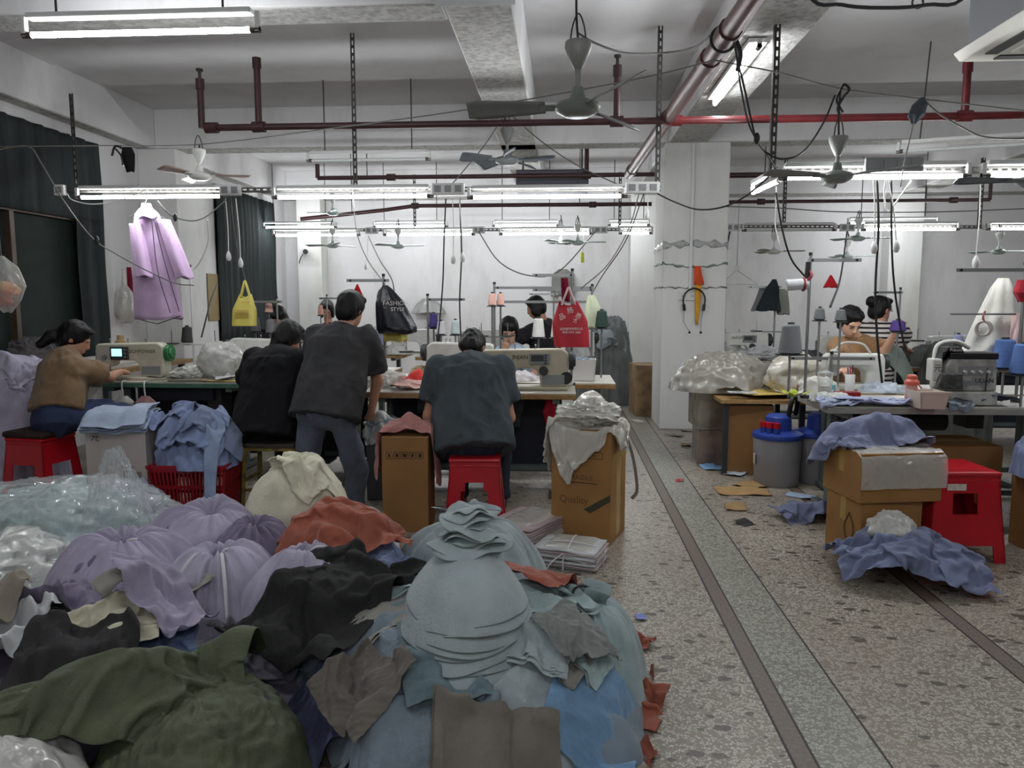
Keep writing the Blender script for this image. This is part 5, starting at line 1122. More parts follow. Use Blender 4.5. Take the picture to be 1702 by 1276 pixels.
# table clutter on the left block
TA = boxh(tA.location.x, tA.location.y, 1.25, .6, .764, 0, .02); TB = boxh(tB.location.x, tB.location.y, 1.52, .58, .764, 0, .02); TC = boxh(tC.location.x, tC.location.y, 1.0, .6, .764, 0, .02)
sheet('pink_pieces', 'pale pink cut pieces spread on the plywood-edged table', 'fabric', fab('pale pink', (206, 166, 156)), (W(672, 0, 5.35).x, 5.42), .34, .3, .5, TB, 120, n=28, comp=.8, amp=.03)
sheet('red_netting', 'bright red net bag crumpled on the table behind the pink pieces', 'net bag', mat('red net', (214, 48, 38), .6, bump=.5, bs=60), (W(680, 0, 5.6).x, 5.62), .4, .3, .2, hmax(TB, dome(W(680, 0, 5.6).x, 5.6, .18, .12, .87)), 121, n=28, comp=.7, amp=.04)
sheet('dark_cloth', 'dark green cloth beside the red net bag', 'cloth', fab('dark green cloth', (46, 56, 52)), (W(712, 0, 5.55).x, 5.6), .34, .24, .4, hmax(TB, dome(W(715, 0, 5.6).x, 5.6, .14, .1, .86)), 122, n=24, comp=.75, amp=.03)
blob('plastic_bag', 'clear plastic bag on the table beside the pink pieces', 'plastic bag', clear2, W3(640, 612, 5.5, .764), (.14, .1, .06), 123, amp=.25)
blob('wrapped_bowl', 'round load wrapped in clear film at the end of the green-edged table', 'bowl', film('wrap film', (196, 196, 190), .5, .15, 14, .9), W3(367, 600, 5.95, .764), (.17, .15, .15), 124, amp=.12)
blob('plastic_bag', 'small clear bag beside the green hand wheel', 'plastic bag', clear2, W3(315, 618, 5.9, .764), (.12, .1, .055), 125, amp=.3)
sheet('white_cloth', 'small white knotted cloth on the green-edged table', 'cloth', whitec, (W(349, 0, 5.82).x, 5.85), .24, .2, .6, hmax(TA, dome(W(349, 0, 5.82).x, 5.85, .07, .07, .82)), 126, n=22, comp=.7, amp=.03)
sheet('yellow_paper', 'yellow pattern paper hanging over the green table edge', 'paper', mat('yellow paper', (196, 170, 92), .6, var=.15), (W(345, 0, 5.75).x, 5.76), .34, .14, .0, TA, 127, n=22, comp=.98, amp=.006)
sheet('blue_scrap', 'lavender scrap on the table edge beside the person in black', 'scrap', sblue, (W(390, 0, 5.7).x, 5.72), .14, .14, .3, hmax(TA, TC), 128, n=20, comp=.75, amp=.03)
tag(MB().box((0, 0, .008), (.42, .3, .016)).obj('cutting_board', mat('grey board', (126, 122, 108), .6, var=.15), smooth=0, bevel=.003, loc=W3(335, 632, 5.9, .765), rz=.06), 'grey cutting board on the green-edged table under the small clear bag', 'board')
sheet('dark_tool_roll', 'black cloth strip lying before the cream machine', 'cloth', blk, (W(245, 0, 5.8).x, 5.78), .3, .05, .03, TA, 129, n=20, comp=.9, amp=.02)
# lilac clothes by the left wall, grey skirts
lx = W(15, 0, 5.4).x
heap('lilac_clothes', 'tall pile of lilac clothes by the wall beside the woman in brown', 'clothing', lil2, lx - .2, 5.4, .34, .32, .94, 130, amp=.06, ff=6, p=5, q=.55, nr=34, nt=80, stuff=True)
sheet('lilac_garment', 'printed lilac garment on top of the tall pile by the wall', 'garment', lil2, (lx - .14, 5.3), .6, .62, .2, dome(lx - .2, 5.4, .38, .36, .95, 5, .6), 131, n=34, comp=.8, amp=.05, off=.02)
heap('grey_skirt', 'pleated grey skirt lying on the pile by the window', 'garment', fab('skirt grey', (92, 88, 90)), W(8, 0, 6.3).x, 6.3, .26, .2, .22, 132, z0=.85, amp=.05, ff=9)
t = T('window_table', 'narrow table under the window stacked with white paper', 'table', (-4.25, 6.9, 0))
MB().box((0, 0, .78), (.75, 1.5, .04)).obj('table_top', M_tedge, t, 0)
for a in (-.3, .3):
    for b in (-.65, .65): MB().box((a, b, .38), (.05, .05, .76)).obj('leg', M_leg, t, 0)
for k in range(5): tag(MB().box((0, 0, .008), (.5 - .02 * k, .7, .016)).obj('paper_stack', mat('stack white', (206, 204, 198), .6, var=.08), smooth=0, bevel=.002, loc=(-4.2 + .012 * (k % 3), 6.55, .801 + k * .017), rz=.03 * (k % 2)), 'white paper ream in the stack under the window, layer ' + ('lowest', 'second lowest', 'middle', 'second highest', 'topmost')[k], 'paper')
# scraps of cloth and paper on the floor
SCR = [(1235, 818, 'tan paper scrap on the terrazzo band', .4, .22, (160, 128, 84)), (1255, 806, 'second tan paper scrap near the terrazzo band', .34, .2, (150, 120, 78)), (1222, 843, 'small tan paper scrap with a curled corner', .2, .14, (156, 126, 84)), (1238, 870, 'black cloth scrap on the terrazzo', .12, .1, (26, 26, 26)), (1180, 752, 'black cloth scrap by the wrapped cartons', .26, .14, (30, 30, 32)), (1205, 776, 'sky blue film scrap by the tall carton', .3, .2, (120, 160, 200)), (1222, 788, 'pale film scrap by the grey suction bin', .2, .16, (176, 186, 196)), (1180, 778, 'light blue film scrap on the floor before the wrapped cartons', .2, .14, (130, 168, 205)),
       (1120, 724, 'grey scrap at the foot of the column', .2, .12, (120, 116, 106)), (1150, 716, 'pale scrap at the foot of the column', .24, .12, (170, 166, 156)), (1165, 733, 'dark scrap near the foot of the column', .2, .12, (70, 66, 60)), (1140, 740, 'tan scrap near the foot of the column', .16, .1, (130, 112, 90)), (1060, 700, 'white scrap in the aisle before the column', .16, .1, (190, 188, 182)), (1045, 672, 'grey scrap on the floor by the far pile', .3, .14, (130, 130, 134)), (1030, 652, 'pale rose scrap on the floor by the far pile', .3, .14, (160, 142, 142)), (1052, 640, 'dark scrap on the floor beside the far pile', .3, .12, (82, 80, 80)), (1065, 1028, 'tiny blue lint tuft on the terrazzo', .06, .05, (120, 134, 196)), (1330, 826, 'pale blue scrap under the suction bins', .2, .1, (150, 170, 196)), (1130, 800, 'small red label on the floor of the aisle', .07, .05, (180, 40, 50))]
for k, (px, py, lb, w_, h_, col) in enumerate(SCR):
    g = G(px, py); sheet('floor_scrap', lb, 'scrap', mat('scrap %d' % k, col, .7, var=.12), (g.x, g.y), w_, h_, k * .7, FLOORF, 140 + k, n=14, comp=.86, amp=.012, ff=9, off=.003, steps=20, solid=.0015)
g = W(1012, 0, 10.4)
heap('garment_pile', 'tall pile of grey clothes against the back wall beside the red bag', 'clothing', fab('grey clothes', (110, 114, 114)), g.x, 10.4, .34, .4, 1.15, 160, amp=.09, ff=6, p=5, q=.6, nr=30, nt=70)
sheet('grey_garment', 'pale grey garment over the tall pile by the back wall', 'garment', fab('pale grey clothes', (138, 146, 150)), (g.x + .1, 10.2), .6, .7, .2, dome(g.x, 10.4, .38, .44, 1.12, 5, .6), 161, n=26, comp=.8, amp=.05)
# ================================================================ people
def _smin(a, b, k):
    h = np.clip(.5 + .5 * (b - a) / k, 0, 1); return b * (1 - h) + a * h - k * h * (1 - h)
def nets(f, o, h):
    "surface of f = 0 as quads (surface nets)"
    ins = f < 0; n = np.array(f.shape) - 1; S_ = np.zeros(tuple(n) + (3,), np.float32); C = np.zeros(tuple(n), np.float32)
    cor = [(i, j, k) for i in (0, 1) for j in (0, 1) for k in (0, 1)]
    def cs(c): return tuple(slice(a, a + m) for a, m in zip(c, n))
    for a in cor:
        for ax in range(3):
            if a[ax]: continue
            b = list(a); b[ax] = 1; fa, fb = f[cs(a)], f[cs(b)]; x = (fa < 0) != (fb < 0)
            t = np.where(x, fa / np.where(x, fa - fb, 1), 0)
            for q in range(3): S_[..., q] += x * (a[q] + (t if q == ax else 0))
            C += x
    act = C > 0; idx = -np.ones(tuple(n), np.int64); idx[act] = np.arange(act.sum())
    V = (np.argwhere(act) + S_[act] / C[act][:, None]) * h + o; F = []
    for ax in range(3):
        a, b = [q for q in range(3) if q != ax]
        s0 = [slice(1, -1)] * 3; s0[ax] = slice(0, -1); s1 = list(s0); s1[ax] = slice(1, None)
        x = ins[tuple(s0)] != ins[tuple(s1)]; p = np.argwhere(x); p[:, a] += 1; p[:, b] += 1
        flip = ins[tuple(p.T)]
        def g(da, db): q = p.copy(); q[:, a] -= da; q[:, b] -= db; return idx[tuple(q.T)]
        Q = np.stack([g(0, 0), g(1, 0), g(1, 1), g(0, 1)], 1); inv = flip if ax != 1 else ~flip
        Q[~inv] = Q[~inv][:, ::-1]; F.append(Q)
    return V, np.concatenate(F)
def frame(z, x):
    z = np.array(z, float); z /= np.linalg.norm(z); x = np.array(x, float); x = x - z * x.dot(z); x /= np.linalg.norm(x); return np.stack([x, np.cross(z, x), z])
def sdf(name, prims, m, parent, res=.012, k=.03, disp=None, smooth=180, sub=0):
    "prims: ('cap',a,b,ra,rb) ('flat',a,b,ra,rb) ('ell',c,r,frame) ('ec',a,b,(rx,ry)a,(rx,ry)b,xdir); a leading '-' cuts away"
    B = []
    for p in prims:
        t_ = p[0].lstrip('-')
        if t_ == 'ell': c = np.array(p[1]); R_ = max(p[2]); B.append((c - R_, c + R_))
        else:
            a, b = np.array(p[1], float), np.array(p[2], float); R_ = max(np.max(p[3]), np.max(p[4])); B.append((np.minimum(a, b) - R_, np.maximum(a, b) + R_))
    pos = [b for b, p in zip(B, prims) if p[0][0] != '-']
    lo = np.min([b[0] for b in pos], 0) - .03; hi = np.max([b[1] for b in pos], 0) + .03
    n = np.ceil((hi - lo) / res).astype(int) + 1; f = np.full(tuple(n), 1., np.float32)
    for (b0, b1), p in zip(B, prims):
        i0 = np.clip(((b0 - .07 - lo) / res).astype(int), 0, n - 1); i1 = np.clip(((b1 + .07 - lo) / res).astype(int) + 1, 1, n)
        if (i1 <= i0).any(): continue
        ax = [lo[q] + res * np.arange(i0[q], i1[q]) for q in range(3)]; P = np.stack(np.meshgrid(*ax, indexing='ij'), -1).astype(np.float32)
        t_ = p[0].lstrip('-')
        if t_ == 'ell':
            q = P - np.array(p[1], np.float32)
            if len(p) > 3 and p[3] is not None: q = q @ np.array(p[3], np.float32).T
            r = np.array(p[2], np.float32); k0 = np.sqrt(((q / r) ** 2).sum(-1)); k1 = np.sqrt(((q / r ** 2) ** 2).sum(-1)) + 1e-6; d = k0 * (k0 - 1) / k1
        else:
            a, b = np.array(p[1], np.float32), np.array(p[2], np.float32); ab = b - a; L2 = float(ab @ ab) + 1e-9; L_ = math.sqrt(L2)
            tt = ((P - a) @ ab) / L2; tc = np.clip(tt, 0, 1)
            if t_ == 'ec':
                fr = frame(ab, p[5]).astype(np.float32); q = (P - a) @ fr.T
                rx = p[3][0] + (p[4][0] - p[3][0]) * tc; ry = p[3][1] + (p[4][1] - p[3][1]) * tc
                d = (np.sqrt((q[..., 0] / rx) ** 2 + (q[..., 1] / ry) ** 2) - 1) * np.minimum(rx, ry); d = np.maximum(d, np.maximum(-tt, tt - 1) * L_)
            else:
                r = p[3] + (p[4] - p[3]) * tc
                d = np.linalg.norm(P - a - tc[..., None] * ab, axis=-1) - r
                if t_ == 'flat': d = np.maximum(d, (tt - 1) * L_)
        sl = tuple(slice(u, v) for u, v in zip(i0, i1))
        f[sl] = np.maximum(f[sl], -d) if p[0][0] == '-' else _smin(f[sl], d, k)
    V, F = nets(f, lo, res)
    if disp:
        I = np.clip(np.round((V - lo) / res).astype(int), 1, n - 2); Nn = np.stack([f[tuple((I + e).T)] - f[tuple((I - e).T)] for e in np.eye(3, dtype=int)], -1)
        Nn /= np.linalg.norm(Nn, axis=1, keepdims=True) + 1e-9; V = V + Nn * disp(V)[:, None]
    b = MB(); b.v = [tuple(v) for v in V]; b.f = [tuple(q) for q in F.tolist()]
    return b.obj(name, m, parent, smooth, sub=sub)
def cloth_disp(seed, amp=.009, f=9.):
    def d(V):
        w = V + .05 * np.stack([vn(V * 5, seed + q) for q in range(3)], -1)
        return amp * ((1 - 2.4 * np.abs(vn(w * np.array([f, f, f * .45]), seed + 4))) + .5 * (1 - 2.4 * np.abs(vn(w * np.array([f * 2.2, f * 2.2, f * 1.3]), seed + 5))))
    return d
SKIN = mat('skin', (186, 138, 112), .5, var=.06, subs=.1); SKIN2 = mat('fair skin', (212, 168, 144), .5, var=.05)
HAIR = mat('black hair', (11, 9, 9), .5, var=.4, vs=30, bump=.3, bs=40, stretch=(6, 6, 1), spec=.3); LIP = mat('lips', (168, 92, 86), .4); EYE = mat('eye dark', (22, 16, 14), .3)
def ar(v): return np.array(v, float)
def unit(v): v = ar(v); return v / np.linalg.norm(v)
def hand(w, d, nrm, s=1., curl=.5):
    "palm and five bent fingers; d along the hand, nrm out of the palm"
    d = unit(d); n = ar(nrm) - d * np.dot(nrm, d); n = unit(n); x = np.cross(d, n); P = [('ell', w + d * .045 * s, (.038 * s, .015 * s, .05 * s), frame(d, x))]
    for i, (o, L_) in enumerate(((-.027, .062), (-.009, .072), (.009, .068), (.026, .052))):
        a = w + d * .085 * s + x * o * s; d1 = unit(d + n * curl * .6); b = a + d1 * L_ * .5 * s; d2 = unit(d + n * curl * 1.7); c = b + d2 * L_ * .5 * s
        P += [('cap', a - d * .02, b, .0092 * s, .0088 * s), ('cap', b, c, .0086 * s, .007 * s)]
    a = w + d * .03 * s - x * .03 * s; b = a + (d * .022 - x * .022 + n * .012) * s; P += [('cap', a, b, .012 * s, .010 * s), ('cap', b, b + (d * .026 + n * .012) * s, .010 * s, .008 * s)]
    return P
def human(label, base, pelvis, neck, head, face, facing, elb, wri, top, bottom, hairspec='short', sleeve=.62, long_=False, knees=None, ankles=None, hem=.12, s=1., skin=SKIN, seed=0, res=.011, hair_m=HAIR, feat=False, wide=1., hands=True, shoe=None, handdir=None, sh_drop=.065, extra=None, loose=.02, hairw=1.):
    "one figure: a continuous body; hair and clothes are its children"
    base = ar(base); t = T('person', label, 'person', base); L = lambda p: ar(p) - base
    pelvis, neck, head = L(pelvis), L(neck), L(head); fw = unit(list(facing) + [0]); rt = np.cross(fw, (0, 0, 1)); ax = unit(neck - pelvis)
    shR, shL = neck + rt * .165 * s * wide - ax * sh_drop, neck - rt * .165 * s * wide - ax * sh_drop
    E = [L(e) for e in elb]; Wr = [L(w) for w in wri]; SH = [shL, shR]                  # left, right
    ff = unit(face); up = unit(ar((0, 0, 1)) - ff * ff[2] + 1e-6 * fw); hr = np.cross(ff, up); HFm = np.stack([hr, ff, up])
    def hp(x, y, z): return head + (hr * x + ff * y + up * z) * s
    tf = frame(ax, rt); tl = np.linalg.norm(neck - pelvis)
    chest = pelvis + ax * tl * .68; belly = pelvis + ax * tl * .34
    B = [('ell', hp(0, -.012, .022), (.074 * s, .092 * s, .088 * s), HFm), ('ell', hp(0, .03, -.035), (.058 * s, .062 * s, .08 * s), HFm), ('ell', hp(0, .062, -.092), (.026 * s, .022 * s, .02 * s), HFm),
         ('cap', hp(0, .086, .012), hp(0, .104, -.03), .009 * s, .013 * s), ('ell', hp(0, .085, -.06), (.026 * s, .012 * s, .009 * s), HFm), ('ell', hp(0, .083, -.072), (.022 * s, .012 * s, .008 * s), HFm)]
    for sx in (-1, 1): B += [('ell', hp(sx * .075, -.012, -.012), (.010 * s, .02 * s, .031 * s), HFm), ('ell', hp(sx * .03, .078, .026), (.022 * s, .012 * s, .008 * s), HFm)]
    B += [('cap', neck - ax * .03, hp(0, -.02, -.06), .056 * s, .05 * s), ('cap', shL, shR, .058 * s, .058 * s), ('ell', chest, (.155 * s * wide, .105 * s, .19 * s), tf), ('ell', belly, (.14 * s * wide, .10 * s, .17 * s), tf), ('ell', pelvis, (.16 * s * wide, .11 * s, .13 * s), tf)]
    for i in (0, 1):
        B += [('cap', SH[i], E[i], .05 * s, .039 * s), ('cap', E[i], Wr[i], .04 * s, .026 * s)]
        if hands:
            dd = Wr[i] - E[i] if handdir is None or handdir[i] is None else ar(handdir[i][0]); nn = ar((0, 0, -1)) if handdir is None or handdir[i] is None else ar(handdir[i][1])
            if abs(unit(dd)[2]) > .95: nn = fw
            B += hand(Wr[i], dd, nn, s)
    hips = [pelvis - rt * .09 * s, pelvis + rt * .09 * s]
    if knees is None: knees = [base + h + fw * .38 * s + rt * (o * .05) - ar((0, 0, .02)) for h, o in zip(hips, (-1, 1))]
    K = [L(k) for k in knees]
    if ankles is None: A_ = [ar((k[0], k[1], .09 * s)) - fw * .06 for k in K]
    else: A_ = [L(a) for a in ankles]
    for i in (0, 1): B += [('cap', hips[i], K[i], .075 * s, .052 * s), ('cap', K[i], A_[i], .05 * s, .035 * s), ('cap', A_[i], A_[i] + fw * .14 * s - ar((0, 0, .045)), .035 * s, .026 * s)]
    sdf('body', B, skin, t, res, .018 * s)
    # shirt
    q = loose; a_hem = pelvis - ax * hem * s
    Tp = [('ell', chest, ((.165 * wide + q) * s, (.112 + q) * s, .20 * s), tf), ('ec', chest + ax * .05, a_hem, ((.16 * wide + q) * s, (.108 + q) * s), ((.175 * wide + q * 1.3) * s, (.14 + q) * s), rt), ('cap', shL - ax * .012, shR - ax * .012, (.062 + q * .4) * s, (.062 + q * .4) * s), ('ec', neck - ax * .05, neck + ax * .012, (.1 * s, .085 * s), (.066 * s, .064 * s), rt)]
    for i in (0, 1):
        if long_: Tp += [('cap', SH[i], E[i], (.062 + q * .5) * s, (.052 + q * .5) * s), ('flat', E[i], Wr[i] + (E[i] - Wr[i]) * .04, (.052 + q * .5) * s, .042 * s)]
        else: Tp.append(('flat', SH[i], SH[i] + (E[i] - SH[i]) * sleeve, (.058 + q * .5) * s, (.064 + q * .8) * s))
    sh_o = sdf('shirt', Tp, top, t, res, .035 * s, cloth_disp(seed))
    Pn = [('ell', pelvis - ax * .02, (.178 * s * wide, .130 * s, .155 * s), tf), ('ec', pelvis + ax * .1, pelvis - ax * .1, (.17 * s * wide, .125 * s), (.175 * s * wide, .135 * s), rt)]
    for i in (0, 1): Pn += [('cap', hips[i], K[i], .095 * s, .07 * s), ('flat', K[i], A_[i], .07 * s, .06 * s)]
    sdf('trousers', Pn, bottom, t, res * 1.2, .03 * s, cloth_disp(seed + 9, .008))
    for i in (0, 1): sdf('shoe', [('cap', A_[i] - ar((0, 0, .05)), A_[i] + fw * .15 * s - ar((0, 0, .055)), .042 * s, .034 * s)], shoe or M_dark, t, .012, .02)
    # hair
    w = hairw
    Hr = [('ell', hp(0, -.022, .03), (.087 * s * w, .1 * s * w, .096 * s * w), HFm), ('ell', hp(0, -.05, -.03), (.08 * s * w, .065 * s, .08 * s), HFm), ('ell', hp(0, .035, .085), (.07 * s * w, .055 * s, .03 * s), HFm)]
    if hairspec == 'bun': Hr.append(('ell', hp(0, -.14, .045), (.045 * s, .045 * s, .045 * s)))
    if hairspec == 'pony': Hr += [('cap', hp(0, -.1, .0), hp(.0, -.14, -.07), .035 * s, .045 * s), ('cap', hp(0, -.14, -.07), hp(.02, -.17, -.15), .045 * s, .03 * s)]
    if hairspec == 'tied': Hr += [('cap', hp(0, -.09, -.02), hp(0, -.09, -.11), .05 * s, .035 * s)]
    if hairspec == 'bob': Hr += [('ell', hp(sx * .072, .0, -.04), (.024 * s, .06 * s, .085 * s), HFm) for sx in (-1, 1)]
    if hairspec == 'fringe': Hr += [('ell', hp(0, .062, .055), (.062 * s, .032 * s, .035 * s), HFm)] + [('ell', hp(sx * .07, .025, -.02), (.016 * s, .03 * s, .07 * s), HFm) for sx in (-1, 1)]
    Hr.append(('-ell', hp(0, .13, -.075), (.066 * s, .1 * s, .125 * s), HFm))
    sdf('hair', Hr, hair_m, t, .0075, .02 * s, lambda V: .004 * vn(V * ar((60, 60, 14)), seed) + .003 * vn(V * 25, seed + 1))
    if feat:
        for sx in (-1, 1):
            MB().tube(curve([hp(sx * (.032 + a), .0895 - abs(a) * .25, -.006 + .004 * math.cos(a * 60)) for a in (-.017, -.008, 0, .008, .017)], 3), .0028, 6).obj('eye', EYE, t)
            MB().tube(curve([hp(sx * (.032 + a), .096 - abs(a) * .35, .016 - 6 * a * a) for a in (-.02, -.01, 0, .01, .02)], 3), .003, 6).obj('eyebrow', HAIR, t)
        MB().tube(curve([hp(a, .0985 - abs(a) * .4, -.066 + .003 * math.cos(a * 160)) for a in (-.02, -.01, 0, .01, .02)], 3), [.002] + [.0042] * 11 + [.002], 6).obj('lips', LIP, t)
    if extra: extra(sh_o, L, dict(chest=chest, ax=ax, rt=rt, fw=fw, neck=neck, pelvis=pelvis, hp=hp, SH=SH))
    return t
jean = fab('jeans navy', (52, 62, 92)); dpant = fab('dark trousers', (38, 38, 44))
def fl0(p): return (p[0], p[1], 0)
# woman in brown
def belt(t, L, q):
    MB().tube([q['pelvis'] + q['ax'] * .1 + (q['rt'] * .185 * math.cos(a) + q['fw'] * .14 * math.sin(a)) for a in np.linspace(0, 2 * math.pi, 25)], .014, 6, cap=False).obj('belt', mat('tan belt', (150, 130, 110), .6), t)
p = W(90, 690, 5.02)
human('woman in a brown shirt and jeans bent over the cream machine', fl0(p), (p.x, 5.05, .60), W(110, 592, 5.22), W(126, 562, 5.3), (.75, .35, -.5), (.6, .8), [W(120, 622, 5.55), W(182, 627, 5.36)], [W(170, 622, 5.78), W(200, 618, 5.75)], fab('brown shirt', (124, 100, 74)), jean, 'pony', seed=200, wide=1.12, loose=.03, hem=-.02, extra=belt, sleeve=.72, hairw=1.05)
# person in black
def sequins(t, L, q):
    m_ = MB(); rg = random.Random(4)
    for k in range(70):
        a, b = rg.uniform(-.13, .13), rg.uniform(-.02, .1); 
        if rg.random() < abs(a) * 4: continue
        m_.ball(q['chest'] + q['rt'] * a + q['ax'] * (b + .05) - q['fw'] * (.147 - abs(a) * .25), .0028, 6)
    m_.obj('sequins', mat('sequin', (230, 230, 235), .15, .6), t)['kind'] = 'stuff'
p = W(440, 715, 4.98)
human('person in black clothes with sequins on the back, on a yellow metal stool', fl0(p), (p.x, 5.0, .58), W(462, 584, 5.25), W(480, 562, 5.36), (.45, .75, -.45), (.35, .94), [W(412, 628, 5.3), W(512, 628, 5.4)], [W(445, 622, 5.62), W(500, 620, 5.7)], fab('black blouse', (14, 14, 18), .1), fab('black trousers', (14, 14, 18), .1), 'tied', long_=True, seed=210, wide=1.15, loose=.045, hem=.14, extra=sequins, hairw=1.08)
# standing man
p = W(545, 700, 4.85)
rh = W(617, 684, 5.12)
human('man standing bent forward in a charcoal T-shirt and grey jeans, handling a bag', (p.x, 4.88, 0), (p.x, 4.85, .72), W(572, 545, 5.06), W(584, 514, 5.12), (.3, .85, -.35), (.22, .97), [W(520, 625, 5.25), W(627, 632, 5.1)], [W(560, 640, 5.5), rh], fab('charcoal tee', (58, 58, 60)), fab('grey jeans', (86, 92, 108)), 'short', seed=220, wide=1.12, loose=.04, hem=.1, sleeve=.75, knees=[W(508, 780, 4.87), W(592, 782, 4.9)], ankles=[W(505, 845, 4.9), W(590, 842, 4.95)], handdir=[None, ((0.02, .1, -1), (-1, .3, 0))], hairw=1.06)
# man in grey
p = W(785, 715, 4.58)
human('man in a slate grey T-shirt seated with his back turned at the beige machine', fl0(p), (p.x, 4.6, .58), W(780, 596, 4.86), W(785, 578, 4.98), (.05, .55, -.84), (.02, 1), [W(713, 692, 4.8), W(846, 694, 4.8)], [W(745, 690, 5.1), W(838, 704, 5.04)], fab('slate tee', (66, 74, 80)), fab('navy trousers', (40, 44, 56)), 'short', seed=230, wide=1.22, loose=.035, hem=.12, sleeve=.68, hairw=1.0)
# woman in pale blue, facing
def vest(t, L, q):
    c = q['chest']; sdf('vest', [('ec', c + q['ax'] * .16, c - q['ax'] * .25, (.12, .135), (.17, .15), q['rt']), ('-ell', c + q['ax'] * .2 + q['fw'] * .13, (.06, .1, .13)), ('-cap', q['SH'][0] + q['ax'] * .03, q['SH'][0] - q['ax'] * .12, .06, .06), ('-cap', q['SH'][1] + q['ax'] * .03, q['SH'][1] - q['ax'] * .12, .06, .06)], fab('grey blue vest', (134, 152, 166)), t, .012, .02)
human('woman in a pale blue blouse facing the camera with her hand at her chin', fl0(W(855, 0, 7.0)), (W(853, 0, 6.98).x, 6.98, .58), W(848, 583, 6.86), W(846, 549, 6.80), (.08, -.88, -.42), (-.02, -1), [W(890, 622, 6.66), W(838, 612, 6.58)], [W(875, 632, 6.42), W(838, 596, 6.66)], fab('pale blue blouse', (176, 194, 214)), dpant, 'fringe', seed=240, skin=SKIN2, feat=True, sleeve=.85, loose=.03, extra=vest, handdir=[None, ((.12, .1, 1), (.2, 1, 0))])
human('person in a dark hooded jacket seated by the back wall behind the white cones', fl0(W(905, 0, 8.45)), (W(915, 0, 8.5).x, 8.4, .58), W(903, 533, 8.35), W(890, 510, 8.33), (-.85, .1, -.4), (-.95, .2), [W(868, 560, 8.2), W(885, 560, 8.5)], [W(845, 555, 8.4), W(850, 556, 8.55)], fab('hood black', (34, 30, 36)), dpant, 'bob', seed=250, long_=True, res=.014, loose=.05, hands=True)
human('person in a dark red top with black hair seated at the far table', fl0(W(545, 0, 9.75)), (W(545, 0, 9.8).x, 9.75, .58), W(546, 540, 9.72), W(543, 514, 9.68), (.1, -.85, -.5), (0, -1), [W(522, 572, 9.6), W(568, 572, 9.6)], [W(535, 572, 9.35), W(556, 572, 9.35)], fab('dark red top', (112, 26, 34)), dpant, 'bob', seed=260, res=.015, sleeve=.8, feat=True)
human('dark-clothed person with head bowed behind the yellow tote bag', fl0(W(466, 0, 7.7)), (W(466, 0, 7.7).x, 7.65, .56), W(464, 548, 7.55), W(462, 528, 7.46), (0, -.75, -.65), (0, -1), [W(440, 590, 7.4), W(490, 590, 7.4)], [W(450, 592, 7.15), W(480, 592, 7.15)], fab('dark jacket', (36, 36, 42)), dpant, 'bob', seed=270, long_=True, res=.015)
human('woman with tied hair in a brown top looking down behind the facing machine', fl0(W(1430, 0, 6.5)), (W(1432, 0, 6.5).x, 6.45, .60), W(1428, 563, 6.32), W(1414, 534, 6.22), (.15, -.8, -.58), (.15, -1), [W(1470, 585, 6.2), W(1395, 600, 6.1)], [W(1488, 552, 6.05), W(1405, 612, 5.85)], fab('tan top', (150, 116, 82)), dpant, 'tied', seed=280, feat=True, sleeve=.8, skin=SKIN2)
stripe = bpy.data.materials.new('striped knit'); stripe.use_nodes = True
_N = stripe.node_tree.nodes; _L = stripe.node_tree.links; _g = _N.new('ShaderNodeTexCoord'); _s = _N.new('ShaderNodeSeparateXYZ'); _L.new(_g.outputs['Object'], _s.inputs[0])
_m = _N.new('ShaderNodeMath'); _m.operation = 'MULTIPLY'; _m.inputs[1].default_value = 24; _L.new(_s.outputs[2], _m.inputs[0]); _f = _N.new('ShaderNodeMath'); _f.operation = 'FRACT'; _L.new(_m.outputs[0], _f.inputs[0])
_r = _N.new('ShaderNodeValToRGB'); _r.color_ramp.interpolation = 'CONSTANT'; _L.new(_f.outputs[0], _r.inputs[0]); _r.color_ramp.elements[0].color = lin((206, 198, 192)); _r.color_ramp.elements[1].position = .58; _r.color_ramp.elements[1].color = lin((24, 22, 26))
_L.new(_r.outputs[0], _N['Principled BSDF'].inputs['Base Color']); _N['Principled BSDF'].inputs['Roughness'].default_value = .85
human('woman in a black and white striped top with her hair in a bun', fl0(W(1470, 0, 7.0)), (W(1468, 0, 7.0).x, 7.0, .62), W(1466, 538, 7.05), W(1464, 514, 7.1), (.85, .45, -.2), (.5, .86), [W(1440, 590, 7.2), W(1497, 570, 7.15)], [W(1450, 590, 7.4), W(1505, 580, 7.4)], stripe, dpant, 'bun', seed=290, sleeve=.55, wide=1.05, loose=.03)
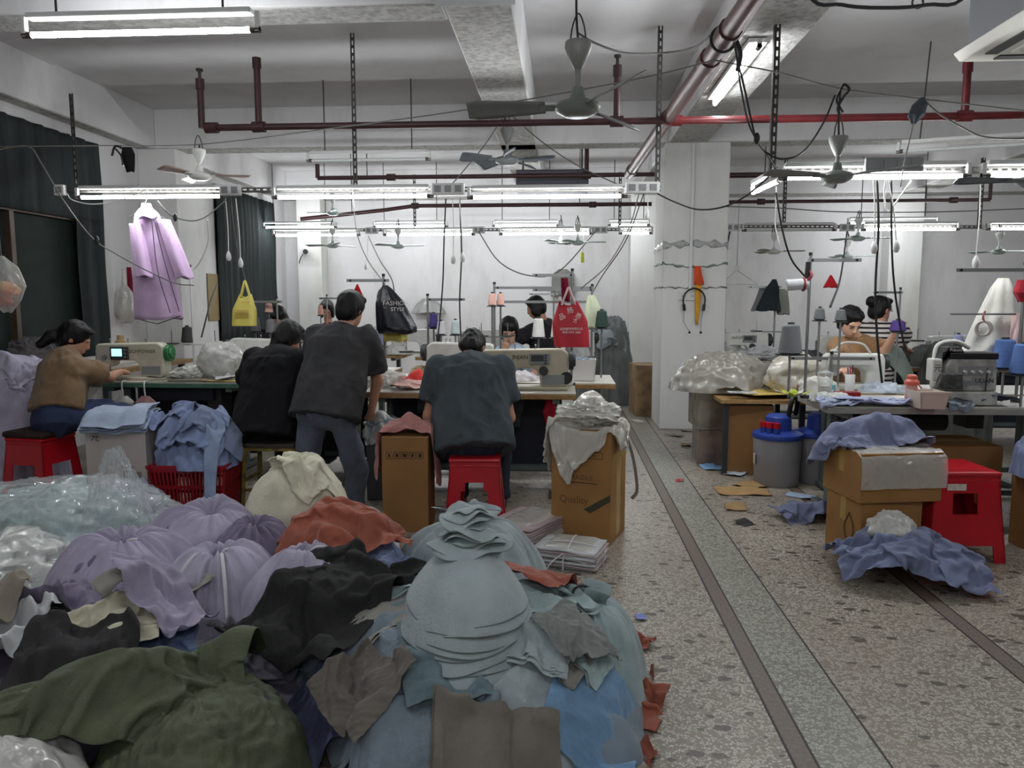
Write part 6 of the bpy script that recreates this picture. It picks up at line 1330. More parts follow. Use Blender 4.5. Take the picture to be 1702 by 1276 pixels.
# ================================================================ hanging things, cables, small fittings
def hang(name, label, cat, m, top, bot, prof, seed=0, pl=.12, nf=9, parent=None, n=30, nt=72, closed=True, solid=0, org=None):
    "cloth body hanging along a line; prof = (t, half width, half depth); pleats grow downwards"
    top, bot = ar(top), ar(bot); A = []; th = np.linspace(0, 2 * math.pi, nt, endpoint=False); ts = [q[0] for q in prof]
    org = top if org is None else ar(org)
    for t_ in np.linspace(0, 1, n):
        rx = np.interp(t_, ts, [q[1] for q in prof]); ry = np.interp(t_, ts, [q[2] for q in prof]); c = top + (bot - top) * t_ - org
        w = 1 + pl * (np.sin(nf * th + seed + 1.5 * math.sin(t_ * 3 + seed)) * .6 + .5 * vn(np.stack([np.cos(th) * 2.4, np.sin(th) * 2.4, th * 0 + t_ * 2.2], -1), seed)) 
        A.append(np.stack([c[0] + rx * w * np.cos(th), c[1] + ry * w * np.sin(th), c[2] + .01 * np.sin(th * 3 + seed) * t_ + th * 0], -1))
    A = np.array(A); b = MB().grid(A, True)
    if closed: b.add([tuple(A[-1].mean(0))], []); k = len(b.v) - 1; b.f += [((n - 1) * nt + j, (n - 1) * nt + (j + 1) % nt, k) for j in range(nt)]
    o = b.obj(name, m, parent, 180, solid=solid, loc=None if parent else tuple(org))
    if label: tag(o, label, cat)
    return o
coatm = fab('coat lilac', (196, 168, 202), .1)
p0 = ar(W(243, 343, 6.12)); t = T('lilac_coat', 'long lilac coat with dark piping hanging on the lamp rail by the window wall', 'coat', tuple(p0))
hang('coat_body', None, None, coatm, p0, W(265, 530, 6.1), [(0, .03, .03), (.06, .10, .05), (.3, .14, .07), (1, .2, .085)], 3, .14, 6, t, org=p0, solid=.003, closed=False)
hang('sleeve', None, None, coatm, W(225, 372, 6.05), W(240, 460, 5.98), [(0, .05, .045), (1, .065, .05)], 5, .12, 4, t, org=p0, closed=False, solid=.003)
hang('sleeve', None, None, coatm, W(272, 365, 6.08), W(308, 462, 6.05), [(0, .05, .045), (1, .07, .05)], 6, .12, 4, t, org=p0, closed=False, solid=.003)
hang('collar', None, None, coatm, W(243, 338, 6.1), W(246, 362, 6.05), [(0, .035, .03), (1, .07, .05)], 7, .1, 4, t, org=p0, solid=.003)
for a, b, c in (((252, 365), (262, 450), (283, 520)), ((256, 365), (275, 440), (298, 518))):
    MB().tube(curve([ar(W(q[0], q[1], 6.0 - .02 * k)) - p0 for k, q in enumerate((a, b, c))], 6), .0035, 5).obj('piping', M_dark, t)
MB().tube([ar(W(x, y, 5.985)) - p0 for x, y in ((236, 532), (262, 538), (300, 525))], .004, 5).obj('piping', M_dark, t)
MB().tube(curve([(-.17, 0, -.1), (-.03, 0, -.01), (0, 0, .04), (.02, 0, .09), (-.02, 0, .11)], 6), .004, 6).tube([(-.03, 0, -.01), (.16, 0, -.1)], .004, 6).obj('wire_hanger', M_steel, t)
def tote(name, label, cat, m, top, w, h, dep, seed, handle=.16, rz=0, strap=None, lean=0.):
    "shopping bag hung by its handles: gathered at the top, flat square bottom"
    t = T(name, label, cat, tuple(top), rz)
    n, nt = 22, 64; A = []; th = np.linspace(0, 2 * math.pi, nt, endpoint=False)
    def sq(c, e): return np.sign(c) * np.abs(c) ** e
    for u in np.linspace(0, 1, n):
        wd = w / 2 * (.55 + .45 * min(1, u * 2.2)); dp = dep / 2 * (.35 + .65 * min(1, u * 1.6)); z = -handle - h * u
        k = 1 + .05 * vn(np.stack([np.cos(th) * 3, np.sin(th) * 3, th * 0 + u * 3], -1), seed) + .035 * np.sin(th * 7 + seed) * (1 - u)
        A.append(np.stack([wd * sq(np.cos(th), .6) * k + lean * u, dp * sq(np.sin(th), .6) * k, z + .02 * np.cos(th * 2 + 1) * (1 - u) + th * 0], -1))
    A = np.array(A); b = MB().grid(A, True); b.add([(lean, 0, -handle - h)], []); k = len(b.v) - 1; b.f += [((n - 1) * nt + j, (n - 1) * nt + (j + 1) % nt, k) for j in range(nt)]
    b.obj('bag_body', m, t, 60, solid=.002)
    for s_ in (-1, 1):
        pts = curve([(-w * .2, s_ * dep * .12, -handle - .01), (-w * .08, s_ * .01, -handle * .4), (0, 0, 0), (w * .08, s_ * .01, -handle * .4), (w * .2, s_ * dep * .12, -handle - .01)], 5)
        MB().tube(pts, .008, 6).obj('handle', strap or m, t)
    return t
yb_ = tote('tote_bag', 'yellow shopping tote hanging from the thread stand by the green curtain', 'bag', mat('yellow bag', (190, 178, 86), .55, var=.12, vs=8, crease=.2), W(407, 466, 6.72), .21, .27, .1, 3, .14, lean=-.02)
for k in range(5): MB().box((-.02, -.056, -.27 - k * .016), (.13, .002, .006)).obj('printed_line', mat('ochre print', (168, 130, 60), .7), yb_, 0)
text('天天美', .028, mat('ochre print', (0, 0, 0)), yb_, (.02, -.056, -.2), rot=(R(90), 0, 0))
bb = hang('drawstring_bag', 'black drawstring bag with white lettering hanging from the thread stand', 'bag', mat('black nylon', (22, 24, 36), .32, crease=.3), W(640, 474, 5.5), W(662, 553, 5.46), [(0, .02, .02), (.08, .045, .03), (.35, .1, .055), (.9, .145, .075), (1, .135, .06)], 8, .1, 6)
q_ = ar(W(640, 474, 5.5))
text('FASHION', .046, M_wink, bb, (ar(W(658, 504, 5.415)) - q_), rot=(R(82), 0, R(4))); text('STYLE', .038, M_wink, bb, (ar(W(661, 514, 5.40)) - q_), rot=(R(80), 0, R(4)))
MB().tube(curve([(0, 0, 0), (-.05, 0, -.05), (-.06, 0, -.15), (-.02, 0, -.3)], 5), .004, 6).obj('drawstring', M_black, bb)
tag(hang('yellow_bag', None, None, mat('yellow bag', (0, 0, 0)), W(655, 548, 5.56), W(658, 566, 5.55), [(0, .1, .04), (1, .085, .04)], 2, .08, 5), 'yellow plastic bag showing under the black drawstring bag', 'bag')
rbag = tote('shopping_bag', 'red shopping bag with white lettering hanging from the thread stand', 'bag', mat('red bag', (176, 26, 44), .5, var=.12, crease=.2), W(945, 478, 5.66), .26, .32, .1, 5, .12, rz=.05, strap=mat('pale strap', (205, 176, 172), .6), lean=.03)
for ch, x, z, s_, rz_ in (('品', -.05, -.215, .05, .5), ('扬', .01, -.17, .05, .15), ('质', .07, -.21, .045, -.5), ('才', .05, -.245, .04, 0)): text(ch, s_, M_wink, rbag, (x, -.062, z), rot=(R(90), -rz_, 0))
text('品扬服饰有限公司', .021, M_wink, rbag, (.02, -.063, -.305)); text('电话 0755 2888', .021, M_wink, rbag, (.02, -.063, -.33))
hang('red_strap', 'dark red cloth strip hanging beside the red shopping bag', 'cloth', fab('wine', (120, 20, 44)), W(938, 462, 5.7), W(941, 500, 5.7), [(0, .025, .012), (1, .03, .015)], 2, .1, 4)
hang('white_bag', 'white plastic bag hanging on the wall beside the lilac coat', 'plastic bag', film('white carrier', (206, 202, 196), .7, .25, 12, .6), W(205, 447, 7.65), W(210, 536, 7.65), [(0, .012, .01), (.3, .03, .02), (.42, .08, .05), (.8, .125, .08), (1, .05, .04)], 4, .14, 5)
hang('red_bag', 'dark red cloth bag behind the white bag on the wall', 'bag', fab('wine', (0, 0, 0)), W(212, 444, 7.9), W(216, 500, 7.9), [(0, .04, .02), (1, .06, .03)], 5, .1, 4)
t = T('clear_bag', 'clear bag holding orange food hung at the dark window', 'plastic bag', tuple(W(2, 425, 4.7)))
hang('bag_film', None, None, film('clear carrier', (206, 208, 204), .35, .15, 10, .8), (0, 0, 0), (.02, 0, -.36), [(0, .015, .01), (.2, .09, .06), (.55, .125, .08), (.8, .09, .06), (1, .03, .02)], 6, .15, 5, t, org=(0, 0, 0))
blob('food_packet', None, None, mat('orange packet', (224, 110, 56), .4, col2=(226, 190, 120), vs=14), (.01, 0, -.27), (.08, .05, .05), 4, .2, parent=t)
blob('food_packet', None, None, mat('orange packet2', (206, 84, 50), .4), (-.02, 0, -.33), (.06, .04, .04), 5, .2, parent=t)
MB().tube([(0, 0, 0), (-.01, .0, .9), (-.02, 0, 1.3)], .002, 5).obj('hanging_string', M_gcord, t)
hang('dark_bag', 'dark green bag hanging behind the column on the thread stand', 'bag', fab('bag green', (34, 44, 48)), W(1287, 464, 8.45), W(1277, 516, 8.4), [(0, .02, .02), (.3, .07, .05), (1, .13, .07)], 5, .1, 5)
hang('grey_apron', 'pale grey apron hanging beside the dark green bag', 'apron', fab('apron', (140, 142, 134)), W(1300, 480, 8.5), W(1302, 522, 8.5), [(0, .06, .03), (1, .07, .04)], 6, .1, 5)
hang('grey_apron', 'grey pleated apron hanging on the back wall over the far machine', 'apron', fab('apron2', (120, 122, 122)), W(1270, 478, 8.6), W(1262, 516, 8.6), [(0, .05, .03), (1, .09, .04)], 7, .1, 5)
gown = hang('white_gown', 'long white gown hung on the thread stand beside the blue cones', 'gown', fab('gown white', (206, 204, 196)), W(1668, 462, 5.15), W(1640, 592, 5.1), [(0, .03, .03), (.12, .06, .05), (.5, .11, .07), (1, .17, .09)], 9, .16, 7)
hang('pink_cloth', 'striped pink and grey cloth hanging at the end of the overlock table', 'cloth', fab('rose stripe', (206, 176, 172)), W(1698, 520, 5.0), W(1700, 580, 5.0), [(0, .05, .04), (1, .08, .05)], 10, .15, 6)
hang('red_pouch', 'red pouch hung beside the white gown', 'pouch', fab('pouch red', (170, 40, 54)), W(1700, 465, 4.9), W(1698, 500, 4.9), [(0, .03, .02), (.6, .05, .03), (1, .02, .02)], 11, .12, 4)
hang('silver_cap', 'silver quilted cap hanging at the back wall behind the square-armed stand', 'cap', mat('silver cloth', (150, 150, 148), .35, .3, crease=.5), W(712, 496, 12.48), W(712, 520, 12.45), [(0, .08, .06), (.4, .2, .12), (1, .28, .14)], 12, .1, 9)
hang('grey_cloth', 'grey shirt on the back wall above the wide thread rack', 'shirt', fab('wall grey', (118, 118, 114)), W(935, 447, 12.5), W(935, 492, 12.48), [(0, .06, .04), (.2, .18, .07), (1, .19, .08)], 13, .1, 5)
hang('lace_cloth', 'pale green printed cloth hanging by the aisle post', 'cloth', fab('pale green cloth', (190, 198, 170)), W(983, 490, 6.4), W(987, 545, 6.4), [(0, .03, .02), (.4, .06, .03), (1, .07, .04)], 14, .12, 5)
for px, py, d, lb in ((594, 472, 9.5, 'small red cloth triangle hung by the far thread stand'), (1381, 457, 8.0, 'small red cloth triangle hung above the far right table')):
    hang('red_pennant', lb, 'cloth', fab('pennant', (196, 36, 42)), W(px, py, d), W(px, py + 20, d), [(0, .008, .008), (1, .075, .03)], 3, .06, 4)
# rings bunch, cloth roll, black clip
t = T('ring_bunch', 'bunch of white rings tied to the thread bar before the white gown', 'rings', tuple(W(1637, 522, 4.95)))
for k in range(3): MB().tube([(.012 * k - .01 + .045 * math.cos(a), .008 * k, -.09 + .045 * math.sin(a)) for a in np.linspace(0, 2 * math.pi, 25)], .006, 6, cap=False).obj('ring', mat('bone ring', (196, 186, 178), .4), t)
MB().tube(curve([(0, 0, .02), (-.01, 0, -.02), (.0, 0, -.05)], 5), .006, 6).obj('tie', mat('rose tie', (150, 90, 84), .7), t)
MB().cyl((-.2, .02, 0), (.2, .02, 0), .006, n=8).obj('bar', M_steel, t)
t = T('cloth_roll', 'white cloth roll tied with red string on the tall stand by the column', 'cloth roll', tuple(W(1330, 474, 5.02)))
MB().cyl((-.09, 0, 0), (.05, 0, .01), .036, n=18).obj('roll', whitec, t, bevel=.006)
MB().tube([(.02, .0 + .038 * math.cos(a), .005 + .038 * math.sin(a)) for a in np.linspace(0, 2 * math.pi, 15)], .008, 6, cap=False).tube(curve([(.03, -.02, .02), (.06, -.03, .06), (.05, 0, .09), (.03, 0, .05)], 5), .009, 6).obj('red_string', mat('red cord', (140, 48, 58), .7), t)
MB().cyl((.04, 0, .03), (.045, 0, .15), .016, n=12).obj('black_handle', M_black, t, bevel=.003)
t = T('fan_clip', 'black clamp with cloth hung on the wire by the dark window', 'clamp', tuple(W(205, 245, 5.5)))
hang('cloth_strip', None, None, fab('clip black', (22, 22, 24)), (.03, 0, .0), (.045, 0, -.17), [(0, .035, .02), (.3, .05, .025), (1, .03, .012)], 3, .15, 4, t, org=(0, 0, 0))
MB().tube(curve([(-.09, 0, -.06), (-.06, 0, .01), (0, 0, -.01), (.06, 0, -.03)], 5), .009, 6).tube(curve([(-.06, 0, -.01), (-.02, 0, -.06), (-.01, 0, -.13)], 5), .007, 6).obj('clamp', M_black, t)
# column fittings
def band(z0, dz, sag, label, m, th=.004, seed=0):
    x0, x1, y0, y1 = 1.07 - .004, 1.75 + .004, 8.25 - .004, 9.0 + .004; A = []
    loop = [(x0 + (x1 - x0) * u, y0) for u in np.linspace(0, 1, 20)] + [(x1, y0 + (y1 - y0) * u) for u in np.linspace(.1, 1, 8)] + [(x1 + (x0 - x1) * u, y1) for u in np.linspace(.1, 1, 8)] + [(x0, y1 + (y0 - y1) * u) for u in np.linspace(.1, .9, 8)]
    A = np.zeros((3, len(loop), 3))
    for j, (x, y) in enumerate(loop):
        for i in range(3): A[i, j] = (x, y, z0 + dz * (i - 1) / 2 * (1 + .5 * math.sin(j * 1.3 + seed)) - sag * math.sin(math.pi * min(j, 19) / 19) + .008 * math.sin(j * 2.1 + seed))
    tag(MB().grid(A - ar((1.41, 8.625, z0)), True).obj('tape_band', m, None, 180, solid=th, loc=(1.41, 8.625, z0)), label, 'tape')
zf = lambda py: W(1140, py, 8.25).z
band(zf(408), .06, -.02, 'shiny crumpled film band round the column, topmost', film('band film', (206, 208, 206), .5, .08, 30, 1.), seed=1)
band(zf(437), .02, .045, 'grey green cord band sagging round the column', mat('cord band', (110, 124, 118), .5), seed=2)
band(zf(477), .012, .01, 'thin grey string band round the column above the socket', M_gcord, seed=3)
t = T('wall_socket', 'white double socket plate on the column', 'socket', (W(1143, 492, 8.25).x, 8.245, zf(492)))
MB().box((0, -.008, 0), (.2, .018, .09)).obj('plate', M_white, t, 0, bevel=.004)
for s_ in (-.05, .05): MB().box((s_, -.018, 0), (.06, .004, .06)).obj('socket_face', M_wcord, t, 0); MB().box((s_ - .01, -.0205, 0), (.006, .003, .02)).box((s_ + .01, -.0205, 0), (.006, .003, .02)).obj('slot', M_black, t, 0)
MB().box((0, .0, .0), (.03, .02, 3.0 - zf(492))).obj('conduit', M_white, t, 0, loc=(.02, -.006, .045 + (3.0 - zf(492)) / 2))
hang('orange_strap', 'orange red scarf tied to the cord on the column', 'scarf', fab('scarf orange', (206, 78, 40)), W(1159, 442, 8.2), W(1162, 472, 8.2), [(0, .03, .02), (1, .05, .025)], 3, .15, 4)
hang('yellow_strap', 'yellow strap hanging from the scarf on the column', 'strap', fab('strap yellow', (206, 150, 50)), W(1161, 472, 8.21), W(1158, 538, 8.21), [(0, .035, .015), (.6, .025, .012), (1, .015, .008)], 4, .12, 4)
t = T('headset', 'black neckband earphones hung on the column strap', 'earphones', tuple(W(1154, 485, 8.17)))
MB().tube([(.115 * math.cos(a), 0, -.09 + .115 * math.sin(a) * 1.1) for a in np.linspace(-.35, math.pi + .35, 24)], .009, 8).obj('neckband', M_black, t)
for s_ in (-1, 1):
    MB().tube([(s_ * .108, 0, -.13), (s_ * .1, 0, -.2)], .017, 8).obj('control_pod', M_black, t)
    MB().tube(curve([(s_ * .1, 0, -.2), (s_ * .09 - .01, 0, -.32), (s_ * .06 + .02, 0, -.42)], 5), .0025, 5).ball((s_ * .06 + .02, 0, -.43), .014, 8).obj('ear_bud', M_black, t)
t = T('clothes_hanger', 'empty wire hanger on the back wall behind the column', 'hanger', tuple(W(1225, 458, 8.9)))
MB().tube(curve([(.0, 0, .06), (.02, 0, .1), (-.02, 0, .11), (-.03, 0, .09)], 5), .005, 6).tube([(0, 0, .06), (-.2, 0, -.1), (.24, 0, -.1), (0, 0, .06)], .006, 6).obj('wire', M_white, t)
tag(MB().tube([(0, 0, 0), (0, 0, .7)], .003, 6).obj('hanger_string', M_gcord, loc=tuple(W(1225, 442, 8.9))), 'string from the far rail down to the empty wire hanger', 'string')
tag(MB().box((0, 0, 0), (.12, .006, .4)).obj('wall_poster', mat('speckled poster', (150, 150, 146), .6, col2=(40, 40, 42), vs=60), smooth=0, loc=tuple(W(1198, 482, 12.55))), 'speckled black and white poster on the back wall beside the column', 'poster')
t = T('wall_camera', 'white dome security camera on the corner column', 'camera', tuple(W(507, 417, 12.2)))
MB().box((0, .02, 0), (.05, .06, .05)).cyl((0, -.02, 0), (.06, -.16, -.02), .05, n=16).obj('housing', M_white, t); MB().cyl((.06, -.16, -.02), (.066, -.175, -.022), .042, n=16).obj('lens', M_black, t)
MB().tube(curve([(-.02, 0, -.03), (-.08, 0, -.12), (-.1, -.02, -.2)], 5), .008, 6).obj('lead', M_bcord, t)
tag(MB().tube([(.035 * math.cos(a), 0, .035 * math.sin(a)) for a in np.linspace(0, 2 * math.pi, 20)], .007, 6, cap=False).cyl((0, 0, .035), (0, 0, .1), .006, n=6).obj('ceiling_hook', M_dsteel, loc=(W(1523, 45, 5.4).x, 5.4, ZC - .125)), 'steel ring hook in the ceiling beside the air conditioner', 'hook')
tag(MB().box((0, 0, .01), (.1, .03, .14)).box((.03, -.016, .01), (.02, .01, .1)).obj('wall_switch', M_white, smooth=0, loc=(XL + .02, 8.95, 1.95), rz=R(90)), 'white switch plate on the left wall behind the coat', 'switch')
tag(MB().box((0, 0, 0), (.012, .3, .62)).obj('gold_board', mat('gold board', (136, 118, 76), .5), smooth=0, loc=(XL + .012, 9.85, 1.45)), 'narrow gold board on the wall edge beside the far window', 'board')
tag(MB().lathe([(0, 0), (.05, 0), (.055, .02), (.05, .14), (.03, .16), (.03, .2), (0, .2)], n=18).obj('glue_bottle', mat('tan bottle', (170, 140, 96), .4), loc=(W(168, 0, 6.7).x, 6.7, .885)), 'tan bottle on the paper stack by the window', 'bottle')
# pull switches and sockets along the rails
def sock(px, py, d, label, n=1, m=M_white):
    p = W(px, py, d); t = T('rail_socket', label, 'socket', tuple(p)); MB().box((0, 0, 0), (.085 * n, .04, .085)).obj('plate', m, t, 0, bevel=.006)
    for k in range(n): MB().box(((k - (n - 1) / 2) * .08, -.022, 0), (.05, .006, .05)).obj('socket_face', M_grey, t, 0)
    return t
sock(100, 316, 5.93, 'white socket box on the window end of the near rail'); sock(383, 316, 5.93, 'white socket box beside the coat lamp', 2); sock(745, 314, 5.93, 'white double socket box between the middle lamps of the near rail', 3); sock(1068, 312, 5.93, 'white socket box on the column end of the near rail', 3)
sock(1485, 274, 4.78, 'grey long socket box above the lamp over the overlock table', 4, M_grey); sock(618, 383, 9.975, 'socket box on the far left rail', 2); sock(795, 382, 9.975, 'socket box on the far left rail above the wide rack', 2); sock(993, 382, 9.975, 'socket box on the far left rail by the aisle', 3)
sock(1212, 378, 9.275, 'socket box on the far right rail beside the column', 3); sock(1408, 378, 9.275, 'socket box on the far right rail beside its lit lamp', 2); sock(1640, 375, 9.275, 'socket box on the far right rail above the gown', 1)
def pull(px, y0, y1, d, label, px0=None):
    a, b = W(px0 or px, y0, d), W(px, y1, d); t = T('pull_switch', label, 'switch', tuple(a)); b = b - a
    MB().tube(curve([(0, 0, 0), b * .5 + Vector((.006, 0, 0)), b], 5), .004, 6).obj('cord', M_wcord, t)
    MB().lathe([(0, -.05), (.012, -.048), (.02, -.025), (.017, 0), (.007, .025), (0, .03)], c=b, n=14).obj('switch_body', M_white, t, 60)
for px, y0, y1, d, lb, p0_ in ((380, 330, 423, 5.9, 'white pull switch hanging by the far window, shorter cord', 375), (400, 330, 434, 5.9, 'white pull switch hanging by the far window, longer cord', 392), (753, 330, 428, 5.9, 'white pull switch hanging between the middle lamps, nearer the black cord', 752), (769, 330, 425, 5.9, 'white pull switch hanging between the middle lamps beside its twin', 763), (1453, 300, 408, 4.78, 'white pull switch hanging before the right fan, beside the black cable', 1452), (1490, 300, 406, 4.78, 'white pull switch hanging beyond the black cables over the overlock', 1478), (1622, 300, 432, 4.8, 'white pull switch hanging over the white gown', 1630), (608, 395, 442, 9.8, 'tiny pull switch under the far left rail', 612), (1075, 330, 352, 5.9, 'white pull switch close under the near rail beside the column', 1076)):
    pull(px, y0, y1, d, lb, p0_)
# cables
def cable(label, pts, m=M_bcord, r=.004, sw=None, name='cable', cat='cable'):
    P = [W(*q) for q in pts]; o = P[0].copy(); t = T(name, label, cat, tuple(o)); MB().tube(curve([q - o for q in P], 6), r, 6).obj('cord', m, t)
    if sw: c = W(*sw) - o; MB().ball(c, (.018, .014, .034), 10).obj('inline_switch', M_bcord if m is M_bcord else M_dark, t)
    return t
CABLES = [
    ('thin grey line stretched from the window past the white fan to the thick pipe', [(-30, 244, 5.5), (150, 242, 5.5), (331, 240, 5.5), (560, 212, 5.2), (790, 180, 4.9), (1050, 133, 4.6), (1188, 100, 4.25)], M_gcord, .004),
    ('thin dark line stretched from the thick pipe over the right fan', [(1188, 100, 4.25), (1300, 122, 4.4), (1397, 147, 4.7), (1530, 164, 4.6), (1720, 186, 4.4)], M_gcord, .004),
    ('grey cable with inline switch sloping from the window line to the coat', [(-20, 252, 5.4), (30, 243, 5.4), (52, 246, 5.4), (68, 270, 5.4), (110, 340, 5.5), (155, 397, 5.6), (190, 420, 5.7), (235, 445, 5.8), (290, 470, 5.9), (322, 474, 6.1)], M_gcord, .005, (161, 399, 5.6)),
    ('white cord looped under the coat lamp socket', [(112, 322, 5.9), (120, 332, 5.9), (150, 339, 5.9), (190, 335, 5.9), (240, 318, 5.9)], M_wcord, .004),
    ('grey cable with inline switch looped beside the lilac coat', [(262, 334, 5.9), (275, 350, 5.85), (291, 361, 5.85), (320, 367, 5.85), (345, 358, 5.85), (376, 332, 5.9)], M_gcord, .005, (291, 361, 5.85)),
    ('grey cable hanging from the big fan to the strut', [(962, 56, 3.9), (990, 72, 4.0), (1040, 88, 4.3), (1100, 88, 4.8), (1150, 80, 4.6), (1180, 60, 4.3)], M_gcord, .006),
    ('black cable with inline switch hanging from the thick pipe to the right fan', [(1215, 20, 4.0), (1222, 80, 4.2), (1238, 150, 4.4), (1252, 215, 4.5), (1258, 232, 4.5), (1272, 252, 4.6), (1300, 264, 4.6), (1335, 252, 4.6), (1368, 205, 4.7), (1388, 158, 4.7)], M_bcord, .006, (1258, 230, 4.5)),
    ('second black cable hanging close beside the one on the thick pipe', [(1220, 60, 4.1), (1232, 150, 4.3), (1248, 215, 4.5), (1278, 262, 4.7), (1292, 284, 4.8)], M_bcord, .005),
    ('black cable sagging from the dark knot toward the ceiling end', [(1535, 165, 4.6), (1560, 188, 4.6), (1600, 212, 4.6), (1640, 228, 4.6), (1720, 231, 4.6)], M_gcord, .005),
    ('pale cord hanging from the dark knot to the right lamp', [(1520, 195, 4.6), (1510, 240, 4.65), (1502, 275, 4.7), (1497, 310, 4.75)], M_gcord, .004),
    ('black cable sagging between the near rail and the right rail past the column', [(1085, 318, 6.0), (1120, 335, 5.8), (1160, 348, 5.6), (1205, 343, 5.4), (1245, 322, 5.2), (1286, 286, 4.9)], M_bcord, .006),
    ('black power cord dropping from the near rail beside the square-armed stand', [(741, 330, 5.92), (738, 400, 5.95), (736, 470, 6.0), (730, 540, 6.1), (724, 585, 6.3)], M_bcord, .006),
    ('black power cord dropping from the near rail behind the man in grey', [(764, 330, 5.92), (767, 420, 5.95), (764, 500, 6.0), (766, 560, 6.1)], M_bcord, .006),
    ('long black power cord dropping to the overlock table, crossing the striped top', [(1458, 300, 4.78), (1460, 380, 4.8), (1455, 480, 4.8), (1458, 560, 4.8), (1466, 636, 4.85)], M_bcord, .007),
    ('long black power cord dropping to the facing machine past the violet cone', [(1482, 300, 4.78), (1482, 400, 4.8), (1487, 480, 4.85), (1500, 560, 4.9), (1512, 600, 4.95)], M_bcord, .006),
    ('black cord slanting from the right rail to the tall stand', [(1290, 320, 4.9), (1300, 380, 4.95), (1315, 430, 5.0), (1340, 462, 5.04)], M_bcord, .006),
    ('thin black cord dropping from the far right rail beside the column', [(1213, 385, 9.2), (1204, 430, 9.1), (1195, 480, 9.0), (1190, 520, 8.8)], M_bcord, .01),
    ('thin black cord dropping from the far right rail to the facing machine', [(1408, 385, 9.2), (1402, 430, 8.5), (1395, 470, 7.5), (1380, 510, 6.0)], M_bcord, .009),
    ('white cord sagging under the far left rail over the wide rack', [(795, 384, 9.96), (830, 435, 9.6), (880, 458, 9.4), (930, 450, 9.4), (990, 384, 9.96)], M_gcord, .008),
    ('grey cord slanting from the near rail to the red bag', [(1062, 322, 5.92), (1045, 380, 5.9), (1010, 440, 5.8), (965, 480, 5.75)], M_gcord, .005),
    ('black cord slanting from the near rail down behind the red bag', [(1070, 322, 5.92), (1040, 400, 6.0), (1000, 460, 6.3), (975, 505, 6.6)], M_bcord, .004),
    ('pale guy line from the slate fan toward the middle lamps', [(838, 190, 7.0), (810, 235, 6.7), (778, 275, 6.4), (752, 305, 6.0)], M_gcord, .005),
    ('pale guy line from the slate fan toward the column end of the rail', [(848, 190, 7.0), (900, 235, 6.7), (960, 275, 6.4), (1035, 310, 6.0)], M_gcord, .005),
    ('black cable sagging under the ceiling near the air conditioner', [(1280, -215, 3.6), (1340, -15, 3.6), (1400, 8, 3.6), (1470, 13, 3.6), (1540, 8, 3.6), (1610, -15, 3.6), (1670, -215, 3.6)], M_bcord, .008),
    ('thin grey cord slanting from the far rail to the drawstring bag', [(585, 300, 6.0), (592, 380, 5.9), (610, 430, 5.8), (640, 472, 5.6)], M_gcord, .004),
    ('second thin cord slanting to the drawstring bag', [(612, 392, 9.8), (630, 430, 8.0), (650, 462, 6.0), (656, 490, 5.6)], M_bcord, .005),
    ('white cord looped under the lamp over the overlock table', [(1472, 296, 4.78), (1470, 330, 4.8), (1476, 352, 4.8), (1490, 335, 4.8), (1515, 300, 4.8)], M_wcord, .005),
    ('white power cord of the taped thread stand looping up to the rail', [(345, 365, 5.9), (346, 400, 5.95), (335, 430, 6.0), (322, 448, 6.08)], M_wcord, .005),
    ('black power cord running up the wall to the gold board', [(335, 560, 6.3), (345, 520, 6.8), (352, 495, 7.6), (362, 470, 8.6)], M_bcord, .007),
    ('thin white cord dropping from the right rail past the column', [(1290, 310, 4.9), (1289, 340, 4.95), (1288, 372, 5.0), (1296, 410, 5.0)], M_wcord, .004),
    ('thin line stretched across the far right bay above the fans', [(1200, 343, 8.0), (1300, 346, 8.2), (1400, 352, 8.4), (1560, 352, 8.4), (1720, 346, 8.2)], M_gcord, .006),
    ('cord of the yellow tote rising to the near rail', [(408, 466, 6.72), (396, 420, 6.5), (388, 370, 6.2), (384, 326, 5.95)], M_gcord, .004)]
for c in CABLES: cable(*c)
t = T('knotted_cloth', 'dark cloth knot tied on the line beside the right fan', 'cloth', tuple(W(1530, 165, 4.6)))
hang('knot', None, None, fab('knot grey', (72, 78, 84)), (.01, 0, .01), (-.03, 0, -.13), [(0, .01, .01), (.3, .04, .025), (.7, .045, .03), (1, .01, .01)], 3, .15, 4, t, org=(0, 0, 0))
tag(MB().tube(curve([(0, 0, 0), (.02, 0, .03), (.05, 0, 0), (.02, 0, -.04), (-.01, 0, -.1), (.0, 0, -.14)], 5), .008, 6).tube(curve([(0, 0, 0), (-.02, 0, -.06), (.02, 0, -.13)], 5), .007, 6).obj('rope_knot', M_bcord, loc=tuple(W(1397, 149, 4.7))), 'black rope knot on the line above the right fan', 'rope')
t = T('pipe_binding', 'black cable tie and cloth bound round the thick pipe', 'binding', tuple(P0.lerp(P1, .13)))
MB().tube([(.066 * math.cos(a), 0, .066 * math.sin(a)) for a in np.linspace(0, 2 * math.pi, 20)], .008, 6, cap=False).tube(curve([(.06, 0, .0), (.09, 0, -.08), (.08, .02, -.16)], 5), .012, 6).obj('tie', M_bcord, t)
tag(MB().box((0, 0, 0), (.045, .012, .13), rz=.4).obj('yellow_ribbon', mat('lime ribbon', (196, 200, 60), .5), smooth=0, loc=tuple(W(968, 428, 9.98))), 'lime yellow ribbon tag hanging by the aisle lamps', 'ribbon')
tag(MB().tube(curve([(0, 0, .06), (.01, 0, .2), (-.0, 0, .36)], 5), .003, 5).obj('ribbon_string', M_gcord, loc=tuple(W(968, 428, 9.98))), 'string holding the lime ribbon tag', 'string')
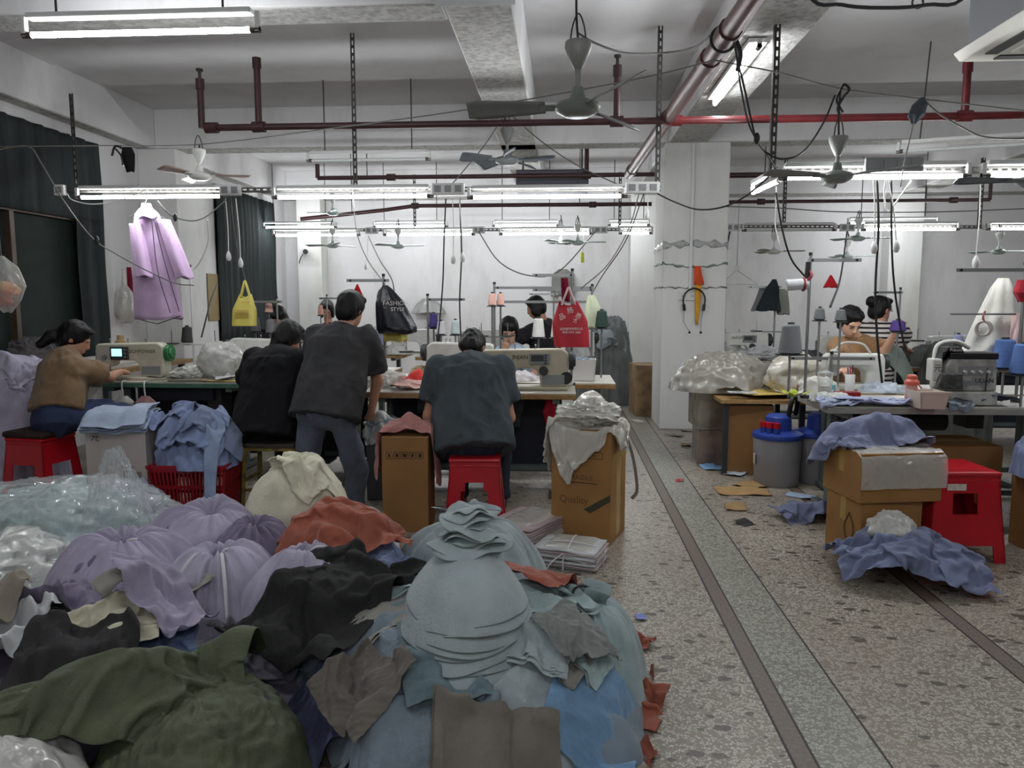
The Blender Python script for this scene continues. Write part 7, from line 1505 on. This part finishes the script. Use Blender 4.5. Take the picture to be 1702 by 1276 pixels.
# conveniences on the right block: big film bags and folded sacks
clr = film('dusty film', (152, 148, 138), .75, .3, 4, .3)
heap('plastic_bag', 'large dusty plastic bag on the film-wrapped cartons beside the column', 'plastic bag', clr, c6.location.x + .05, c6.location.y, .42, .34, .32, 301, z0=.63, amp=.04, ff=4, nr=24, nt=60)
blob('plastic_bag', 'crumpled cream plastic bag on the facing table by the tall stand', 'plastic bag', film('cream film', (206, 200, 186), .75, .25, 6, .35), (1.9, 6.3, .64), (.2, .16, .16), 302, amp=.22)
blob('plastic_bag', 'white plastic bag behind the column on the plywood-edged table', 'plastic bag', clear2, (W(1215, 0, 8.35).x, 8.5, .764), (.24, .16, .12), 303, amp=.22)
blob('plastic_bag', 'white cloth bag beside the small machine behind the column', 'plastic bag', whitec, (W(1290, 0, 8.3).x, 8.3, .764), (.16, .12, .08), 304, amp=.2)
tag(MB().box((0, 0, .13), (.17, .03, .26)).obj('violet_folder', mat('violet', (60, 50, 130), .5), smooth=0, loc=(W(1283, 0, 8.6).x, 8.6, .764)), 'violet folder standing behind the small machine', 'folder')
t = T('side_bench', 'low dim bench between the wrapped cartons and the overlock table', 'table', (1.62, 6.45, 0)); MB().box((0, 0, .6), (.7, .8, .03)).obj('table_top', M_tedge, t, 0)
for a in (-.3, .3):
    for b in (-.35, .35): MB().box((a, b, .29), (.04, .04, .585)).obj('leg', M_dark, t, 0)
sheet('yellow_paper', 'yellow pattern papers spread on the low bench by the tall stand', 'paper', mat('yellow paper', (0, 0, 0)), (1.72, 6.3), .5, .4, .2, boxh(1.62, 6.45, .7, .8, .64, 0, .02), 305, n=20, comp=.97, amp=.01)
sheet('grey_sack', 'grey printed sack folded on the low bench', 'sack', fab('sack grey', (150, 150, 146)), (1.5, 6.5), .6, .4, .6, hmax(boxh(1.62, 6.45, .7, .8, .64, 0, .02), dome(1.55, 6.5, .25, .2, .76)), 306, n=28, comp=.8, amp=.05)
sk = bpy.data.objects.new('sack_print', None); bpy.data.objects.remove(sk)
sheet('grey_sack', 'grey sack rolled behind the printed one on the low bench', 'sack', fab('sack grey2', (124, 128, 128)), (1.75, 6.65), .6, .4, .1, hmax(boxh(1.62, 6.45, .7, .8, .64, 0, .02), dome(1.75, 6.65, .25, .16, .84)), 307, n=28, comp=.75, amp=.05)
t = T('sack_label', 'white cloth label with black digits lying on the low bench', 'label', (1.45, 6.12, .66)); MB().box((0, 0, .01), (.22, .1, .006)).obj('label_cloth', whitec, t, 0); text('101221', .06, M_ink, t, (0, 0, .0145), rot=(0, 0, R(190)))
sheet('grey_cloth', 'long grey green cloth drawn across the facing table to the wall', 'cloth', fab('grey green', (104, 114, 108)), (W(1540, 0, 6.3).x, 6.2), .75, .5, -.3, hmax(boxh(tI.location.x, tI.location.y, 1.85, .6, .764, 0, .03), dome(W(1510, 0, 6.2).x, 6.25, .35, .3, 1.05, 2)), 308, n=34, comp=.92, amp=.03)
heap('dark_clothes', 'dark grey clothes piled behind the white gown by the back wall', 'clothing', fab('dusk grey', (84, 86, 82)), 3.62, 7.15, .3, .28, 1.0, 309, amp=.08, p=5, q=.6)
t = T('flower_decoration', 'white and lime artificial flower lying on the overlock table', 'flower', (W(1352, 0, 4.85).x, 4.92, .785))
for k in range(9):
    a = k * .7; d = Vector((math.cos(a), math.sin(a), .35)); MB().hexa([d * .02 + Vector((0, 0, z)) for z in (0,)] * 0 or [Vector((0, 0, 0)), d * .06 + Vector((-math.sin(a), math.cos(a), 0)) * .022, d * .12, d * .06 - Vector((-math.sin(a), math.cos(a), 0)) * .022, Vector((0, 0, .003)), d * .06 + Vector((-math.sin(a), math.cos(a), .08)) * .022, d * .12 + Vector((0, 0, .003)), d * .06 - Vector((-math.sin(a), math.cos(a), -.08)) * .022]).obj('petal', M_wink if k % 3 else mat('lime petal', (190, 206, 60), .5), t, 0)
MB().ball((0, 0, .025), .028, 10).obj('flower_centre', mat('lime petal', (0, 0, 0)), t)
tag(MB().box((0, 0, .04), (.1, .06, .08)).obj('tissue_box', mat('cyan box', (110, 186, 196), .5), smooth=0, bevel=.004, loc=(W(1392, 0, 5.25).x, 5.12, .764), rz=.5), 'small cyan box beside the drink cup', 'box')
tag(MB().box((0, 0, .02), (.16, .08, .04)).obj('red_tray', mat('dark red tray', (130, 26, 34), .4), smooth=0, bevel=.006, loc=(W(1437, 0, 5.1).x, 5.08, .764)), 'dark red tray on the overlock table before the facing machine', 'tray')
sheet('white_bag', 'white plastic bag held by the standing man', 'plastic bag', film('held bag', (206, 210, 208), .7, .2, 12, .6), (W(625, 0, 5.12).x, 5.16), .5, .46, .2, hmax(boxh(W(640, 0, 5.2).x, 5.22, .34, .2, .52, 0, .04), dome(W(618, 0, 5.12).x, 5.14, .12, .1, .6)), 311, n=30, comp=.72, amp=.05)
g = (W(640, 0, 5.22).x, 5.22); t = T('storage_box', 'dim grey box under the white bag beside the standing man', 'box', (g[0], g[1], 0)); MB().box((0, 0, .25), (.34, .2, .5)).obj('body', mat('slate box2', (86, 88, 96), .6), t, 0, bevel=.008); MB().box((0, 0, .505), (.35, .21, .02)).obj('lid', mat('slate box2', (0, 0, 0)), t, 0)
sheet('teal_cloth', 'slate teal cloth under the white bag beside the standing man', 'cloth', gblue, (W(640, 0, 5.12).x, 5.14), .44, .3, .1, boxh(g[0], g[1], .36, .22, .525, 0, .04), 312, n=26, comp=.78, amp=.04)
for k, (px, lb) in enumerate(((206, 'clear hook bag hanging under the green table edge, nearer the box'), (243, 'rose hook bag hanging under the green table edge'))):
    p = W(px, 640, 5.7); t = T('hook_bag', lb, 'bag', (p.x, 5.7, .755)); MB().tube(curve([(0, .03, .015), (0, -.02, .012), (0, -.03, -.03), (0, -.02, -.12)], 5), .006, 6).obj('strap', M_wcord, t); hang('bag_body', None, None, (clear2, fab('rose bag', (150, 112, 112)))[k], (0, -.02, -.1), (0, -.02, -.22), [(0, .03, .02), (.4, .08, .04), (1, .07, .04)], k, .12, 5, t, org=(0, 0, 0))
t = T('plastic_tub', 'white plastic tub with a grey rag at the aisle end of the facing table', 'tub', (W(974, 0, 6.1).x, 6.1, .764))
tray_box(t, .22, .2, .17, .006, M_white, .86, 'tub_wall')
blob('grey_rag', 'grey rag stuffed in the white plastic tub', 'rag', gblue, (W(974, 0, 6.1).x, 6.1, .82), (.085, .075, .06), 401, amp=.2)
hang('red_rag', 'red cloth hanging under the plywood-edged table beside its leg', 'rag', fab('rag red', (168, 30, 52)), W(915, 663, 5.32), W(912, 705, 5.34), [(0, .03, .02), (.5, .05, .03), (1, .02, .015)], 5, .14, 4)
blob('white_spool', 'white motor unit beside the black bobbin winder', 'motor', M_white2, (W(945, 0, 5.5).x + .01, 5.52, .764), (.05, .05, .05), 402, amp=.05)
# ================================================================ cloth and small goods lying on the far tables
CL = [(600, 9.2, (60, 62, 70), .16, .1, 'dark cloth bunched on the table of the person in dark red'), (660, 9.0, (206, 206, 202), .14, .12, 'white cloth bunched under the drawstring bag on the far table'), (760, 8.8, (40, 42, 44), .22, .14, 'black cloth heap on the far table behind the man in grey'), (790, 8.75, (150, 120, 122), .16, .1, 'rose cloth heap on the far table beside the black heap'), (815, 8.75, (96, 104, 74), .14, .12, 'olive cloth heap on the far table by the wide rack'), (960, 8.8, (190, 192, 190), .16, .14, 'pale cloth heap on the far table behind the red bag'),
      (410, 6.8, (150, 128, 122), .12, .1, 'rose grey cloth under the yellow tote'), (445, 6.85, (196, 44, 40), .1, .09, 'red cloth bunched beside the grey cones'), (505, 6.9, (206, 200, 60), .1, .14, 'lime yellow cloth on the facing table behind the person in black'), (520, 7.0, (190, 192, 196), .14, .1, 'white cloth on the facing table behind the standing man'),
      (745, 6.15, (206, 206, 204), .1, .07, 'white cloth beside the pale machine behind the man in grey'), (700, 6.2, (170, 150, 120), .1, .09, 'tan cloth bag on the facing table beside the square-armed stand'), (865, 6.1, (200, 196, 200), .12, .06, 'crumpled white film on top behind the beige machine'),
      (1240, 8.45, (196, 198, 196), .14, .1, 'white film bunched before the small machine behind the column'), (1345, 7.7, (70, 70, 74), .18, .14, 'dark grey cloth on the far right table'), (1375, 7.7, (150, 130, 96), .16, .1, 'tan cloth on the far right table before its machine'), (1545, 7.7, (100, 104, 100), .22, .2, 'grey cloth heap on the far right table behind the overlock'), (1470, 5.5, (176, 184, 196), .14, .05, 'pale blue cut pieces on the facing table beside the pink cup'), (1385, 4.95, (206, 208, 204), .12, .04, 'white lint and threads beside the artificial flower'), (1330, 5.2, (206, 204, 196), .12, .12, 'white crumpled bag beside the big grey cone')]
for k, (px, d, col, r, h, lb) in enumerate(CL):
    x = W(px, 560, d).x
    if px == 1330: x = 1.74
    heap('cloth_heap', lb, 'cloth', fab('clutter %d' % k, col), x, d, r, min(r, .13), h, 500 + k, z0=.762, amp=.03, ff=9, nr=12, nt=40)
for k, (px, py, d, lb) in enumerate(((848, 560, 6.5, 'blue and white marker pot beside the face of the woman in pale blue'), (1415, 585, 5.4, 'clear jar beside the white machine'), (1530, 600, 7.7, 'white jar on the far right table'))):
    t = T('pot', lb, 'pot', (W(px - (30 if k == 0 else 0), py, d).x, d, .764))
    MB().lathe([(0, 0), (.03, 0), (.034, .12), (.03, .125), (.026, .1), (0, .01)], n=16).obj('pot_wall', M_white, t, 60)
    for j in range(3): MB().cyl((.01 * (j - 1), 0, .02), (.016 * (j - 1), .004, .17 + .01 * j), .004, n=6).obj('pen', (Mblue, M_red, M_dark)[j], t)
